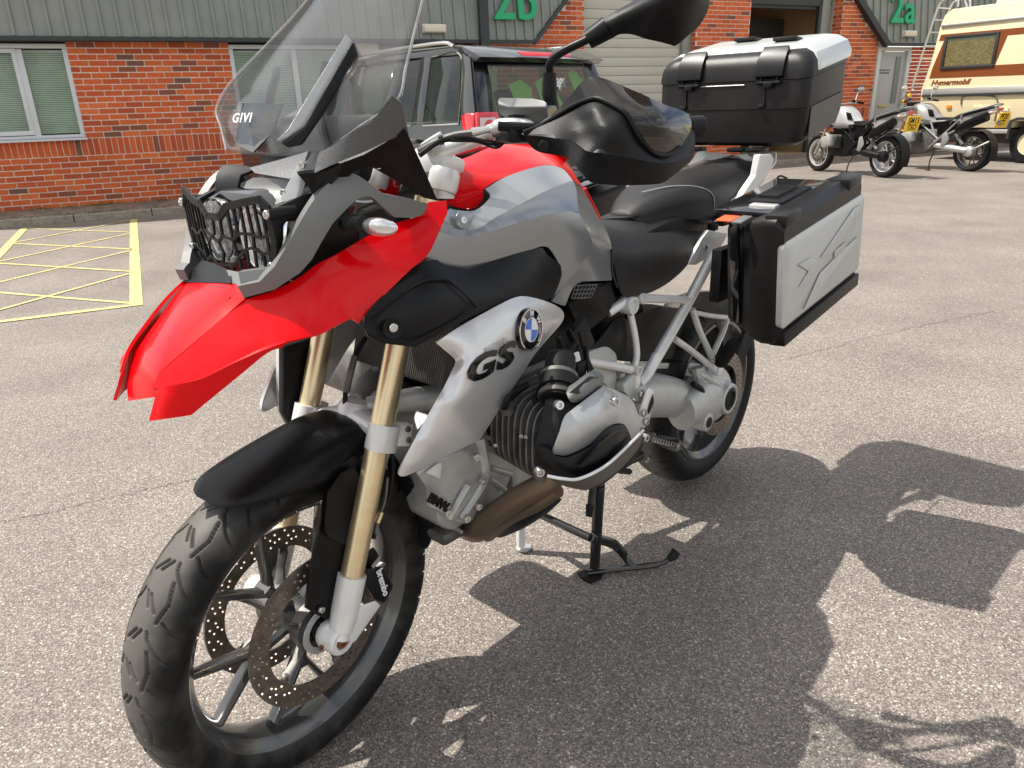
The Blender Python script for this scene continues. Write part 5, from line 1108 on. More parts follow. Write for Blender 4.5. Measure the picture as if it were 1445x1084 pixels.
sm_ = scr.modifiers.new('s', 'SOLIDIFY'); sm_.thickness = .004
E_ = catmull([r[0] for r in rows], 5); tube('screen_edge', E_, .0022, 'lens', scr, 6, False)
E_ = catmull([r[-1] for r in rows], 5); tube('screen_edge', E_, .0022, 'lens', scr, 6, False)
# dark adjuster rail seen through the screen, with its light top face
slab('screen_rail', [(1.483,0.135,1.1901),(1.4411,0.14,1.2106),(1.3417,0.14,1.3249),(1.3404,0.145,1.3051),(1.3478,0.145,1.2909),(1.4181,0.15,1.2238),(1.4582,0.15,1.1847),(1.4756,0.145,1.1815)], (-.012, -.010, 0), 'matte', bike, .003)
slab('screen_rail_cap', [(1.4841,0.137,1.1907),(1.4671,0.142,1.2033),(1.3508,0.142,1.3311),(1.3458,0.144,1.3245),(1.4451,0.144,1.2102),(1.4716,0.142,1.1957)], (.003, .0, .003), 'cast', bike, .001)
text('screen_lettering', 'GIVI', .021, 'white', bike, basis(Vector([(1.421,-.062,1.2206)][0])+Vector((.006, 0, .002)), (-.18, 1, .0), (-.35, 0, 1)), ext=.0004, bold=.0004, sx=1.1, shear=.15, space=1.15)
slab('screen_inner_panel', [(1.4011,-.1,1.2463),(1.3885,0,1.2421),(1.4255,0.02,1.1986),(1.4505,0,1.172),(1.427,-.1,1.1822)], (-.004, 0, 0), 'smoke', bike)
# instrument cluster and supports behind the screen
bm = bmesh.new(); add_box(bm, (1.30, 0, 1.17), (.03, .22, .11), Matrix.Rotation(R(-25), 3, 'Y'), .01); add_box(bm, (1.36, 0, 1.14), (.10, .12, .05), None, .01)
for s in (-1, 1): add_tube(bm, [(1.34, s*.07, 1.13), (1.37, s*.075, 1.22), (1.345, s*.07, 1.30)], [.008, .008, .006], 8)
link_bm('instrument_cluster', bm, 'black', bike)
for nm_, pts, md in (('wind_deflector', [(1.4556,0.175,1.1498),(1.4048,0.222,1.1722),(1.3556,0.264,1.1984),(1.3506,0.262,1.194),(1.2519,0.205,1.0882),(1.2769,0.2,1.0948),(1.323,0.198,1.1218),(1.374,0.197,1.1494),(1.3994,0.19,1.1436),(1.4463,0.16,1.1092),(1.4576,0.145,1.1398)], 'q2'),
                     ('deflector_rim', [(1.4551,0.142,1.1574),(1.4404,0.152,1.1744),(1.4282,0.17,1.1728),(1.4099,0.25,1.2147),(1.3811,0.272,1.2448),(1.3725,0.278,1.2366),(1.3523,0.264,1.1941),(1.3565,0.265,1.1979),(1.4063,0.224,1.1718),(1.457,0.177,1.1494),(1.4589,0.147,1.1394)], 'q2')):
    o = shell(nm_, pts, (), 'black' if md == 'q2' and nm_ == 'wind_deflector' else 'texblack', bike, .005, mode=md, ang=25)

shell('deflector_flap', [(1.4476,0.157,1.1107),(1.4577,0.147,1.1381),(1.4576,0.178,1.1495),(1.4226,0.197,1.1565),(1.424,0.185,1.1361)], (), 'black', bike, .004, mode='q1')

# ---- tank
TK = dict(parent=bike, thick=.005, h=.008, lam=.002, mirror=True, ang=70)
shell('tank_side_panel', [(1.1943,0.168,1.0667,1),(1.2158,0.176,1.0491),(1.1852,0.184,1.0344,1),(1.153,0.19,1.0276,1),(1.105,0.192,1.0432,1),(1.0459,0.19,1.0554,1),(0.9685,0.184,1.0711,1),(0.9053,0.176,1.0797,1),(0.8462,0.164,1.0831),(0.8162,0.118,1.0984,1),(0.835,0.112,1.1085,1),(0.8662,0.112,1.1136,1),(0.9071,0.114,1.1122,1),(0.9972,0.12,1.1018,1),(1.0633,0.127,1.0862),(1.0551,0.132,1.0729,1),(1.0732,0.14,1.064,1),(1.118,0.152,1.0532,1),(1.1767,0.164,1.0626,1)],
      [(1.0435,0.162,1.0749),(0.9515,0.152,1.0918),(0.8833,0.14,1.0957),(1.1207,0.172,1.0431)], 'grey', **TK)
shell('tank_side_panel', [(1.2158,0.176,1.0491),(1.1852,0.184,1.0344,1),(1.153,0.19,1.0276,1),(1.105,0.192,1.0432,1),(1.0459,0.19,1.0554,1),(0.9685,0.184,1.0711,1),(0.9053,0.176,1.0797,1),(0.8462,0.164,1.0831),(0.8437,0.172,1.0623,1),(0.8597,0.19,1.0209),(0.9134,0.2,1.0324,1),(0.9952,0.206,1.0335,1),(1.0742,0.206,1.0279,1),(1.1266,0.203,1.023,1),(1.1592,0.2,1.0195,1),(1.198,0.192,1.0218,1),(1.2344,0.184,1.0339)],
      [(1.0753,0.19,1.0388),(1.0166,0.19,1.0511),(0.9501,0.186,1.0584),(0.8882,0.18,1.0568)], 'grey', **TK)
shell('tank_side_panel', [(1.2344,0.184,1.0339),(1.198,0.192,1.0218,1),(1.1592,0.2,1.0195,1),(1.1266,0.203,1.023,1),(1.0742,0.206,1.0279,1),(0.9952,0.206,1.0335,1),(0.9134,0.2,1.0324,1),(0.8597,0.19,1.0209),(0.8363,0.194,0.9848,1),(0.8163,0.192,0.9581),(0.8259,0.192,0.9392,1),(0.8613,0.186,0.9036,1),(0.895,0.18,0.8792,1),(0.9271,0.172,0.8482),(0.9127,0.186,0.898,1),(0.9186,0.19,0.9213),(0.9561,0.194,0.9624,1),(0.9823,0.196,0.9728,1),(1.0131,0.198,0.9723,1),(1.0854,0.196,0.962,1),(1.152,0.191,0.9563,1),(1.1783,0.189,0.9606,1),(1.2096,0.187,0.9723,1),(1.2653,0.182,0.9961)],
      [(1.1374,0.203,0.9919),(1.067,0.207,0.9976),(0.9982,0.208,1.0044),(0.9211,0.206,0.9903),(0.8885,0.198,0.9424)], 'grey', **TK)
shell('tank_side_panel', [(0.8462,0.164,1.0831),(0.8437,0.172,1.0623,1),(0.8597,0.19,1.0209),(0.8363,0.194,0.9848,1),(0.8163,0.192,0.9581),(0.8259,0.192,0.9392,1),(0.8613,0.186,0.9036,1),(0.895,0.18,0.8792,1),(0.9271,0.172,0.8482),(0.8972,0.172,0.8352),(0.8806,0.17,0.8295),(0.8502,0.168,0.8634,1),(0.8221,0.17,0.871),(0.7095,0.168,0.8522),(0.7009,0.162,0.8927,1),(0.6978,0.155,0.9354,1),(0.7137,0.138,0.987,1),(0.7623,0.128,1.056,1)],
      [(0.7897,0.168,0.9986),(0.7529,0.17,0.9256),(0.799,0.176,0.8953)], 'grey', **TK)
slab('screw_recess', [(1.1917,0.1815,1.0554),(1.1825,0.179,1.0631),(1.1496,0.1775,1.0562),(1.1445,0.1785,1.0495),(1.1705,0.186,1.0305),(1.1881,0.187,1.0345),(1.1958,0.186,1.0414)], (0, .0012, 0), 'grey', bike, .0005)
bolts('panel_screw', [([(1.1791,0.186,1.0464)][0], (.3, 1, .2)), ([(1.0765,0.106,1.0772)][0], (.3, 1, .2))], 'steel', bike, .0062, .003)
shell('tank_cover', [(1.1406,0.105,1.0676),(1.125,0.09,1.1045,1),(1.0908,0.06,1.1291,1),(1.0161,0.035,1.1364,1),(0.9089,0.01,1.1527,1),(0.7809,-.01,1.1492,1),(0.733,-.015,1.1435),(0.6704,-.02,1.1244,1),(0.6746,0.02,1.0941,1),(0.7253,0.08,1.0731),(0.7506,0.12,1.0564),(0.7895,0.118,1.0764,1),(0.81,0.113,1.0977,1),(0.8325,0.11,1.1082,1),(0.8638,0.11,1.114,1),(0.9048,0.112,1.1126,1),(0.995,0.118,1.1025,1),(1.0622,0.125,1.087,1),(1.0657,0.125,1.0752,1),(1.0745,0.125,1.0616,1),(1.0884,0.122,1.0526,1),(1.1047,0.12,1.0528,1),(1.1304,0.11,1.0604,1)],
      [(1.0935,0.085,1.1174),(1.0619,0.108,1.1029),(1.0628,0.12,1.0939),(0.9818,0.078,1.1184),(0.8995,0.06,1.131),(0.8333,0.07,1.1251),(0.7967,0.088,1.1158),(1.0907,0.108,1.0864),(0.962,0.088,1.1189)], 'red', bike, .005, .01, mirror=True, ang=30)
tube('tank_trim_strip', [(0.7558,0.124,1.057),(0.7328,0.13,1.0193),(0.7156,0.136,0.987)], .006, 'red', bike, 8, flat=.6)
bm = bmesh.new()   # tank core keeps daylight from showing through
add_hull(bm, [(1.10, -.11, 1.06), (1.10, .11, 1.06), (1.10, .14, .90), (1.10, -.14, .90)], [(.72, -.10, .99), (.72, .10, .99), (.72, .13, .80), (.72, -.13, .80)], bev=.02)
link_bm('fuel_tank', bm, 'black', bike)
# ---- black air intake panel under the grey panel
shell('intake_panel', [(1.2528,0.194,0.9919),(1.2755,0.194,0.9935),(1.3084,0.195,0.9917),(1.3636,0.202,0.9642),(1.413,0.207,0.9386),(1.4234,0.21,0.9231),(1.421,0.215,0.9026),(1.4003,0.222,0.8871),(1.3455,0.232,0.8689),(1.3096,0.24,0.8783),(1.2674,0.24,0.8877),(1.1485,0.232,0.8986),(1.1027,0.23,0.901),(1.0643,0.226,0.8958),(0.9919,0.215,0.8714),(0.9548,0.2,0.87),(0.9273,0.195,0.9062),(0.9227,0.193,0.9261),(0.9688,0.197,0.9546),(0.9862,0.199,0.9723),(1.0657,0.199,0.9722),(1.1816,0.197,0.9632),(1.237,0.195,0.9796)],
      [(1.2626,0.222,0.9699),(1.3037,0.218,0.9734),(1.3498,0.212,0.9745),(1.2053,0.238,0.9151),(1.1862,0.225,0.9312),(1.0872,0.222,0.9269),(1.0033,0.215,0.9184)], 'matte', bike, .005, .01, mirror=True)
shell('intake_recess', [(1.27,0.2245,0.964,1),(1.2543,0.227,0.958,1),(1.2181,0.241,0.9164,1),(1.2148,0.243,0.907,1),(1.2318,0.244,0.9018,1),(1.3095,0.241,0.889,1),(1.3438,0.239,0.8813,1),(1.3591,0.237,0.8823),(1.4044,0.229,0.8995),(1.4221,0.219,0.9119,1),(1.4233,0.217,0.9282),(1.3664,0.219,0.9506),(1.3081,0.2225,0.9681,1)],
      [(1.2809,0.212,0.9198),(1.3363,0.208,0.9103),(1.2456,0.215,0.9271)], 'black', bike, .003, .008)
tube('recess_rim', [(1.2717,0.2265,0.9653),(1.2561,0.229,0.9593),(1.22,0.243,0.9178),(1.2158,0.245,0.9068),(1.2338,0.246,0.9018),(1.3114,0.243,0.8887),(1.3455,0.241,0.8811),(1.3608,0.239,0.8821),(1.406,0.231,0.8992),(1.4244,0.221,0.9121),(1.4255,0.219,0.929),(1.3678,0.221,0.9519),(1.3097,0.2245,0.9693),(1.2717,0.2265,0.9653)], .0014, 'black', bike, 6)
lathe('screw_cup', [(.0001, 0), (.012, 0), (.016, .002), (.016, .0035), (.012, .003), (.0001, .002)], Vector([(1.3821,0.222,0.9113)][0])+Vector((.006, .012, 0)), (.4, 1, .1), 'matte', bike, 24)
bolts('panel_screw', [(Vector([(1.3819,0.222,0.9129)][0])+Vector((.008, .017, 0)), (.4, 1, .1))], 'steel', bike, .007, .003)
# ---- silver shroud with badge and lettering
shell('side_shroud', [(1.3,0.232,0.8648),(1.245,0.236,0.8818,1),(1.1569,0.24,0.8997),(1.1113,0.238,0.904,1),(1.0755,0.236,0.8987,1),(1.0073,0.228,0.8733,1),(0.9612,0.222,0.8493,1),(0.9496,0.222,0.8333,1),(0.9625,0.226,0.8198,1),(1.0206,0.238,0.8029,1),(1.0658,0.245,0.7859,1),(1.0995,0.248,0.7636),(1.1524,0.248,0.724,1),(1.1849,0.246,0.6943,1),(1.2205,0.242,0.6611),(1.3016,0.236,0.6571),(1.3707,0.228,0.6492,1),(1.3892,0.226,0.6506,1),(1.3949,0.226,0.6591,1),(1.3823,0.23,0.6842,1),(1.3433,0.238,0.7387),(1.3012,0.242,0.7841,1),(1.2688,0.238,0.8158,1),(1.261,0.234,0.824,1),(1.2671,0.23,0.8337,1)],
      [(1.2459,0.259,0.8406),(1.2253,0.259,0.8538),(1.1442,0.257,0.8752),(1.0975,0.255,0.8818),(1.2676,0.26,0.821),(1.3123,0.258,0.771),(1.3537,0.247,0.711),(1.3805,0.237,0.6723),(0.995,0.238,0.8385),(1.0611,0.252,0.8196),(1.1149,0.258,0.8063),(1.1851,0.26,0.763),(1.2455,0.256,0.7299),(1.3097,0.249,0.7033),(1.2924,0.244,0.68),(1.2092,0.25,0.7164),(1.1384,0.258,0.7808),(1.186,0.264,0.826),(1.2792,0.263,0.7693),(1.093,0.26,0.8447),(1.2666,0.243,0.8428),(1.2091,0.249,0.8701),(1.1217,0.247,0.8915)],
      'silver', bike, .006, .006, lam=.00015, mirror=True, ang=50)
slab('shroud_bevel', [(1.3017,0.236,0.8649),(1.2488,0.24,0.8815),(1.231,0.246,0.8711),(1.2534,0.262,0.845),(1.2646,0.238,0.8266),(1.2697,0.234,0.8353)], (0, .001, 0), 'silver', bike, .0004)
bpy.data.objects.remove(bpy.data.objects['shroud_bevel'])
BC = Vector([(1.0999,0.262,0.8455)][0]); bx = Vector([(1.0524,0.255,0.833)][0])-Vector([(1.1435,0.268,0.8568)][0]); bu = Vector((-.15, -.10, 1)); BM_ = basis(BC, bx, bu)
bn = Vector((BM_[0][2], BM_[1][2], BM_[2][2]))
bm = bmesh.new(); add_lathe(bm, [(.0001, -.010), (.0395, -.010), (.0395, .003), (.0375, .0042), (.0001, .0042)], BC, bn, 48); badge = link_bm('badge', bm, 'gloss', bike)
bm = bmesh.new(); add_lathe(bm, [(.0366, .0040), (.0392, .0040), (.0392, .0050), (.0366, .0050), (.0366, .0040)], BC, bn, 48); add_lathe(bm, [(.0212, .0040), (.0226, .0040), (.0226, .0050), (.0212, .0050), (.0212, .0040)], BC, bn, 48); link_bm('badge_ring', bm, 'chrome', badge)
for k in range(4):
    bm = bmesh.new(); vs = [bm.verts.new(BM_ @ Vector((0, 0, .0046)))]+[bm.verts.new(BM_ @ Vector((.0214*math.cos(R(k*90+i*10)), .0214*math.sin(R(k*90+i*10)), .0046))) for i in range(10)]
    bm.faces.new(vs); link_bm('badge_quarter', bm, 'blue' if k in (1, 3) else 'white', badge)
for ch, an in (('B', 146), ('M', 92), ('W', 38)):
    a = R(an); text('badge_letter', ch, .0150, 'white', badge, BM_ @ Matrix.Translation((.0295*math.cos(a), .0295*math.sin(a), .0046)) @ Matrix.Rotation(a-R(90), 4, 'Z'), ext=.0003, bold=.0004)
ga, gb = Vector([(1.2633,0.267,0.8084)][0]), Vector([(1.1512,0.265,0.8152)][0])
GM = basis((ga+gb)/2, gb-ga, (-.3, 0, 1))
for ch, off in (('G', -.031), ('S', .031)):
    text('model_lettering', ch, .078, 'gloss', bike, GM @ Matrix.Translation((off, -.001, .0015)) @ Matrix.Diagonal((1.22, .72, 1, 1)), ext=.002, bold=.0035, shear=.25)
ra, rb = Vector([(1.2296,0.266,0.8333)][0]), Vector([(1.1533,0.265,0.8427)][0])
text('model_number', 'R1200', .0165, 'cast', bike, basis((ra+rb)/2, rb-ra, (-.3, 0, 1)) @ Matrix.Translation((0, 0, .0012)), ext=.0006, sx=1.25, space=1.05)

# ---- engine
bm = bmesh.new()
def ringbox(x0, x1, z0, z1, y, r): return [(x0+r, y, z0), (x1-r, y, z0), (x1, y, z0+r), (x1, y, z1-r), (x1-r, y, z1), (x0+r, y, z1), (x0, y, z1-r), (x0, y, z0+r)]
add_hull(bm, ringbox(.82, 1.24, .41, .66, .13, .04), ringbox(.82, 1.24, .41, .66, -.13, .04), bev=.015)
add_hull(bm, ringbox(.66, 1.05, .40, .70, .16, .04), ringbox(.66, 1.05, .40, .70, -.16, .04), bev=.015)
link_bm('crankcase', bm, 'cast', bike)
shell('engine_front_cover', [(1.3122,0.17,0.6067),(1.2602,0.175,0.6166),(1.1912,0.18,0.6306),(1.1533,0.18,0.626),(1.1213,0.18,0.6003),(1.0426,0.17,0.5258),(1.0532,0.17,0.5148),(1.0801,0.165,0.4679),(1.1155,0.16,0.4456),(1.1808,0.155,0.4327),(1.2277,0.15,0.4626),(1.2744,0.15,0.5128),(1.2819,0.16,0.557)],
      [(1.2185,0.19,0.6233),(1.1711,0.185,0.5665),(1.1814,0.18,0.5165),(1.2441,0.17,0.5584),(1.2363,0.17,0.4792),(1.1425,0.178,0.5189),(1.1119,0.18,0.5413)], 'cast', bike, .01, mode='lin', ang=20, bev=.003)
slab('cover_window', [(1.3034,0.181,0.609),(1.27,0.183,0.6185),(1.265,0.183,0.6143),(1.2712,0.181,0.5834)], (0, .004, 0), 'frame', bike, .001)
bm = bmesh.new()
for a in ([(400, 190), (440, 220), (420, 330), (430, 380), (370, 560)], [(215, 295), (330, 410), (250, 560)]):
    pass
add_tube(bm, [(1.1641,0.185,0.6291),(1.1603,0.188,0.5961),(1.1563,0.188,0.5616),(1.1604,0.184,0.5284),(1.2127,0.172,0.4691)], [.012, .010, .010, .009, .008], 8)
add_tube(bm, [(1.1996,0.182,0.5393),(1.2227,0.18,0.5152),(1.2437,0.172,0.481)], [.008, .007, .006], 8)
add_tube(bm, [(1.14,0.186,0.5973),(1.0663,0.18,0.5432)], [.006, .006], 8, False)
add_tube(bm, [(1.1374,0.184,0.5528),(1.0701,0.176,0.5083)], [.006, .006], 8, False)
add_tube(bm, [(1.1398,0.182,0.5289),(1.0892,0.174,0.4801)], [.006, .006], 8, False)
link_bm('cover_rib', bm, 'cast', bike)
bolts('engine_bolt', [([(1.1876,0.195,0.6017)][0], (.3, 1, 0)), ([(1.1708,0.192,0.5402)][0], (.3, 1, 0)), ([(1.1793,0.185,0.4858)][0], (.3, 1, 0)), ([(1.2549,0.178,0.5027)][0], (.3, 1, 0)), ([(1.2085,0.18,0.4702)][0], (.3, 1, 0))], 'steel', bike, .008, .008)
text('engine_lettering', 'BMW', .026, 'black', bike, basis(Vector([(1.2703,0.172,0.5318)][0])+Vector((.004, .006, 0)), Vector([(1.2456,0.172,0.5072)][0])-Vector([(1.2913,0.172,0.5515)][0]), (-.2, 0, 1)), ext=.002, bold=.0008)
# cylinder fins, each fin a plate across the barrel
def fin_ring(y, sc=1):
    pts = [(1.135, .715), (1.07, .73), (.95, .725), (.92, .69), (.92, .61), (.95, .565), (1.07, .555), (1.14, .59), (1.15, .65)]
    cx, cz = 1.03, .645; return [(cx+(a-cx)*sc, y, cz+(b-cz)*sc) for a, b in pts]
f0 = Vector([(1.1195,0.2,0.6432)][0]); f1 = Vector([(1.1588,0.335,0.6782)][0])
bm = bmesh.new(); add_hull(bm, fin_ring(.15, .72), fin_ring(.35, .72)); link_bm('cylinder_barrel', bm, 'black', bike)
for k in range(8):
    y = .200+.0185*k; P = catmull([(p[0]+.004*k, y, p[2]) for p in fin_ring(y)], 4, True)
    slab('cooling_fin', P, (0, .0042, 0), 'castd', bike, .0012)
bm = bmesh.new(); add_hull(bm, fin_ring(-.15, .95), fin_ring(-.42, .95), bev=.02); link_bm('right_cylinder', bm, 'castd', bike)
# head and covers (outer face y about .43)
shell('cylinder_head', [(1.1609,0.35,0.7461),(1.1989,0.36,0.684),(1.2054,0.36,0.645),(1.2094,0.375,0.6355),(1.1887,0.39,0.6221),(1.1436,0.4,0.6111),(1.0634,0.4,0.6127),(0.9547,0.38,0.6273),(0.8737,0.36,0.6303),(0.8984,0.34,0.6784),(0.9699,0.34,0.7133),(1.0725,0.33,0.7458)],
      [(1.1919,0.38,0.7029),(1.1481,0.39,0.7291)], 'black', bike, .03, .015, ang=50)
shell('head_cover', [(1.1987,0.398,0.6751,1),(1.1957,0.402,0.6914,1),(1.1765,0.402,0.7304,1),(1.1442,0.396,0.7371,1),(1.025,0.37,0.7349,1),(0.9983,0.365,0.7269,1),(0.931,0.362,0.6894,1),(0.9054,0.365,0.6645),(0.8884,0.37,0.6219,1),(0.8976,0.375,0.5967,1),(0.9352,0.385,0.5904),(0.9708,0.398,0.6337,1),(0.9951,0.402,0.6596,1),(1.0266,0.405,0.6721,1),(1.0632,0.408,0.6753,1),(1.1117,0.412,0.6635),(1.171,0.408,0.6638,1),(1.1915,0.402,0.6698,1)],
      [(1.1859,0.42,0.7122),(1.1496,0.418,0.7294),(1.0687,0.402,0.73),(1.0044,0.398,0.7003),(0.9494,0.39,0.6546),(1.1585,0.425,0.6923),(1.1057,0.425,0.7009),(1.0351,0.415,0.6942)], 'cast', bike, .008, .008, ang=55)
shell('head_guard', [(1.2218,0.38,0.6914),(1.2101,0.395,0.6862,1),(1.205,0.405,0.6747),(1.1745,0.413,0.6643,1),(1.1185,0.418,0.6654),(1.0729,0.415,0.6779,1),(1.0334,0.412,0.6739,1),(1.0055,0.41,0.662,1),(0.9792,0.405,0.6365),(0.9497,0.395,0.5965),(0.8985,0.38,0.5985),(0.8952,0.382,0.5795,1),(0.9233,0.39,0.5693,1),(1.002,0.4,0.5625,1),(1.0622,0.4,0.5563,1),(1.1065,0.395,0.5638,1),(1.1542,0.385,0.5897,1),(1.1877,0.375,0.6166,1),(1.2033,0.365,0.6337),(1.2059,0.362,0.6498)],
      [(1.2197,0.425,0.6695),(1.177,0.435,0.652),(1.1211,0.437,0.6546),(1.0488,0.43,0.6581),(1.0672,0.43,0.6319),(1.1925,0.425,0.6393),(0.9842,0.41,0.6159)], 'black', bike, .008, .01, ang=45)
shell('head_guard_insert', [(1.1502,0.443,0.6655),(1.1238,0.443,0.6772),(1.0737,0.437,0.6791),(1.052,0.434,0.6747),(1.0148,0.425,0.6506),(1.0537,0.436,0.6452),(1.1109,0.443,0.6465),(1.1817,0.443,0.6545)], (), 'matte', bike, .006, mode='lin')
shell('skid_edge', [(1.2523,0.43,0.663),(1.2284,0.445,0.6529,1),(1.1933,0.452,0.6416,1),(1.1244,0.455,0.6396),(1.0265,0.44,0.6425,1),(0.9567,0.42,0.6358),(0.9533,0.42,0.6273),(0.9926,0.432,0.6127,1),(1.0611,0.44,0.6014),(1.1207,0.442,0.5986),(1.1564,0.435,0.5974),(1.1989,0.43,0.6208),(1.2308,0.425,0.6433)], (), 'panbrown', bike, .004, .01)
tube('guard_edge', [(1.2547,0.432,0.6654),(1.2309,0.447,0.6554),(1.1959,0.454,0.6442),(1.1272,0.457,0.6422),(1.0296,0.442,0.6451),(0.9585,0.422,0.6392)], .0028, 'frame', bike, 8)
bolts('head_bolt', [([(1.0419,0.41,0.7235)][0], (.3, 1, .2)), ([(1.1576,0.375,0.7445)][0], (.5, 1, .3)), ([(1.2224,0.385,0.6467)][0], (.5, 1, 0)), ([(0.9221,0.4,0.6059)][0], (0, 1, 0))], 'steel', bike, .009, .010)
shell('throttle_cover', [(1.1286,0.37,0.7565),(1.1199,0.37,0.7654),(1.0367,0.35,0.7642,1),(0.9975,0.34,0.755,1),(0.9739,0.34,0.7357),(0.9908,0.35,0.7261),(1.1003,0.38,0.7345,1),(1.1331,0.385,0.7442,1)], [(1.1017,0.39,0.7646)], 'dgrey', bike, .015, .008, ang=50, bev=.002)
shell('throttle_cover_inset', [(1.142,0.392,0.7666),(1.0598,0.372,0.7677),(1.0209,0.362,0.7522),(1.1189,0.392,0.7569)], (), 'matte', bike, .004, mode='lin')
# intake stub and clamps
bm = bmesh.new(); q0, q1 = Vector([(1.0561,0.3,0.7872)][0]), Vector([(1.1178,0.34,0.73)][0])
add_tube(bm, [q0+Vector((0, 0, .01)), q0, q1], [.024, .028, .032], 20, False); add_tube(bm, [q0.lerp(q1, .5), q0.lerp(q1, .75)], [.036, .036], 20, False); link_bm('intake_stub', bm, 'rubber', bike)
for t in (.42, .66, .86):
    a = q0.lerp(q1, t); tube('hose_clamp', [a, a+(q1-q0).normalized()*.008], [.0355, .0355], 'castd', bike, 20, False)
bm = bmesh.new(); random.seed(3)
for i in range(7):
    a = Vector([(0.9844,0.26,0.7726)][0])+Vector((random.uniform(-.03, .03), random.uniform(-.02, .03), random.uniform(-.03, .05))); add_tube(bm, [a, a+Vector((random.uniform(-.04, .02), .01, -.05)), a+Vector((random.uniform(-.06, .0), .03, -.10))], .0045, 6)
add_box(bm, [(0.8927,0.22,0.7724)][0], (.05, .02, .07), Matrix.Rotation(.5, 3, 'Y'), .003); add_box(bm, [(0.9647,0.26,0.7588)][0], (.03, .02, .05), Matrix.Rotation(.3, 3, 'Y'), .003); add_box(bm, [(0.9771,0.28,0.7405)][0], (.03, .02, .03), None, .003)
link_bm('wiring', bm, 'black', bike)
slab('injector_tag', [(1.0094,0.29,0.781),(0.9934,0.29,0.7809),(0.9869,0.29,0.7624),(1.0031,0.29,0.7625)], (0, .004, 0), 'white', bike)
bm = bmesh.new(); add_box(bm, (.95, 0, .74), (.34, .24, .16), None, .02); add_box(bm, (.80, 0, .55), (.30, .26, .26), None, .02); add_box(bm, (.62, 0, .72), (.30, .22, .20), None, .02); link_bm('airbox', bm, 'black', bike)
# ---- exhaust header and pan
bm = bmesh.new()
add_tube(bm, [(1.1202,0.34,0.5876),(1.1281,0.32,0.5615),(1.1426,0.26,0.5138),(1.1527,0.19,0.4483),(1.1435,0.14,0.3937),(1.1135,0.06,0.3585)], [.023, .023, .023, .0235, .025, .024], 20); link_bm('exhaust_header', bm, 'exh', bike)
tube('exhaust_header', [(1.0932,0.32,0.5328),(1.1036,0.27,0.4859),(1.1062,0.2,0.4308),(1.0931,0.12,0.3506)], .016, 'exh', bike, 16)
shell('skid_plate', [(1.07,0.11,0.3354),(1.0797,0.18,0.3897),(1.0698,0.24,0.4548),(1.0637,0.29,0.4976),(1.031,0.28,0.4684),(1.029,0.24,0.4209),(1.039,0.18,0.3651),(1.043,0.11,0.3139)], [(1.0753,0.22,0.419)], 'black', bike, .003, .01)
shell('bash_plate', [(1.2274,0.1,0.4483),(1.1967,0.12,0.4265),(1.1505,0.12,0.3784),(1.1269,0.1,0.3437),(1.1633,0.1,0.3765),(1.217,0.09,0.432)], (), 'cast', bike, .003, mode='lin')
bm = bmesh.new(); add_box(bm, (1.03, 0, .385), (.36, .22, .03), None, .01); link_bm('sump_guard', bm, 'castd', bike)
# ---- side fairings behind the tank
shell('frame_cover', [(0.8584,0.16,0.8267),(0.7001,0.16,0.8466),(0.675,0.155,0.7973),(0.6998,0.15,0.7623),(0.7711,0.15,0.7443),(0.7968,0.155,0.7368),(0.8549,0.16,0.8214)], (), 'black', bike, .01, mode='lin', bev=.002)
slab('vent_grille', [(0.8313,0.164,0.8649),(0.7414,0.164,0.8525),(0.7678,0.164,0.8201),(0.8349,0.164,0.8315),(0.8528,0.164,0.8442)], (0, .003, 0), 'black', bike, .001)
bm = bmesh.new()
for i in range(7):
    a = Vector([(0.8449,0.169,0.8659)][0]).lerp(Vector([(0.7675,0.169,0.8534)][0]), i/6); b = Vector([(0.8591,0.169,0.8409)][0]).lerp(Vector([(0.7898,0.169,0.8286)][0]), i/6); add_tube(bm, [a, b], .0013, 5, False)
for i in range(4):
    a = Vector([(0.8449,0.169,0.8659)][0]).lerp(Vector([(0.8591,0.169,0.8409)][0]), i/3); b = Vector([(0.7675,0.169,0.8534)][0]).lerp(Vector([(0.7898,0.169,0.8286)][0]), i/3); add_tube(bm, [a, b], .0013, 5, False)
meta(link_bm('vent_mesh', bm, 'castd', bike), kind='stuff')
shell('side_fairing', [(0.7861,0.15,0.6964),(0.7351,0.15,0.7108),(0.6735,0.155,0.7522),(0.6439,0.155,0.7532),(0.614,0.15,0.7328),(0.5903,0.15,0.7012),(0.5597,0.145,0.6086),(0.6108,0.145,0.6253),(0.7782,0.15,0.6844)], [(0.6907,0.168,0.7132),(0.7363,0.16,0.6929)], 'matte', bike, .01, .015, bev=.002)
shell('side_fairing_rear', [(0.5696,0.12,0.7256),(0.4165,0.12,0.7223),(0.3435,0.11,0.6646),(0.4577,0.12,0.5957),(0.5319,0.13,0.6006)], (), 'black', bike, .02, mode='lin')
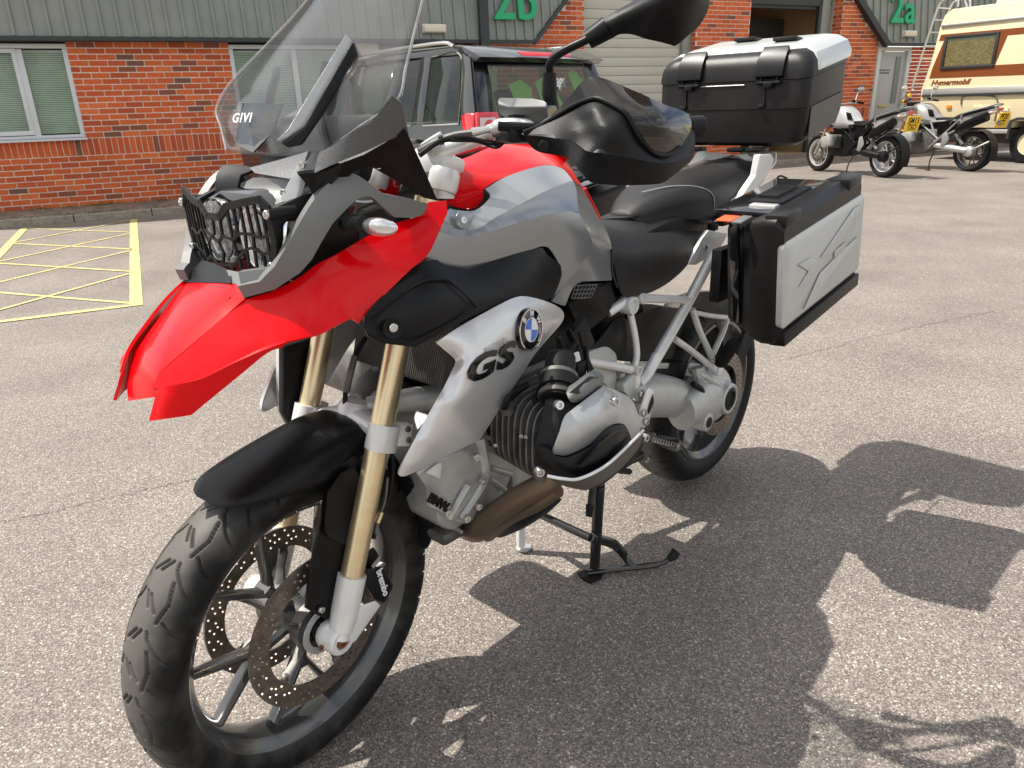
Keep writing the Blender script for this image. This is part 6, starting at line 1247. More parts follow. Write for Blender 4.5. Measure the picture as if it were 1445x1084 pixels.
# ---- frame
fr_ = [([(0.2152,0.155,0.8305),(0.3351,0.16,0.7341),(0.4406,0.165,0.6572),(0.5508,0.17,0.5812)], .0145), ([(0.5661,0.16,0.7801),(0.3454,0.16,0.7306)], .0105), ([(0.6255,0.165,0.7535),(0.6106,0.17,0.6942),(0.6042,0.172,0.6508),(0.6098,0.172,0.6202)], .0085),
       ([(0.6833,0.14,0.7662),(0.6339,0.155,0.7866)], .012), ([(0.8259,0.165,0.6922),(0.722,0.17,0.6534),(0.6293,0.172,0.616)], .0105)]
for pts, r in fr_: tube('frame_tube', pts, r, 'frame', bike, 16, len(pts) > 2)
for c, r, w_ in (([(0.6266,0.165,0.776)][0], .0215, .022), ([(0.583,0.165,0.7842)][0], .0135, .02), ([(0.6139,0.175,0.6123)][0], .0125, .03)):
    bm = bmesh.new(); add_lathe(bm, [(r*.72, -w_), (r, -w_), (r, w_*.4), (r*.95, w_*.5), (r*.72, w_*.5), (r*.7, w_*.1), (.0001, w_*.1)], c, (0, 1, 0), 28); link_bm('frame_boss', bm, 'frame', bike)
tube('frame_tube', [(0.5981,0.175,0.5683),(0.5447,0.17,0.5848),(0.5053,0.168,0.6181)], .0145, 'frame', bike, 16)
tube('frame_tube', [(0.6135,0.175,0.6001),(0.6155,0.178,0.5523),(0.6267,0.18,0.5342)], .013, 'frame', bike, 12)
lat = [([(0.3295,0.165,0.7025),(0.2916,0.17,0.6338),(0.2328,0.175,0.5536),(0.2008,0.178,0.4988)], .010), ([(0.3115,0.165,0.6888),(0.22,0.17,0.6601),(0.1329,0.172,0.6367)], .009), ([(0.1355,0.172,0.6373),(0.161,0.175,0.6036),(0.2093,0.178,0.5605),(0.2328,0.178,0.5388)], .009), ([(0.4185,0.168,0.6411),(0.3286,0.172,0.5842),(0.2006,0.178,0.4968)], .011)]
bm = bmesh.new()
for p, r in lat: add_tube(bm, p, r, 10, flat=.8)
add_lathe(bm, [(.0001, -.012), (.016, -.012), (.016, .012), (.012, .014), (.0001, .014)], [(0.1916,0.18,0.4934)][0], (0, 1, 0), 20)
link_bm('footrest_bracket', bm, 'frame', bike)
bm = bmesh.new(); p0, p1 = Vector([(0.2152,0.2,0.5231)][0]), Vector([(0.2397,0.25,0.6033)][0]); add_tube(bm, [p0, p1], [.018, .019], 14, False, flat=.8)
for k in range(7): add_tube(bm, [p0.lerp(p1, .1+.13*k), p0.lerp(p1, .15+.13*k)], [.0205, .0205], 14, False, flat=.85)
link_bm('passenger_footrest', bm, 'rubber', bike)
bm = bmesh.new()
for p, r in lat[:3]: add_tube(bm, [(q[0], -q[1], q[2]) for q in p], r, 8, flat=.8)
for pts, r in fr_[:2]: add_tube(bm, [(q[0], -q[1], q[2]) for q in pts], r, 10)
link_bm('right_subframe', bm, 'frame', bike)
slab('rear_crossbar', [(0.4147,0.06,0.5482),(0.1703,0.06,0.4844),(0.0668,0.06,0.4527),(0.0651,0.06,0.4385),(0.1682,0.06,0.4639),(0.4086,0.06,0.5326)], (0, -.015, 0), 'frame', bike, .002)
shell('shock_cover', [(0.6264,0.1,0.7274),(0.3897,0.08,0.7164),(0.2117,0.06,0.6637),(0.1383,0.05,0.5758),(0.1959,0.06,0.5012),(0.4722,0.1,0.5783),(0.7439,0.12,0.677)], (), 'black', bike, .03, mode='lin', bev=.004)
# ---- swingarm and final drive
bm = bmesh.new()
def ov(c, ry, rz, n=16, dy=0): return [Vector(c)+Vector((0, ry*math.cos(2*math.pi*k/n), rz*math.sin(2*math.pi*k/n))) for k in range(n)]
sa = [(Vector([(0.5284,0.15,0.4875)][0]), .045, .062), (Vector([(0.4342,0.155,0.4715)][0]), .05, .066), (Vector([(0.3308,0.16,0.4357)][0]), .05, .064), (Vector([(0.2432,0.16,0.3941)][0]), .046, .062)]
rings = [ov(c-Vector((0, ry, 0)), ry, rz) for c, ry, rz in sa]
loft('swingarm', rings, 'cast', bike, 2, sub=4, ang=50)
FD = Vector([(0.1285,0.197,0.3871)][0])
rings = [ov(FD+Vector((.20, -.05, .01)), .045, .055), ov(FD+Vector((.13, -.055, .012)), .05, .066), ov(FD+Vector((.06, -.06, .008)), .06, .085), ov(FD+Vector((-.01, -.07, 0)), .06, .09), ov(FD+Vector((-.07, -.08, 0)), .05, .07), ov(FD+Vector((-.095, -.085, 0)), .02, .03)]
loft('final_drive', rings, 'cast', bike, 2, sub=4, ang=50)
bm = bmesh.new(); add_lathe(bm, [(.0001, -.08), (.062, -.08), (.056, -.03), (.047, 0), (.042, .003), (.036, .002), (.034, -.006), (.0001, -.008)], FD, (0, 1, 0), 36); link_bm('drive_hub', bm, 'cast', bike)
bm = bmesh.new(); add_lathe(bm, [(.0001, -.004), (.033, -.004), (.033, .002), (.026, .004), (.022, -.002), (.0001, -.002)], FD, (0, 1, 0), 32); link_bm('hub_cap', bm, 'black', bike)
PV = Vector([(0.2418,0.19,0.3479)][0]); bm = bmesh.new(); add_lathe(bm, [(.0001, -.09), (.027, -.09), (.030, -.02), (.028, 0), (.024, .002), (.0001, .002)], PV, (0, 1, 0), 28); link_bm('pivot_boss', bm, 'cast', bike)
bm = bmesh.new(); add_lathe(bm, [(.0001, 0), (.0165, 0), (.016, .004), (.0001, .004)], PV, (0, 1, 0), 24); link_bm('pivot_cap', bm, 'black', bike)
tube('rubber_boot', [(0.2856,0.155,0.4744),(0.2591,0.17,0.4474),(0.2264,0.17,0.3912)], [.008, .010, .006], 'black', bike, 10)
bm = bmesh.new(); add_tube(bm, [(0.2368,0.15,0.4906),(0.2195,0.17,0.4719),(0.1711,0.18,0.4323),(0.183,0.18,0.3892),(0.2018,0.17,0.3359)], [.014, .010, .010, .010, .012], 10); add_tube(bm, [(0.2334,0.14,0.5055),(0.2258,0.15,0.4692),(0.1524,0.17,0.4337)], [.02, .02, .02], 10); link_bm('drive_rib', bm, 'cast', bike)
slab('heel_plate', [(0.6201,0.215,0.5683),(0.6073,0.215,0.5721),(0.5864,0.215,0.558),(0.5842,0.215,0.5456),(0.6014,0.215,0.4837),(0.6238,0.215,0.4694),(0.6407,0.215,0.4772),(0.6493,0.215,0.5156)], (0, -.005, 0), 'frame', bike, .0015)
slab('heel_plate_slot', [(0.593,0.2165,0.5518),(0.5893,0.2165,0.5278),(0.6083,0.2165,0.5024),(0.6187,0.2165,0.5098),(0.607,0.2165,0.5335)], (0, .0006, 0), 'black', bike)
bolts('frame_bolt', [([(0.6223,0.2,0.5557)][0], Y), ([(0.6396,0.22,0.5168)][0], Y), ([(0.6282,0.22,0.4902)][0], Y), ([(0.6687,0.24,0.4686)][0], Y)], 'steel', bike, .010, .006)
bm = bmesh.new(); add_lathe(bm, [(.0001, -.03), (.024, -.03), (.024, .004), (.018, .008), (.0001, .008)], [(0.608,0.19,0.5488)][0], Y, 24); add_box(bm, [(0.6285,0.17,0.5444)][0], (.06, .03, .12), Matrix.Rotation(R(20), 3, 'Y'), .008); add_box(bm, [(0.6197,0.15,0.5723)][0], (.07, .03, .08), None, .01); link_bm('gearbox_mount', bm, 'cast', bike)
# rider footrest with teeth
bm = bmesh.new(); add_hull(bm, [(0.5927,0.22,0.4396),(0.5671,0.23,0.4354),(0.6191,0.31,0.4653),(0.6037,0.31,0.4479),(0.6312,0.31,0.4494),(0.5941,0.23,0.4288)], [Vector(p)-Vector((0, 0, .014)) for p in [(0.5927,0.22,0.4396),(0.5671,0.23,0.4354),(0.6191,0.31,0.4653),(0.6037,0.31,0.4479),(0.6312,0.31,0.4494),(0.5941,0.23,0.4288)]], bev=.002)
pk = Vector([(0.5934,0.225,0.4331)][0]); add_tube(bm, [pk, Vector((pk.x+.02, .12, pk.z-.01))], [.014, .018], 12, False); add_box(bm, (pk.x, .13, .43), (.16, .03, .16), None, .008); add_box(bm, (pk.x+.02, 0, .42), (.22, .22, .12), None, .01)
link_bm('rider_footrest', bm, 'castd', bike)
bm = bmesh.new()
for k in range(10):
    p = Vector([(0.6095,0.235,0.4378)][0]).lerp(Vector([(0.628,0.312,0.4516)][0]), k/9); add_box(bm, p, (.010, .004, .012), Matrix.Rotation(R(45), 3, 'Y'))
link_bm('footrest_teeth', bm, 'steel', bike, smooth=False)
tube('gear_lever', [(0.6774,0.24,0.4542),(0.7171,0.25,0.4408),(0.7688,0.26,0.4447)], [.006, .006, .005], 'black', bike, 10)
gl0 = Vector([(0.7688,0.26,0.4447)][0]); tube('gear_linkage', [gl0, (gl0.x+.02, .15, gl0.z+.04), (gl0.x+.02, .10, gl0.z+.08)], [.007, .008, .01], 'black', bike, 10)
gp0 = Vector([(0.7804,0.25,0.425)][0]); tube('gear_lever_arm', [gp0, gl0], .006, 'black', bike, 10, False)
sb0 = Vector([(0.6743,0.18,0.3698)][0]); tube('side_stand_pivot', [sb0, (sb0.x, .10, sb0.z+.06)], [.012, .02], 'black', bike, 10, False)
tube('gear_lever_peg', [(0.7804,0.25,0.425),(0.8315,0.31,0.4633)], .007, 'rubber', bike, 10, False)
tube('side_stand', [(0.4864,0.12,0.3124),(0.6048,0.16,0.353),(0.6743,0.18,0.3698)], [.012, .011, .01], 'black', bike, 10)
lathe('stand_button', [(.0001, 0), (.007, 0), (.008, .004), (.0001, .005)], [(0.5195,0.16,0.3242)][0], Y, 'steel', bike, 12)
# ---- rear wheel
rw = empty('rear_wheel', (0, 0, .342), 0, bike)
G2 = []
for side, sh in ((1, 0), (-1, .5)):
    G2 += [((0, .004), (.45, .03), side, sh), ((.45, .03), (.62, .075), side, sh), ((.1, .05), (.2, .095), side, sh)]
tyre('tyre', .318, .172, .222, G2, 22, rw, 900, 56)
link_bm('rim', rim_bm(.230, .074, 5, R(20), .06, .05, .11, .02), 'rim', rw)
o = plate('brake_disc', [[(.138*math.cos(i*.0654), .138*math.sin(i*.0654)) for i in range(96)], [(.095*math.cos(i*.1309), .095*math.sin(i*.1309)) for i in range(48)]]+[[(r_*math.cos(R(k*10+da))+.003*math.cos(j*.785), r_*math.sin(R(k*10+da))+.003*math.sin(j*.785)) for j in range(8)] for k in range(36) for r_, da in ((.105, 0), (.117, 4), (.129, 0))], .005, 'disc', rw, Matrix(((1, 0, 0, 0), (0, 0, 1, .105), (0, 1, 0, 0), (0, 0, 0, 1))))
shell('rear_hugger', [(0.2664,0.09,0.704),(0.175,0.09,0.7066,1),(0.0488,0.09,0.6816,1),(-.0695,0.08,0.6401,1),(-.1953,0.05,0.4963),(-.2364,0.09,0.4864),(-.1528,0.09,0.3621),(-.1305,0.08,0.3486),(-.0662,0.08,0.3918),(-.0353,0.08,0.5055),(0.0453,0.08,0.6051,1),(0.1512,0.08,0.6539,1)], (), 'black', bike, .004, .015)
slab('mudflap', [(-.1801,0.085,0.5031),(-.258,0.085,0.4819),(-.1521,0.09,0.3613),(-.0953,0.09,0.3568),(-.1169,0.085,0.4117)], (0, -.17, 0), 'rubber', bike, .003)
# ---- centre stand
bm = bmesh.new(); FTL = Vector([(0.702,0.13,0.0651)][0]); TPL = Vector([(0.6971,0.13,0.3045)][0])
add_tube(bm, [(0.6944,0.13,0.3096),(0.7038,0.13,0.1664),(0.7117,0.13,0.0702)], [.015, .0145, .014], 14, False)
add_tube(bm, [(0.6747,-.11,0.1311),(0.7104,0.03,0.1564),(0.7274,0.13,0.1681)], [.011, .011, .011], 10, False)
add_tube(bm, [(0.7274,0.13,0.1713),(0.6433,0.14,0.1142),(0.5863,0.1377,0.05),(0.5759,0.1661,0.016)], [.011, .012, .010, .010], 10, flat=1.2)
add_tube(bm, [(0.6775,0.0794,0.012),(0.5941,0.1512,0.014),(0.5329,0.2102,0.02),(0.5024,0.2322,0.035),(0.4901,0.2391,0.05)], [.009, .0085, .0085, .008, .008], 10)
tl_ = Vector([(0.6944,0.13,0.3096)][0]); add_tube(bm, [tl_, Vector((tl_.x-.01, .11, .40))], [.015, .015], 12, False); tr_ = Vector([(0.7033,-.14,0.0933)][0]); add_tube(bm, [tr_, Vector((tr_.x-.02, -.12, .42))], [.014, .014], 12, False); add_tube(bm, [Vector((tl_.x-.01, .12, .39)), Vector((tl_.x-.02, -.12, .39))], [.016, .016], 12, False)
cs = link_bm('centre_stand', bm, 'gloss', bike)
slab('stand_foot', [(0.6879,0.0535,0.008),(0.6447,0.0697,0.008),(0.6297,0.1035,0.008),(0.6622,0.1198,0.008),(0.6995,0.1107,0.008),(0.7006,0.082,0.008)], (0, 0, -.008), 'black', cs, .002)
slab('stand_pedal', [(0.514,0.2318,0.045),(0.4828,0.2315,0.06),(0.4841,0.2559,0.052),(0.4976,0.2562,0.045),(0.5149,0.245,0.04)], (0, 0, -.006), 'black', cs, .001)
bm = bmesh.new(); add_tube(bm, [(0.7033,-.14,0.0933),(0.706,-.14,0.0218)], [.013, .013], 10, False); link_bm('stand_leg', bm, 'frame', cs)
slab('stand_foot', [(0.7015,-.1677,0.008),(0.6633,-.1399,0.008),(0.6785,-.1224,0.008),(0.7014,-.1234,0.008),(0.7135,-.1465,0.008)], (0, 0, -.006), 'cast', cs, .001)
bm = bmesh.new()
for k in range(16): add_lathe(bm, [(.0055, -.001), (.0085, 0), (.0055, .001)], Vector([(0.7383,0.14,0.3193)][0]).lerp(Vector([(0.745,0.14,0.2789)][0]), k/15), (0, 0, 1), 10)
link_bm('stand_spring', bm, 'castd', cs)
slab('spring_hook', [(0.7652,0.145,0.2897),(0.7353,0.145,0.2764),(0.7439,0.145,0.2427),(0.7667,0.145,0.2563)], (0, -.004, 0), 'black', cs)

bm = bmesh.new()
add_tube(bm, [(1.0857,0.24,0.7287),(1.1426,0.26,0.7341),(1.1757,0.27,0.7308),(1.1613,0.25,0.7006)], .006, 8)
add_tube(bm, [(1.0248,0.24,0.7106),(1.0961,0.28,0.7288),(1.134,0.3,0.7251)], .005, 8)
link_bm('oil_hose', bm, 'black', bike)
bm = bmesh.new(); add_tube(bm, [(1.1604,0.255,0.714),(1.1555,0.255,0.7)], [.016, .014], 14, False); link_bm('hose_union', bm, 'castd', bike)
bolts('fin_bolt', [([(1.2096,0.335,0.6915)][0], (.4, 1, 0)), ([(1.1974,0.335,0.686)][0], (.4, 1, 0)), ([(1.1791,0.24,0.6362)][0], (.4, 1, 0))], 'steel', bike, .004, .004)

# ---- seats
shell('rider_seat', [(0.4968,-.02,0.9526,1),(0.3854,-.05,0.9544,1),(0.2603,-.06,0.9495,1),(0.1282,-.06,0.9316,1),(0.0548,-.04,0.9154,1),(0.0912,0.03,0.9018,1),(0.1524,0.09,0.8897,1),(0.2027,0.12,0.8751,1),(0.3417,0.152,0.8259,1),(0.4479,0.162,0.7991,1),(0.5487,0.166,0.7908,1),(0.6365,0.168,0.8005,1),(0.6709,0.168,0.8158,1),(0.6931,0.165,0.87,1),(0.7036,0.16,0.9203,1),(0.6491,0.1,0.9563,1)],
      [(0.675,0.148,0.9288),(0.5818,0.142,0.9145),(0.4465,0.138,0.9018),(0.3286,0.128,0.8946),(0.2318,0.11,0.8907),(0.4221,0.06,0.9335),(0.269,0.06,0.9194),(0.5374,0.168,0.8481),(0.6584,0.172,0.8743),(0.4076,0.158,0.8667),(0.5617,0.08,0.9431),(0.566,0.155,0.906)], 'fabric', bike, .006, .009, mirror=True, ang=60)
tube('seat_piping', [(0.704,0.163,0.9221),(0.7079,0.168,0.873),(0.6908,0.17,0.8321)], .003, 'fabric', bike, 6)
def seat_sec(x, w, zb, zs, zt, lean=0):
    return [(x, -w*.9, zb), (x, -w, (zb+zs)/2), (x+lean, -w*.93, zs), (x+lean, -w*.6, zt-.004), (x+lean, 0, zt), (x+lean, w*.6, zt-.004), (x+lean, w*.93, zs), (x, w, (zb+zs)/2), (x, w*.9, zb)]
loft('pillion_seat', [seat_sec(.44, .030, .945, .955, .962), seat_sec(.40, .060, .93, .965, .985), seat_sec(.34, .085, .925, .985, 1.008), seat_sec(.26, .108, .92, .998, 1.024), seat_sec(.16, .120, .905, .998, 1.030), seat_sec(.04, .118, .93, 1.000, 1.034), seat_sec(-.08, .112, .965, 1.012, 1.044), seat_sec(-.17, .100, .985, 1.030, 1.056), seat_sec(-.22, .075, 1.0, 1.040, 1.058)], 'fabric', bike, 3, sub=4, ang=60)
tube('seat_seam', [(.37, .02, 1.006), (.30, .06, 1.016), (.22, .095, 1.010), (.17, .118, .985), (.155, .120, .93)], .0016, 'cast', bike, 6)
tube('seat_seam', [(-.20, .05, 1.056), (-.13, .085, 1.040), (-.08, .108, 1.015), (-.06, .113, .985)], .0013, 'cast', bike, 6)
bm = bmesh.new(); add_hull(bm, [(.70, -.12, .90), (.70, .12, .90), (.60, .13, .78), (.60, -.13, .78)], [(.0, -.09, .98), (.0, .09, .98), (.05, .10, .90), (.05, -.10, .90)], bev=.01); link_bm('seat_base', bm, 'black', bike)
bm = bmesh.new(); add_hull(bm, [(.10, -.08, .97), (.10, .08, .97), (.15, .09, .88), (.15, -.09, .88)], [(-.28, -.06, 1.06), (-.28, .06, 1.06), (-.26, .07, .98), (-.26, -.07, .98)], bev=.01); link_bm('tail_unit', bm, 'black', bike)
slab('seat_bracket', [(0.238,0.15,0.9004),(0.127,0.15,0.8752),(0.139,0.15,0.8585),(0.1826,0.15,0.8306),(0.3031,0.155,0.817),(0.3469,0.155,0.8255),(0.2692,0.15,0.8828)], (0, -.012, 0), 'frame', bike, .003)
lathe('bracket_screw', [(.0001, 0), (.008, 0), (.0085, .003), (.005, .004), (.0001, .002)], [(0.2505,0.152,0.8554)][0], Y, 'steel', bike, 16)
# ---- grab rail and rack
for s in (1, -1):
    P = [(-.0268,0.155,1.0776),(-.09,0.16,1.0765),(-.1121,0.16,1.0578),(-.1034,0.158,1.0351),(-.0626,0.152,0.9974),(0.062,0.142,0.9371),(0.1289,0.14,0.9191),(0.1714,0.138,0.9119),(0.1334,0.135,0.9335),(0.0381,0.14,0.9689),(-.0264,0.148,1.0206)]
    P = [(p[0], p[1]*s, p[2]) for p in P]
    if s == 1: shell('grab_rail', P, (), 'frame', bike, .022, mode='lin', bev=.003)
mirror_y(bpy.data.objects['grab_rail'])
shell('rear_rack', [(-.1675,0,1.0665),(-.1451,0.06,1.0739),(-.1877,0.13,1.0772),(-.1691,0.14,1.0497),(-.1406,0.14,1.0326),(-.1561,0.1,1.0473),(-.1474,0.05,1.0516)], (), 'frame', bike, .015, mode='lin', bev=.003)
mirror_y(bpy.data.objects['rear_rack'])
shell('rack_latch', [(-.1315,0.07,1.0965),(-.1529,0.07,1.1001),(-.1722,0.09,1.1017),(-.17,0.095,1.0874),(-.1568,0.095,1.0689),(-.1378,0.08,1.0698),(-.1314,0.07,1.0845)], (), 'cast', bike, .02, mode='lin', bev=.003)
tube('luggage_rack_bar', [(0.1111,0.15,0.9516),(0.0798,0.155,0.9626),(0.0653,0.17,0.9563),(0.1158,0.18,0.9512)], .005, 'black', bike, 8)
tube('strap_cord', [(0.102,0.19,0.967),(0.0761,0.2,0.9842),(-.0244,0.2,1.0028),(-.069,0.2,1.0173),(-.0735,0.22,1.0108)], .003, 'black', bike, 6)
bm = bmesh.new(); add_box(bm, [(0.1402,0.14,0.9149)][0], (.05, .03, .03), None, .004); add_box(bm, [(0.1971,0.14,0.9025)][0], (.03, .02, .02), None, .003); link_bm('seat_lock', bm, 'black', bike)
# ---- handlebar, yoke, controls
Hb = [(1.1156,0.05,1.1416),(1.1175,0.075,1.156),(1.1011,0.1,1.1649),(1.0921,0.14,1.1755),(1.1055,0.2,1.1904),(1.1312,0.25,1.1987)]
GE = Vector([(0.8898,0.475,1.1859)][0]); GI = Vector([(1.1312,0.25,1.1987)][0])
bm = bmesh.new(); add_tube(bm, [Vector(p[:3]) for p in Hb]+[GI.lerp(GE, .35), GE.lerp(GI, .05)], [.014, .0145, .0145, .014, .012, .011, .011], 18)
add_tube(bm, [(p[0], -p[1], p[2]) for p in ([tuple(Vector(q[:3])) for q in Hb]+[tuple(GI.lerp(GE, .35)), tuple(GE)])], .0125, 12)
add_tube(bm, [Hb[0], (Hb[0][0], -Hb[0][1], Hb[0][2])], .014, 16, False)
link_bm('handlebar', bm, 'frame', bike)
gd = (GE-GI).normalized()
bm = bmesh.new(); add_tube(bm, [GE-gd*.145, GE-gd*.03], .0165, 16, False); add_tube(bm, [GE-gd*.032, GE-gd*.026], .021, 16, False)
link_bm('grip', bm, 'rubber', bike)
mirror_y(bpy.data.objects['grip'])
tube('bar_end_weight', [GE-gd*.026, GE-gd*.004, GE], [.0175, .0185, .016], 'black', bike, 18, False)
mirror_y(bpy.data.objects['bar_end_weight'])
tube('clutch_lever', [GI+Vector((.03, .01, .0)), GI.lerp(GE, .4)+Vector((.065, 0, .0)), GI.lerp(GE, .85)+Vector((.05, 0, .002))], [.008, .006, .007], 'matte', bike, 10)
bm = bmesh.new()
add_lathe(bm, [(.0001, -.02), (.026, -.02), (.028, -.012), (.028, .012), (.025, .02), (.0001, .022)], [(1.1414,0.1,1.1063)][0], d, 28)
link_bm('fork_cap', bm, 'frame', bike)
bm = bmesh.new(); C_ = Vector([(1.1314,0.07,1.1323)][0])
add_box(bm, C_+Vector((-.02, -.03, 0)), (.05, .08, .05), Matrix.Rotation(R(-20), 3, 'Y'), .012)
add_box(bm, (C_.x-.03, 0, C_.z), (.06, .18, .03), Matrix.Rotation(R(-20), 3, 'Y'), .01)
add_tube(bm, [(1.1312,0.06,1.1782),(1.1242,0.065,1.1626)], [.022, .022], 16, False)
add_tube(bm, [(1.1422,0.1,1.0971),(1.144,0.1,1.0755)], [.018, .02], 16, False)
link_bm('top_yoke', bm, 'frame', bike)
mirror_y(bpy.data.objects['fork_cap'])
tube('brake_hose', [(1.1943,0.1,1.1596),(1.1702,0.11,1.1714),(1.1584,0.13,1.1799),(1.1471,0.15,1.1851),(1.1387,0.18,1.188)], .0062, 'castd', bike, 10)
bpy.data.objects[-1 if False else 'brake_hose'].name
tube('hose_fitting', [(1.1424,0.18,1.1882),(1.1271,0.195,1.1918),(1.1163,0.205,1.1929)], [.008, .006, .005], 'steel', bike, 12, False)
tube('hose_boot', [(1.1183,0.205,1.1909),(1.1052,0.22,1.1916)], .011, 'rubber', bike, 12, False)
tube('cable', [(1.2109,0.12,1.1546),(1.1808,0.13,1.1721),(1.1604,0.14,1.178),(1.131,0.16,1.1774),(1.1079,0.19,1.1695),(1.1014,0.21,1.1711),(1.1008,0.23,1.1801)], .0048, 'black', bike, 8)
tube('cable', [(1.1662,0.15,1.1766),(1.1221,0.17,1.1732),(1.107,0.2,1.1623),(1.1041,0.22,1.1726)], .003, 'black', bike, 8)
tube('cable_tie', [(1.1687,0.125,1.1765),(1.164,0.13,1.1781)], .0085, 'black', bike, 10, False)
# fluid reservoir
RA = [(1.1304,0.235,1.2339),(1.1228,0.235,1.1984),(1.1384,0.26,1.194),(1.0988,0.31,1.1995),(1.0983,0.31,1.2256),(1.1058,0.3,1.2302)]
shell('fluid_reservoir', [(1.129,0.23,1.2316),(1.1262,0.23,1.2133),(1.1209,0.235,1.1971),(1.124,0.25,1.1911),(1.117,0.275,1.1907),(1.0988,0.31,1.1995),(1.0983,0.31,1.2268),(1.1261,0.25,1.2275)], (), 'gloss', bike, .045, mode='lin', bev=.003)
shell('reservoir_lid', [(1.1298,0.23,1.2376),(1.1141,0.22,1.2425),(1.0979,0.28,1.2394),(1.0979,0.3,1.2365),(1.0989,0.31,1.2315),(1.1062,0.315,1.2257),(1.1315,0.255,1.2275),(1.1343,0.235,1.2308)], (), 'dgrey', bike, .05, mode='lin', bev=.002)
bm = bmesh.new(); add_box(bm, [(1.1198,0.26,1.1848)][0], (.05, .07, .025), Matrix.Rotation(R(-25), 3, 'Z'), .004); add_box(bm, [(1.1,0.27,1.1802)][0], (.04, .05, .02), None, .004); link_bm('master_cylinder', bm, 'matte', bike)
# ---- hand guard
shell('hand_guard', [(1.1518,0.3,1.1874),(1.1319,0.32,1.2006,1),(1.1208,0.335,1.2123,1),(1.1092,0.365,1.2244,1),(1.1082,0.4,1.2347,1),(1.108,0.42,1.2347,1),(1.107,0.455,1.221,1),(1.1057,0.47,1.2099,1),(1.0986,0.485,1.1824,1),(1.0788,0.49,1.1634,1),(1.0617,0.495,1.154,1),(1.0358,0.498,1.1524,1),(1.0053,0.5,1.1607,1),(0.9633,0.495,1.1851),(0.956,0.497,1.1759,1),(0.9648,0.502,1.154,1),(0.9886,0.505,1.1451,1),(1.0456,0.508,1.1403,1),(1.0979,0.503,1.1456,1),(1.1205,0.487,1.1517,1),(1.1599,0.445,1.1617,1),(1.1556,0.42,1.1691,1),(1.1473,0.395,1.1771,1),(1.1429,0.345,1.1812,1),(1.1486,0.302,1.1843)],
      [(1.138,0.428,1.2196),(1.1467,0.402,1.1927),(1.1551,0.455,1.1983),(1.1486,0.468,1.1765),(1.1429,0.432,1.1843),(1.1266,0.405,1.2031),(1.1386,0.478,1.1815),(1.1264,0.448,1.2108),(1.1299,0.362,1.1979),(1.0518,0.508,1.1479)], 'black', bike, .006, .008, lam=.00015, ang=50)
shell('hand_guard_lip', [(1.1486,0.302,1.1843),(1.1429,0.345,1.1812,1),(1.1473,0.395,1.1771,1),(1.1556,0.42,1.1691,1),(1.1599,0.445,1.1617,1),(1.1205,0.487,1.1517,1),(1.0979,0.503,1.1456,1),(1.0456,0.508,1.1403,1),(0.9886,0.505,1.1451,1),(0.9648,0.502,1.154,1),(0.9524,0.495,1.1426,1),(0.9707,0.492,1.131,1),(0.9996,0.485,1.1155,1),(1.0254,0.478,1.1065,1),(1.0614,0.445,1.1054,1),(1.0818,0.418,1.1073,1),(1.0949,0.395,1.1117,1),(1.097,0.375,1.1256,1),(1.0994,0.345,1.1477,1),(1.133,0.32,1.1593,1),(1.1404,0.306,1.1706,1)],
      [(1.1328,0.425,1.1387),(1.0964,0.468,1.1287),(1.034,0.498,1.1305)], 'black', bike, .006, .009, lam=.0002, ang=50)
shell('hand_guard_spoiler', [(1.1296,0.322,1.1981),(1.1184,0.337,1.2136),(1.1078,0.36,1.2358,1),(1.1075,0.39,1.2626,1),(1.1006,0.405,1.2666,1),(1.0888,0.42,1.2606),(1.0723,0.455,1.245),(1.0317,0.485,1.223,1),(0.9787,0.49,1.2124,1),(0.9614,0.49,1.2027,1),(0.9666,0.495,1.1867,1),(1.0089,0.502,1.1624,1),(1.0425,0.502,1.1537,1),(1.0698,0.5,1.1554,1),(1.0867,0.495,1.1647,1),(1.1062,0.49,1.1841,1),(1.1131,0.475,1.2114,1),(1.1142,0.46,1.2224,1),(1.1135,0.424,1.236,1),(1.1135,0.404,1.236,1),(1.1143,0.369,1.2258,1)],
      [(1.1004,0.45,1.2373),(1.105,0.505,1.2068),(1.0753,0.52,1.1922),(1.1084,0.42,1.2519)], 'smoke', bike, .003, .012)
tube('hand_guard_rib', [(1.1505,0.303,1.1885),(1.1308,0.323,1.1982),(1.1156,0.37,1.2235),(1.1148,0.405,1.2338),(1.1149,0.425,1.2341),(1.1141,0.46,1.2203),(1.113,0.475,1.2095),(1.1061,0.49,1.1822),(1.0866,0.495,1.163),(1.0697,0.5,1.1537),(1.044,0.503,1.1521),(1.0126,0.505,1.1606)], .0035, 'matte', bike, 8)
bolts('guard_screw', [([(1.1502,0.345,1.1685)][0], (.8, .6, 0))], 'black', bike, .009, .003)
mirror_y(bpy.data.objects['hand_guard']); mirror_y(bpy.data.objects['hand_guard_lip'])
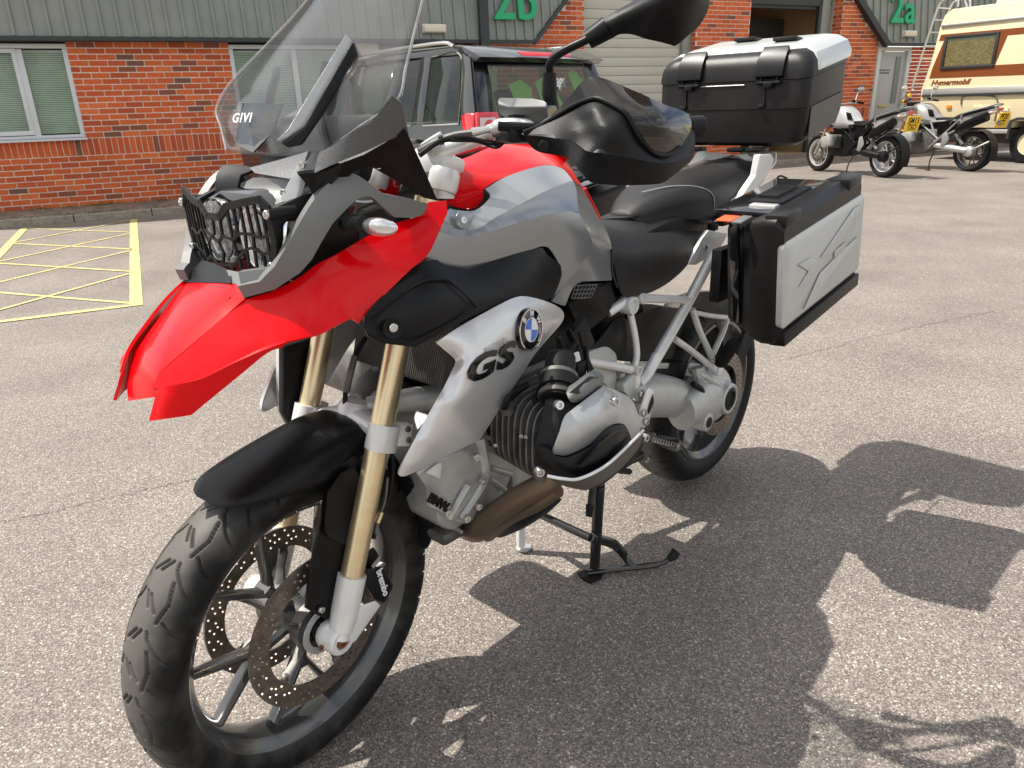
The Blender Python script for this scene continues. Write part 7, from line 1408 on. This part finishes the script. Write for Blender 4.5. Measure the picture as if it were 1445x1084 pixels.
# ---- mirrors
bm = bmesh.new(); add_tube(bm, [(1.0447,0.27,1.2451),(1.0441,0.27,1.2755),(1.0473,0.275,1.2932),(1.04,0.29,1.3072),(1.0241,0.33,1.3239),(1.0145,0.35,1.3341)], [.007, .007, .007, .007, .0065, .0065], 14)
add_tube(bm, [(1.0447,0.27,1.242),(1.0441,0.27,1.2779)], [.013, .0115], 16, False); add_tube(bm, [(1.0229,0.333,1.3237),(1.0073,0.36,1.3407)], [.0145, .018], 16, False); add_tube(bm, [(1.0401,0.27,1.2109),(1.0447,0.27,1.2451)], [.016, .012], 12, False)
mst = link_bm('mirror_stem', bm, 'matte', bike); mirror_y(mst)
shell('mirror', [(1.0154,0.355,1.3497,1),(1.0139,0.365,1.3259,1),(0.996,0.375,1.3281,1),(0.9851,0.39,1.328,1),(0.9646,0.41,1.3201,1),(0.9319,0.43,1.3127,1),(0.9247,0.44,1.3145,1),(0.9152,0.455,1.3272,1),(0.9033,0.465,1.3397,1),(0.9,0.475,1.3586,1),(0.9038,0.48,1.3745,1),(0.912,0.48,1.3902,1),(0.9314,0.47,1.3992,1),(0.9615,0.44,1.3975,1),(0.9808,0.4,1.3802,1),(0.9974,0.375,1.3656,1)],
      [(1.0084,0.405,1.3506),(1.01,0.455,1.354),(0.9799,0.48,1.364),(0.977,0.435,1.3387),(0.9609,0.46,1.3401),(0.9781,0.495,1.3704),(0.9985,0.43,1.3624),(1.0109,0.385,1.3412)], 'black', bike, .012, .008, ang=60)
mirror_y(bpy.data.objects['mirror'])
tube('mirror_crease', [(1.0255,0.375,1.3358),(1.0127,0.408,1.3474),(1.0152,0.448,1.3538),(0.9933,0.478,1.362),(0.9401,0.49,1.3723)], .0022, 'matte', bike, 6)
bpy.data.objects.remove(bpy.data.objects['mirror_crease'])

# ============================================================ luggage
def lug(name, label, cat): return meta(empty(name, (0.5965, 2.2772, 0), -2.32459), label, cat)
tc = lug('top_case', 'black top case with silver lid mounted behind the passenger seat of the foreground motorcycle', 'luggage box')
TL = R(7)  # luggage sits nose down a little
def TC(x, y, z):  # local: x back from the front face, z up from the base
    c, s = math.cos(TL), math.sin(TL); return Vector((TX-x*c*.74, y+.022, TZ+x*.13+z))
TX, TZ = -.068, 1.098
def rrect(x0, x1, y, z, r, n=5, grow=0):
    pts = []
    for (cx, cy, a0) in ((x1-r, y-r, 0), (x1-r, -y+r, -90), (x0+r, -y+r, 180), (x0+r, y-r, 90)):
        for k in range(n+1):
            a = R(a0+(90 if False else 0))
            pts.append((cx, cy, r, a0, k))
    out = []
    for (cx, cy, r_, a0, k) in pts:
        if a0 == 0: a = R(90-90*k/n)
        elif a0 == -90: a = R(0-90*k/n)
        elif a0 == 180: a = R(-90-90*k/n)
        else: a = R(180-90*k/n)
        out.append(TC(cx+r_*math.cos(a), cy+r_*math.sin(a), z))
    return out
Yt = .232
def case_loft(nm, secs, m, par):
    bm = bmesh.new(); V = [[bm.verts.new(p) for p in s] for s in secs]; k = len(V[0])
    for a, b in zip(V, V[1:]):
        for i in range(k): bm.faces.new((a[i], a[(i+1) % k], b[(i+1) % k], b[i]))
    bm.faces.new(V[0]); bm.faces.new(V[-1][::-1]); return link_bm(nm, bm, m, par, ang=30)
case_loft('case_body', [rrect(.03, .29, Yt-.03, -.004, .03), rrect(.012, .33, Yt-.01, .008, .035), rrect(.002, .36, Yt-.002, .06, .035), rrect(0, .37, Yt, .100, .035), rrect(-.003, .373, Yt+.003, .102, .035), rrect(-.003, .373, Yt+.003, .176, .035)], 'pan', tc)
case_loft('case_lid', [rrect(-.006, .376, Yt+.006, .178, .035), rrect(-.006, .376, Yt+.006, .190, .035), rrect(-.002, .372, Yt+.002, .215, .035), rrect(.012, .36, Yt-.012, .236, .035), rrect(.035, .34, Yt-.035, .248, .03)], 'pan', tc)
case_loft('lid_panel', [rrect(.055, .385, Yt+.009, .190, .02), rrect(.055, .385, Yt+.009, .208, .02), rrect(.060, .38, Yt-.004, .236, .02), rrect(.07, .37, Yt-.03, .252, .02), rrect(.09, .35, Yt-.06, .258, .02)], 'lidsilver', tc)
slab('side_panel', [TC(.05, Yt+.0005, .012), TC(.31, Yt+.0005, .018), TC(.345, Yt+.0005, .05), TC(.355, Yt+.0005, .098), TC(.05, Yt+.0005, .098)], (0, .002, 0), 'panbrown', tc)
for yy in (.125, -.125):
    bm = bmesh.new()
    A = [TC(-.024, yy-.040, .190), TC(-.024, yy+.040, .190), TC(-.012, yy+.040, .232), TC(.028, yy+.036, .262), TC(.028, yy-.036, .262), TC(-.012, yy-.040, .232)]
    add_hull(bm, A, [a+Vector((-.012, 0, -.008)) for a in A], bev=.002)
    lt = link_bm('latch', bm, 'matte', tc)
    bm = bmesh.new()
    for s in (-1, 1): add_tube(bm, [TC(-.012, yy+s*.022, .205), TC(-.016, yy+s*.024, .172)], .003, 6, False)
    add_tube(bm, [TC(-.016, yy-.034, .172), TC(-.016, yy+.034, .172)], .0055, 10, False); add_box(bm, TC(-.018, yy, .166), (.010, .026, .016), None, .002)
    link_bm('latch_hinge', bm, 'matte', lt)
    bm = bmesh.new(); add_box(bm, TC(-.005, yy+.012*(-1), .135), (.006, .004, .05)); add_box(bm, TC(-.008, yy-.018, .110), (.012, .018, .010), None, .002); link_bm('latch_hook', bm, 'pan', lt)
tube('body_strip', [TC(-.006, -.09, .168), TC(-.006, .05, .168)], .0014, 'cast', tc, 6, False)
for x0, y0 in ((.30, -.06), (.20, .1)):
    bm = bmesh.new(); add_box(bm, TC(x0, y0, .262), (.05, .07, .010), Matrix.Rotation(R(-4), 3, 'Y'), .002); link_bm('lid_bumper', bm, 'pan', tc)
for yy in (-.10, .04, .10):
    bm = bmesh.new(); add_box(bm, TC(.01, yy, -.012), (.05, .05, .012), None, .003); link_bm('mounting_foot', bm, 'matte', tc)

# side cases
def side_case(s, name, label):
    pn = lug(name, label, 'pannier')
    def m(P): return [(p[0], p[1]*s, p[2]) for p in P]
    of = .455
    # outer and inner rings in side view
    OUT = [(0.4264,0.455,0.7119),(0.4492,0.455,0.9248),(-.0032,0.455,0.9815),(-.0004,0.455,1.0156),(-.0442,0.455,0.7527),(0.2739,0.455,0.6563)]
    x1, x0 = .425, -.045
    def sec(y, x0, x1, z0, z1, k, r=.02):
        pts = [(x1, z0), (x1+k*(z1-z0), z1), (x0+k*(z1-z0), z1+KX*(x1-x0)), (x0, z0+KX*(x1-x0))]
        out = []
        for i, (x, z) in enumerate(pts):
            a, b = Vector(pts[i-1])-Vector((x, z)), Vector(pts[(i+1) % 4])-Vector((x, z)); a, b = a.normalized()*r, b.normalized()*r
            c = Vector((x, z))
            for t in (0, .25, .5, .75, 1):
                q = c+a*(1-t)**2+b*t**2; out.append((q.x, y*s, q.y))
        return out
    KX = .13; K = .16
    def cl(nm, secs, mt):
        bm = bmesh.new(); V = [[bm.verts.new(p) for p in q] for q in secs]; k = len(V[0])
        for a, b in zip(V, V[1:]):
            for i in range(k): bm.faces.new((a[i], a[(i+1) % k], b[(i+1) % k], b[i]))
        bm.faces.new(V[0]); bm.faces.new(V[-1][::-1]); return link_bm(nm, bm, mt, pn, ang=32)
    cl('case_shell', [sec(.265, x0+.03, x1-.11, .695, .935, K, .02), sec(.27, x0+.02, x1-.095, .688, .942, K), sec(.355, x0, x1-.035, .680, .957, K), sec(.36, x0-.002, x1-.03, .678, .960, K)], 'pan')
    cl('case_frame', [sec(.364, x0-.004, x1-.022, .672, .966, K), sec(.40, x0-.006, x1-.008, .668, .978, K), sec(.432, x0-.006, x1-.004, .672, .978, K), sec(.450, x0, x1-.010, .685, .962, K)], 'pan')
    cl('side_panel', [sec(.430, x0-.012, x1+.001, .715, .928, K, .016), sec(.452, x0-.010, x1-.001, .717, .925, K, .016), sec(.458, x0+.002, x1-.013, .729, .913, K, .012)], 'alu_panel')
    # raised X-shaped ribs on the panel
    def PPt(u, v, y=.459):  # u 0 front..1 back, v 0..1 up
        xf, xb = x1-.015, x0+.02; z0, z1 = .729, .913; x = xf+(xb-xf)*u+K*(z1-z0)*v; z = z0+(z1-z0)*v+KX*(xf-xb)*u*1.0
        return (x, y*s, z)
    for poly in ([(.40, .60), (.52, .52), (.97, .76), (.97, .97), (.86, .97)], [(.20, .03), (.42, .03), (.55, .24), (.97, .34), (.97, .52), (.60, .44), (.40, .38)], [(.10, .72), (.26, .70), (.40, .52), (.28, .36), (.12, .40), (.24, .53)]):
        slab('panel_rib', [PPt(u, v) for u, v in poly], (0, .003*s, 0), 'alu_panel', pn, .0015)
    slab('panel_badge', [PPt(.60, .45, .4595), PPt(.78, .47, .4595), PPt(.78, .57, .4595), PPt(.60, .55, .4595)], (0, .002*s, 0), 'cast', pn, .0008)
    # corner mouldings
    for u in (0, 1):
        xx = (x1+.30*K-.055) if u == 0 else (x0+.30*K+.05); zz = .978+KX*(x1-xx+.30*K)*.95
        bm = bmesh.new(); add_box(bm, (xx, .428*s, zz-.008), (.085, .052, .030), Matrix.Rotation(R(7.5), 3, 'Y'), .006); link_bm('corner_guard', bm, 'pan', pn)
    bm = bmesh.new(); zb = .683; A = [(x1-.012, .42*s, zb-.012), (x1-.004, .42*s, zb+.024), (x0-.004, .42*s, zb+.024+KX*(x1-x0)), (x0-.008, .42*s, zb-.012+KX*(x1-x0))]
    add_hull(bm, A, [(a, .460*s, c+.003) for a, b_, c in A], bev=.004); link_bm('bottom_guard', bm, 'black', pn)
    # lid handle, latch strap and label on the top face
    def TT(u, yy, dz=.0): xf, xb = x1+K*.3, x0+K*.3; return Vector((xf+(xb-xf)*u, yy*s, .958+(yy-.36)*.25*0+KX*(x1-x0)*u+dz+.003))
    def quad(nm, u0, u1, y0, y1, h, mt): 
        bm = bmesh.new(); A = [TT(u0, y0, h*.0), TT(u0, y1, 0), TT(u1, y1, 0), TT(u1, y0, 0)]; add_hull(bm, A, [a+Vector((0, 0, h)) for a in A], bev=min(.002, h*.4)); return link_bm(nm, bm, mt, pn)
    quad('lid_plate', .14, .86, .25, .40, .012, 'gloss'); quad('handle_recess', .30, .66, .30, .385, .018, 'black'); quad('handle', .36, .60, .31, .36, .026, 'black')
    quad('release_key', .22, .27, .32, .385, .018, 'cast')
    quad('label', .02, .12, .285, .325, .004, 'orange'); quad('hinge_cover', .0, .12, .33, .355, .006, 'dgrey')
    slab('front_strap', [(x1-.078, .295*s, .70), (x1-.058, .325*s, .70), (x1-.006, .325*s, .957), (x1-.02, .295*s, .957)], (.012, 0, 0), 'gloss', pn, .002)
    bm = bmesh.new(); add_box(bm, (.22, .225*s, .80), (.22, .03, .14), None, .005); link_bm('mounting_bracket', bm, 'black', pn)
    return pn
side_case(1, 'side_case', 'black pannier with pale aluminium side panel on the near side of the foreground motorcycle')
side_case(-1, 'side_case', 'black pannier with orange label glimpsed beyond the seat, on the foreground motorcycle far side')
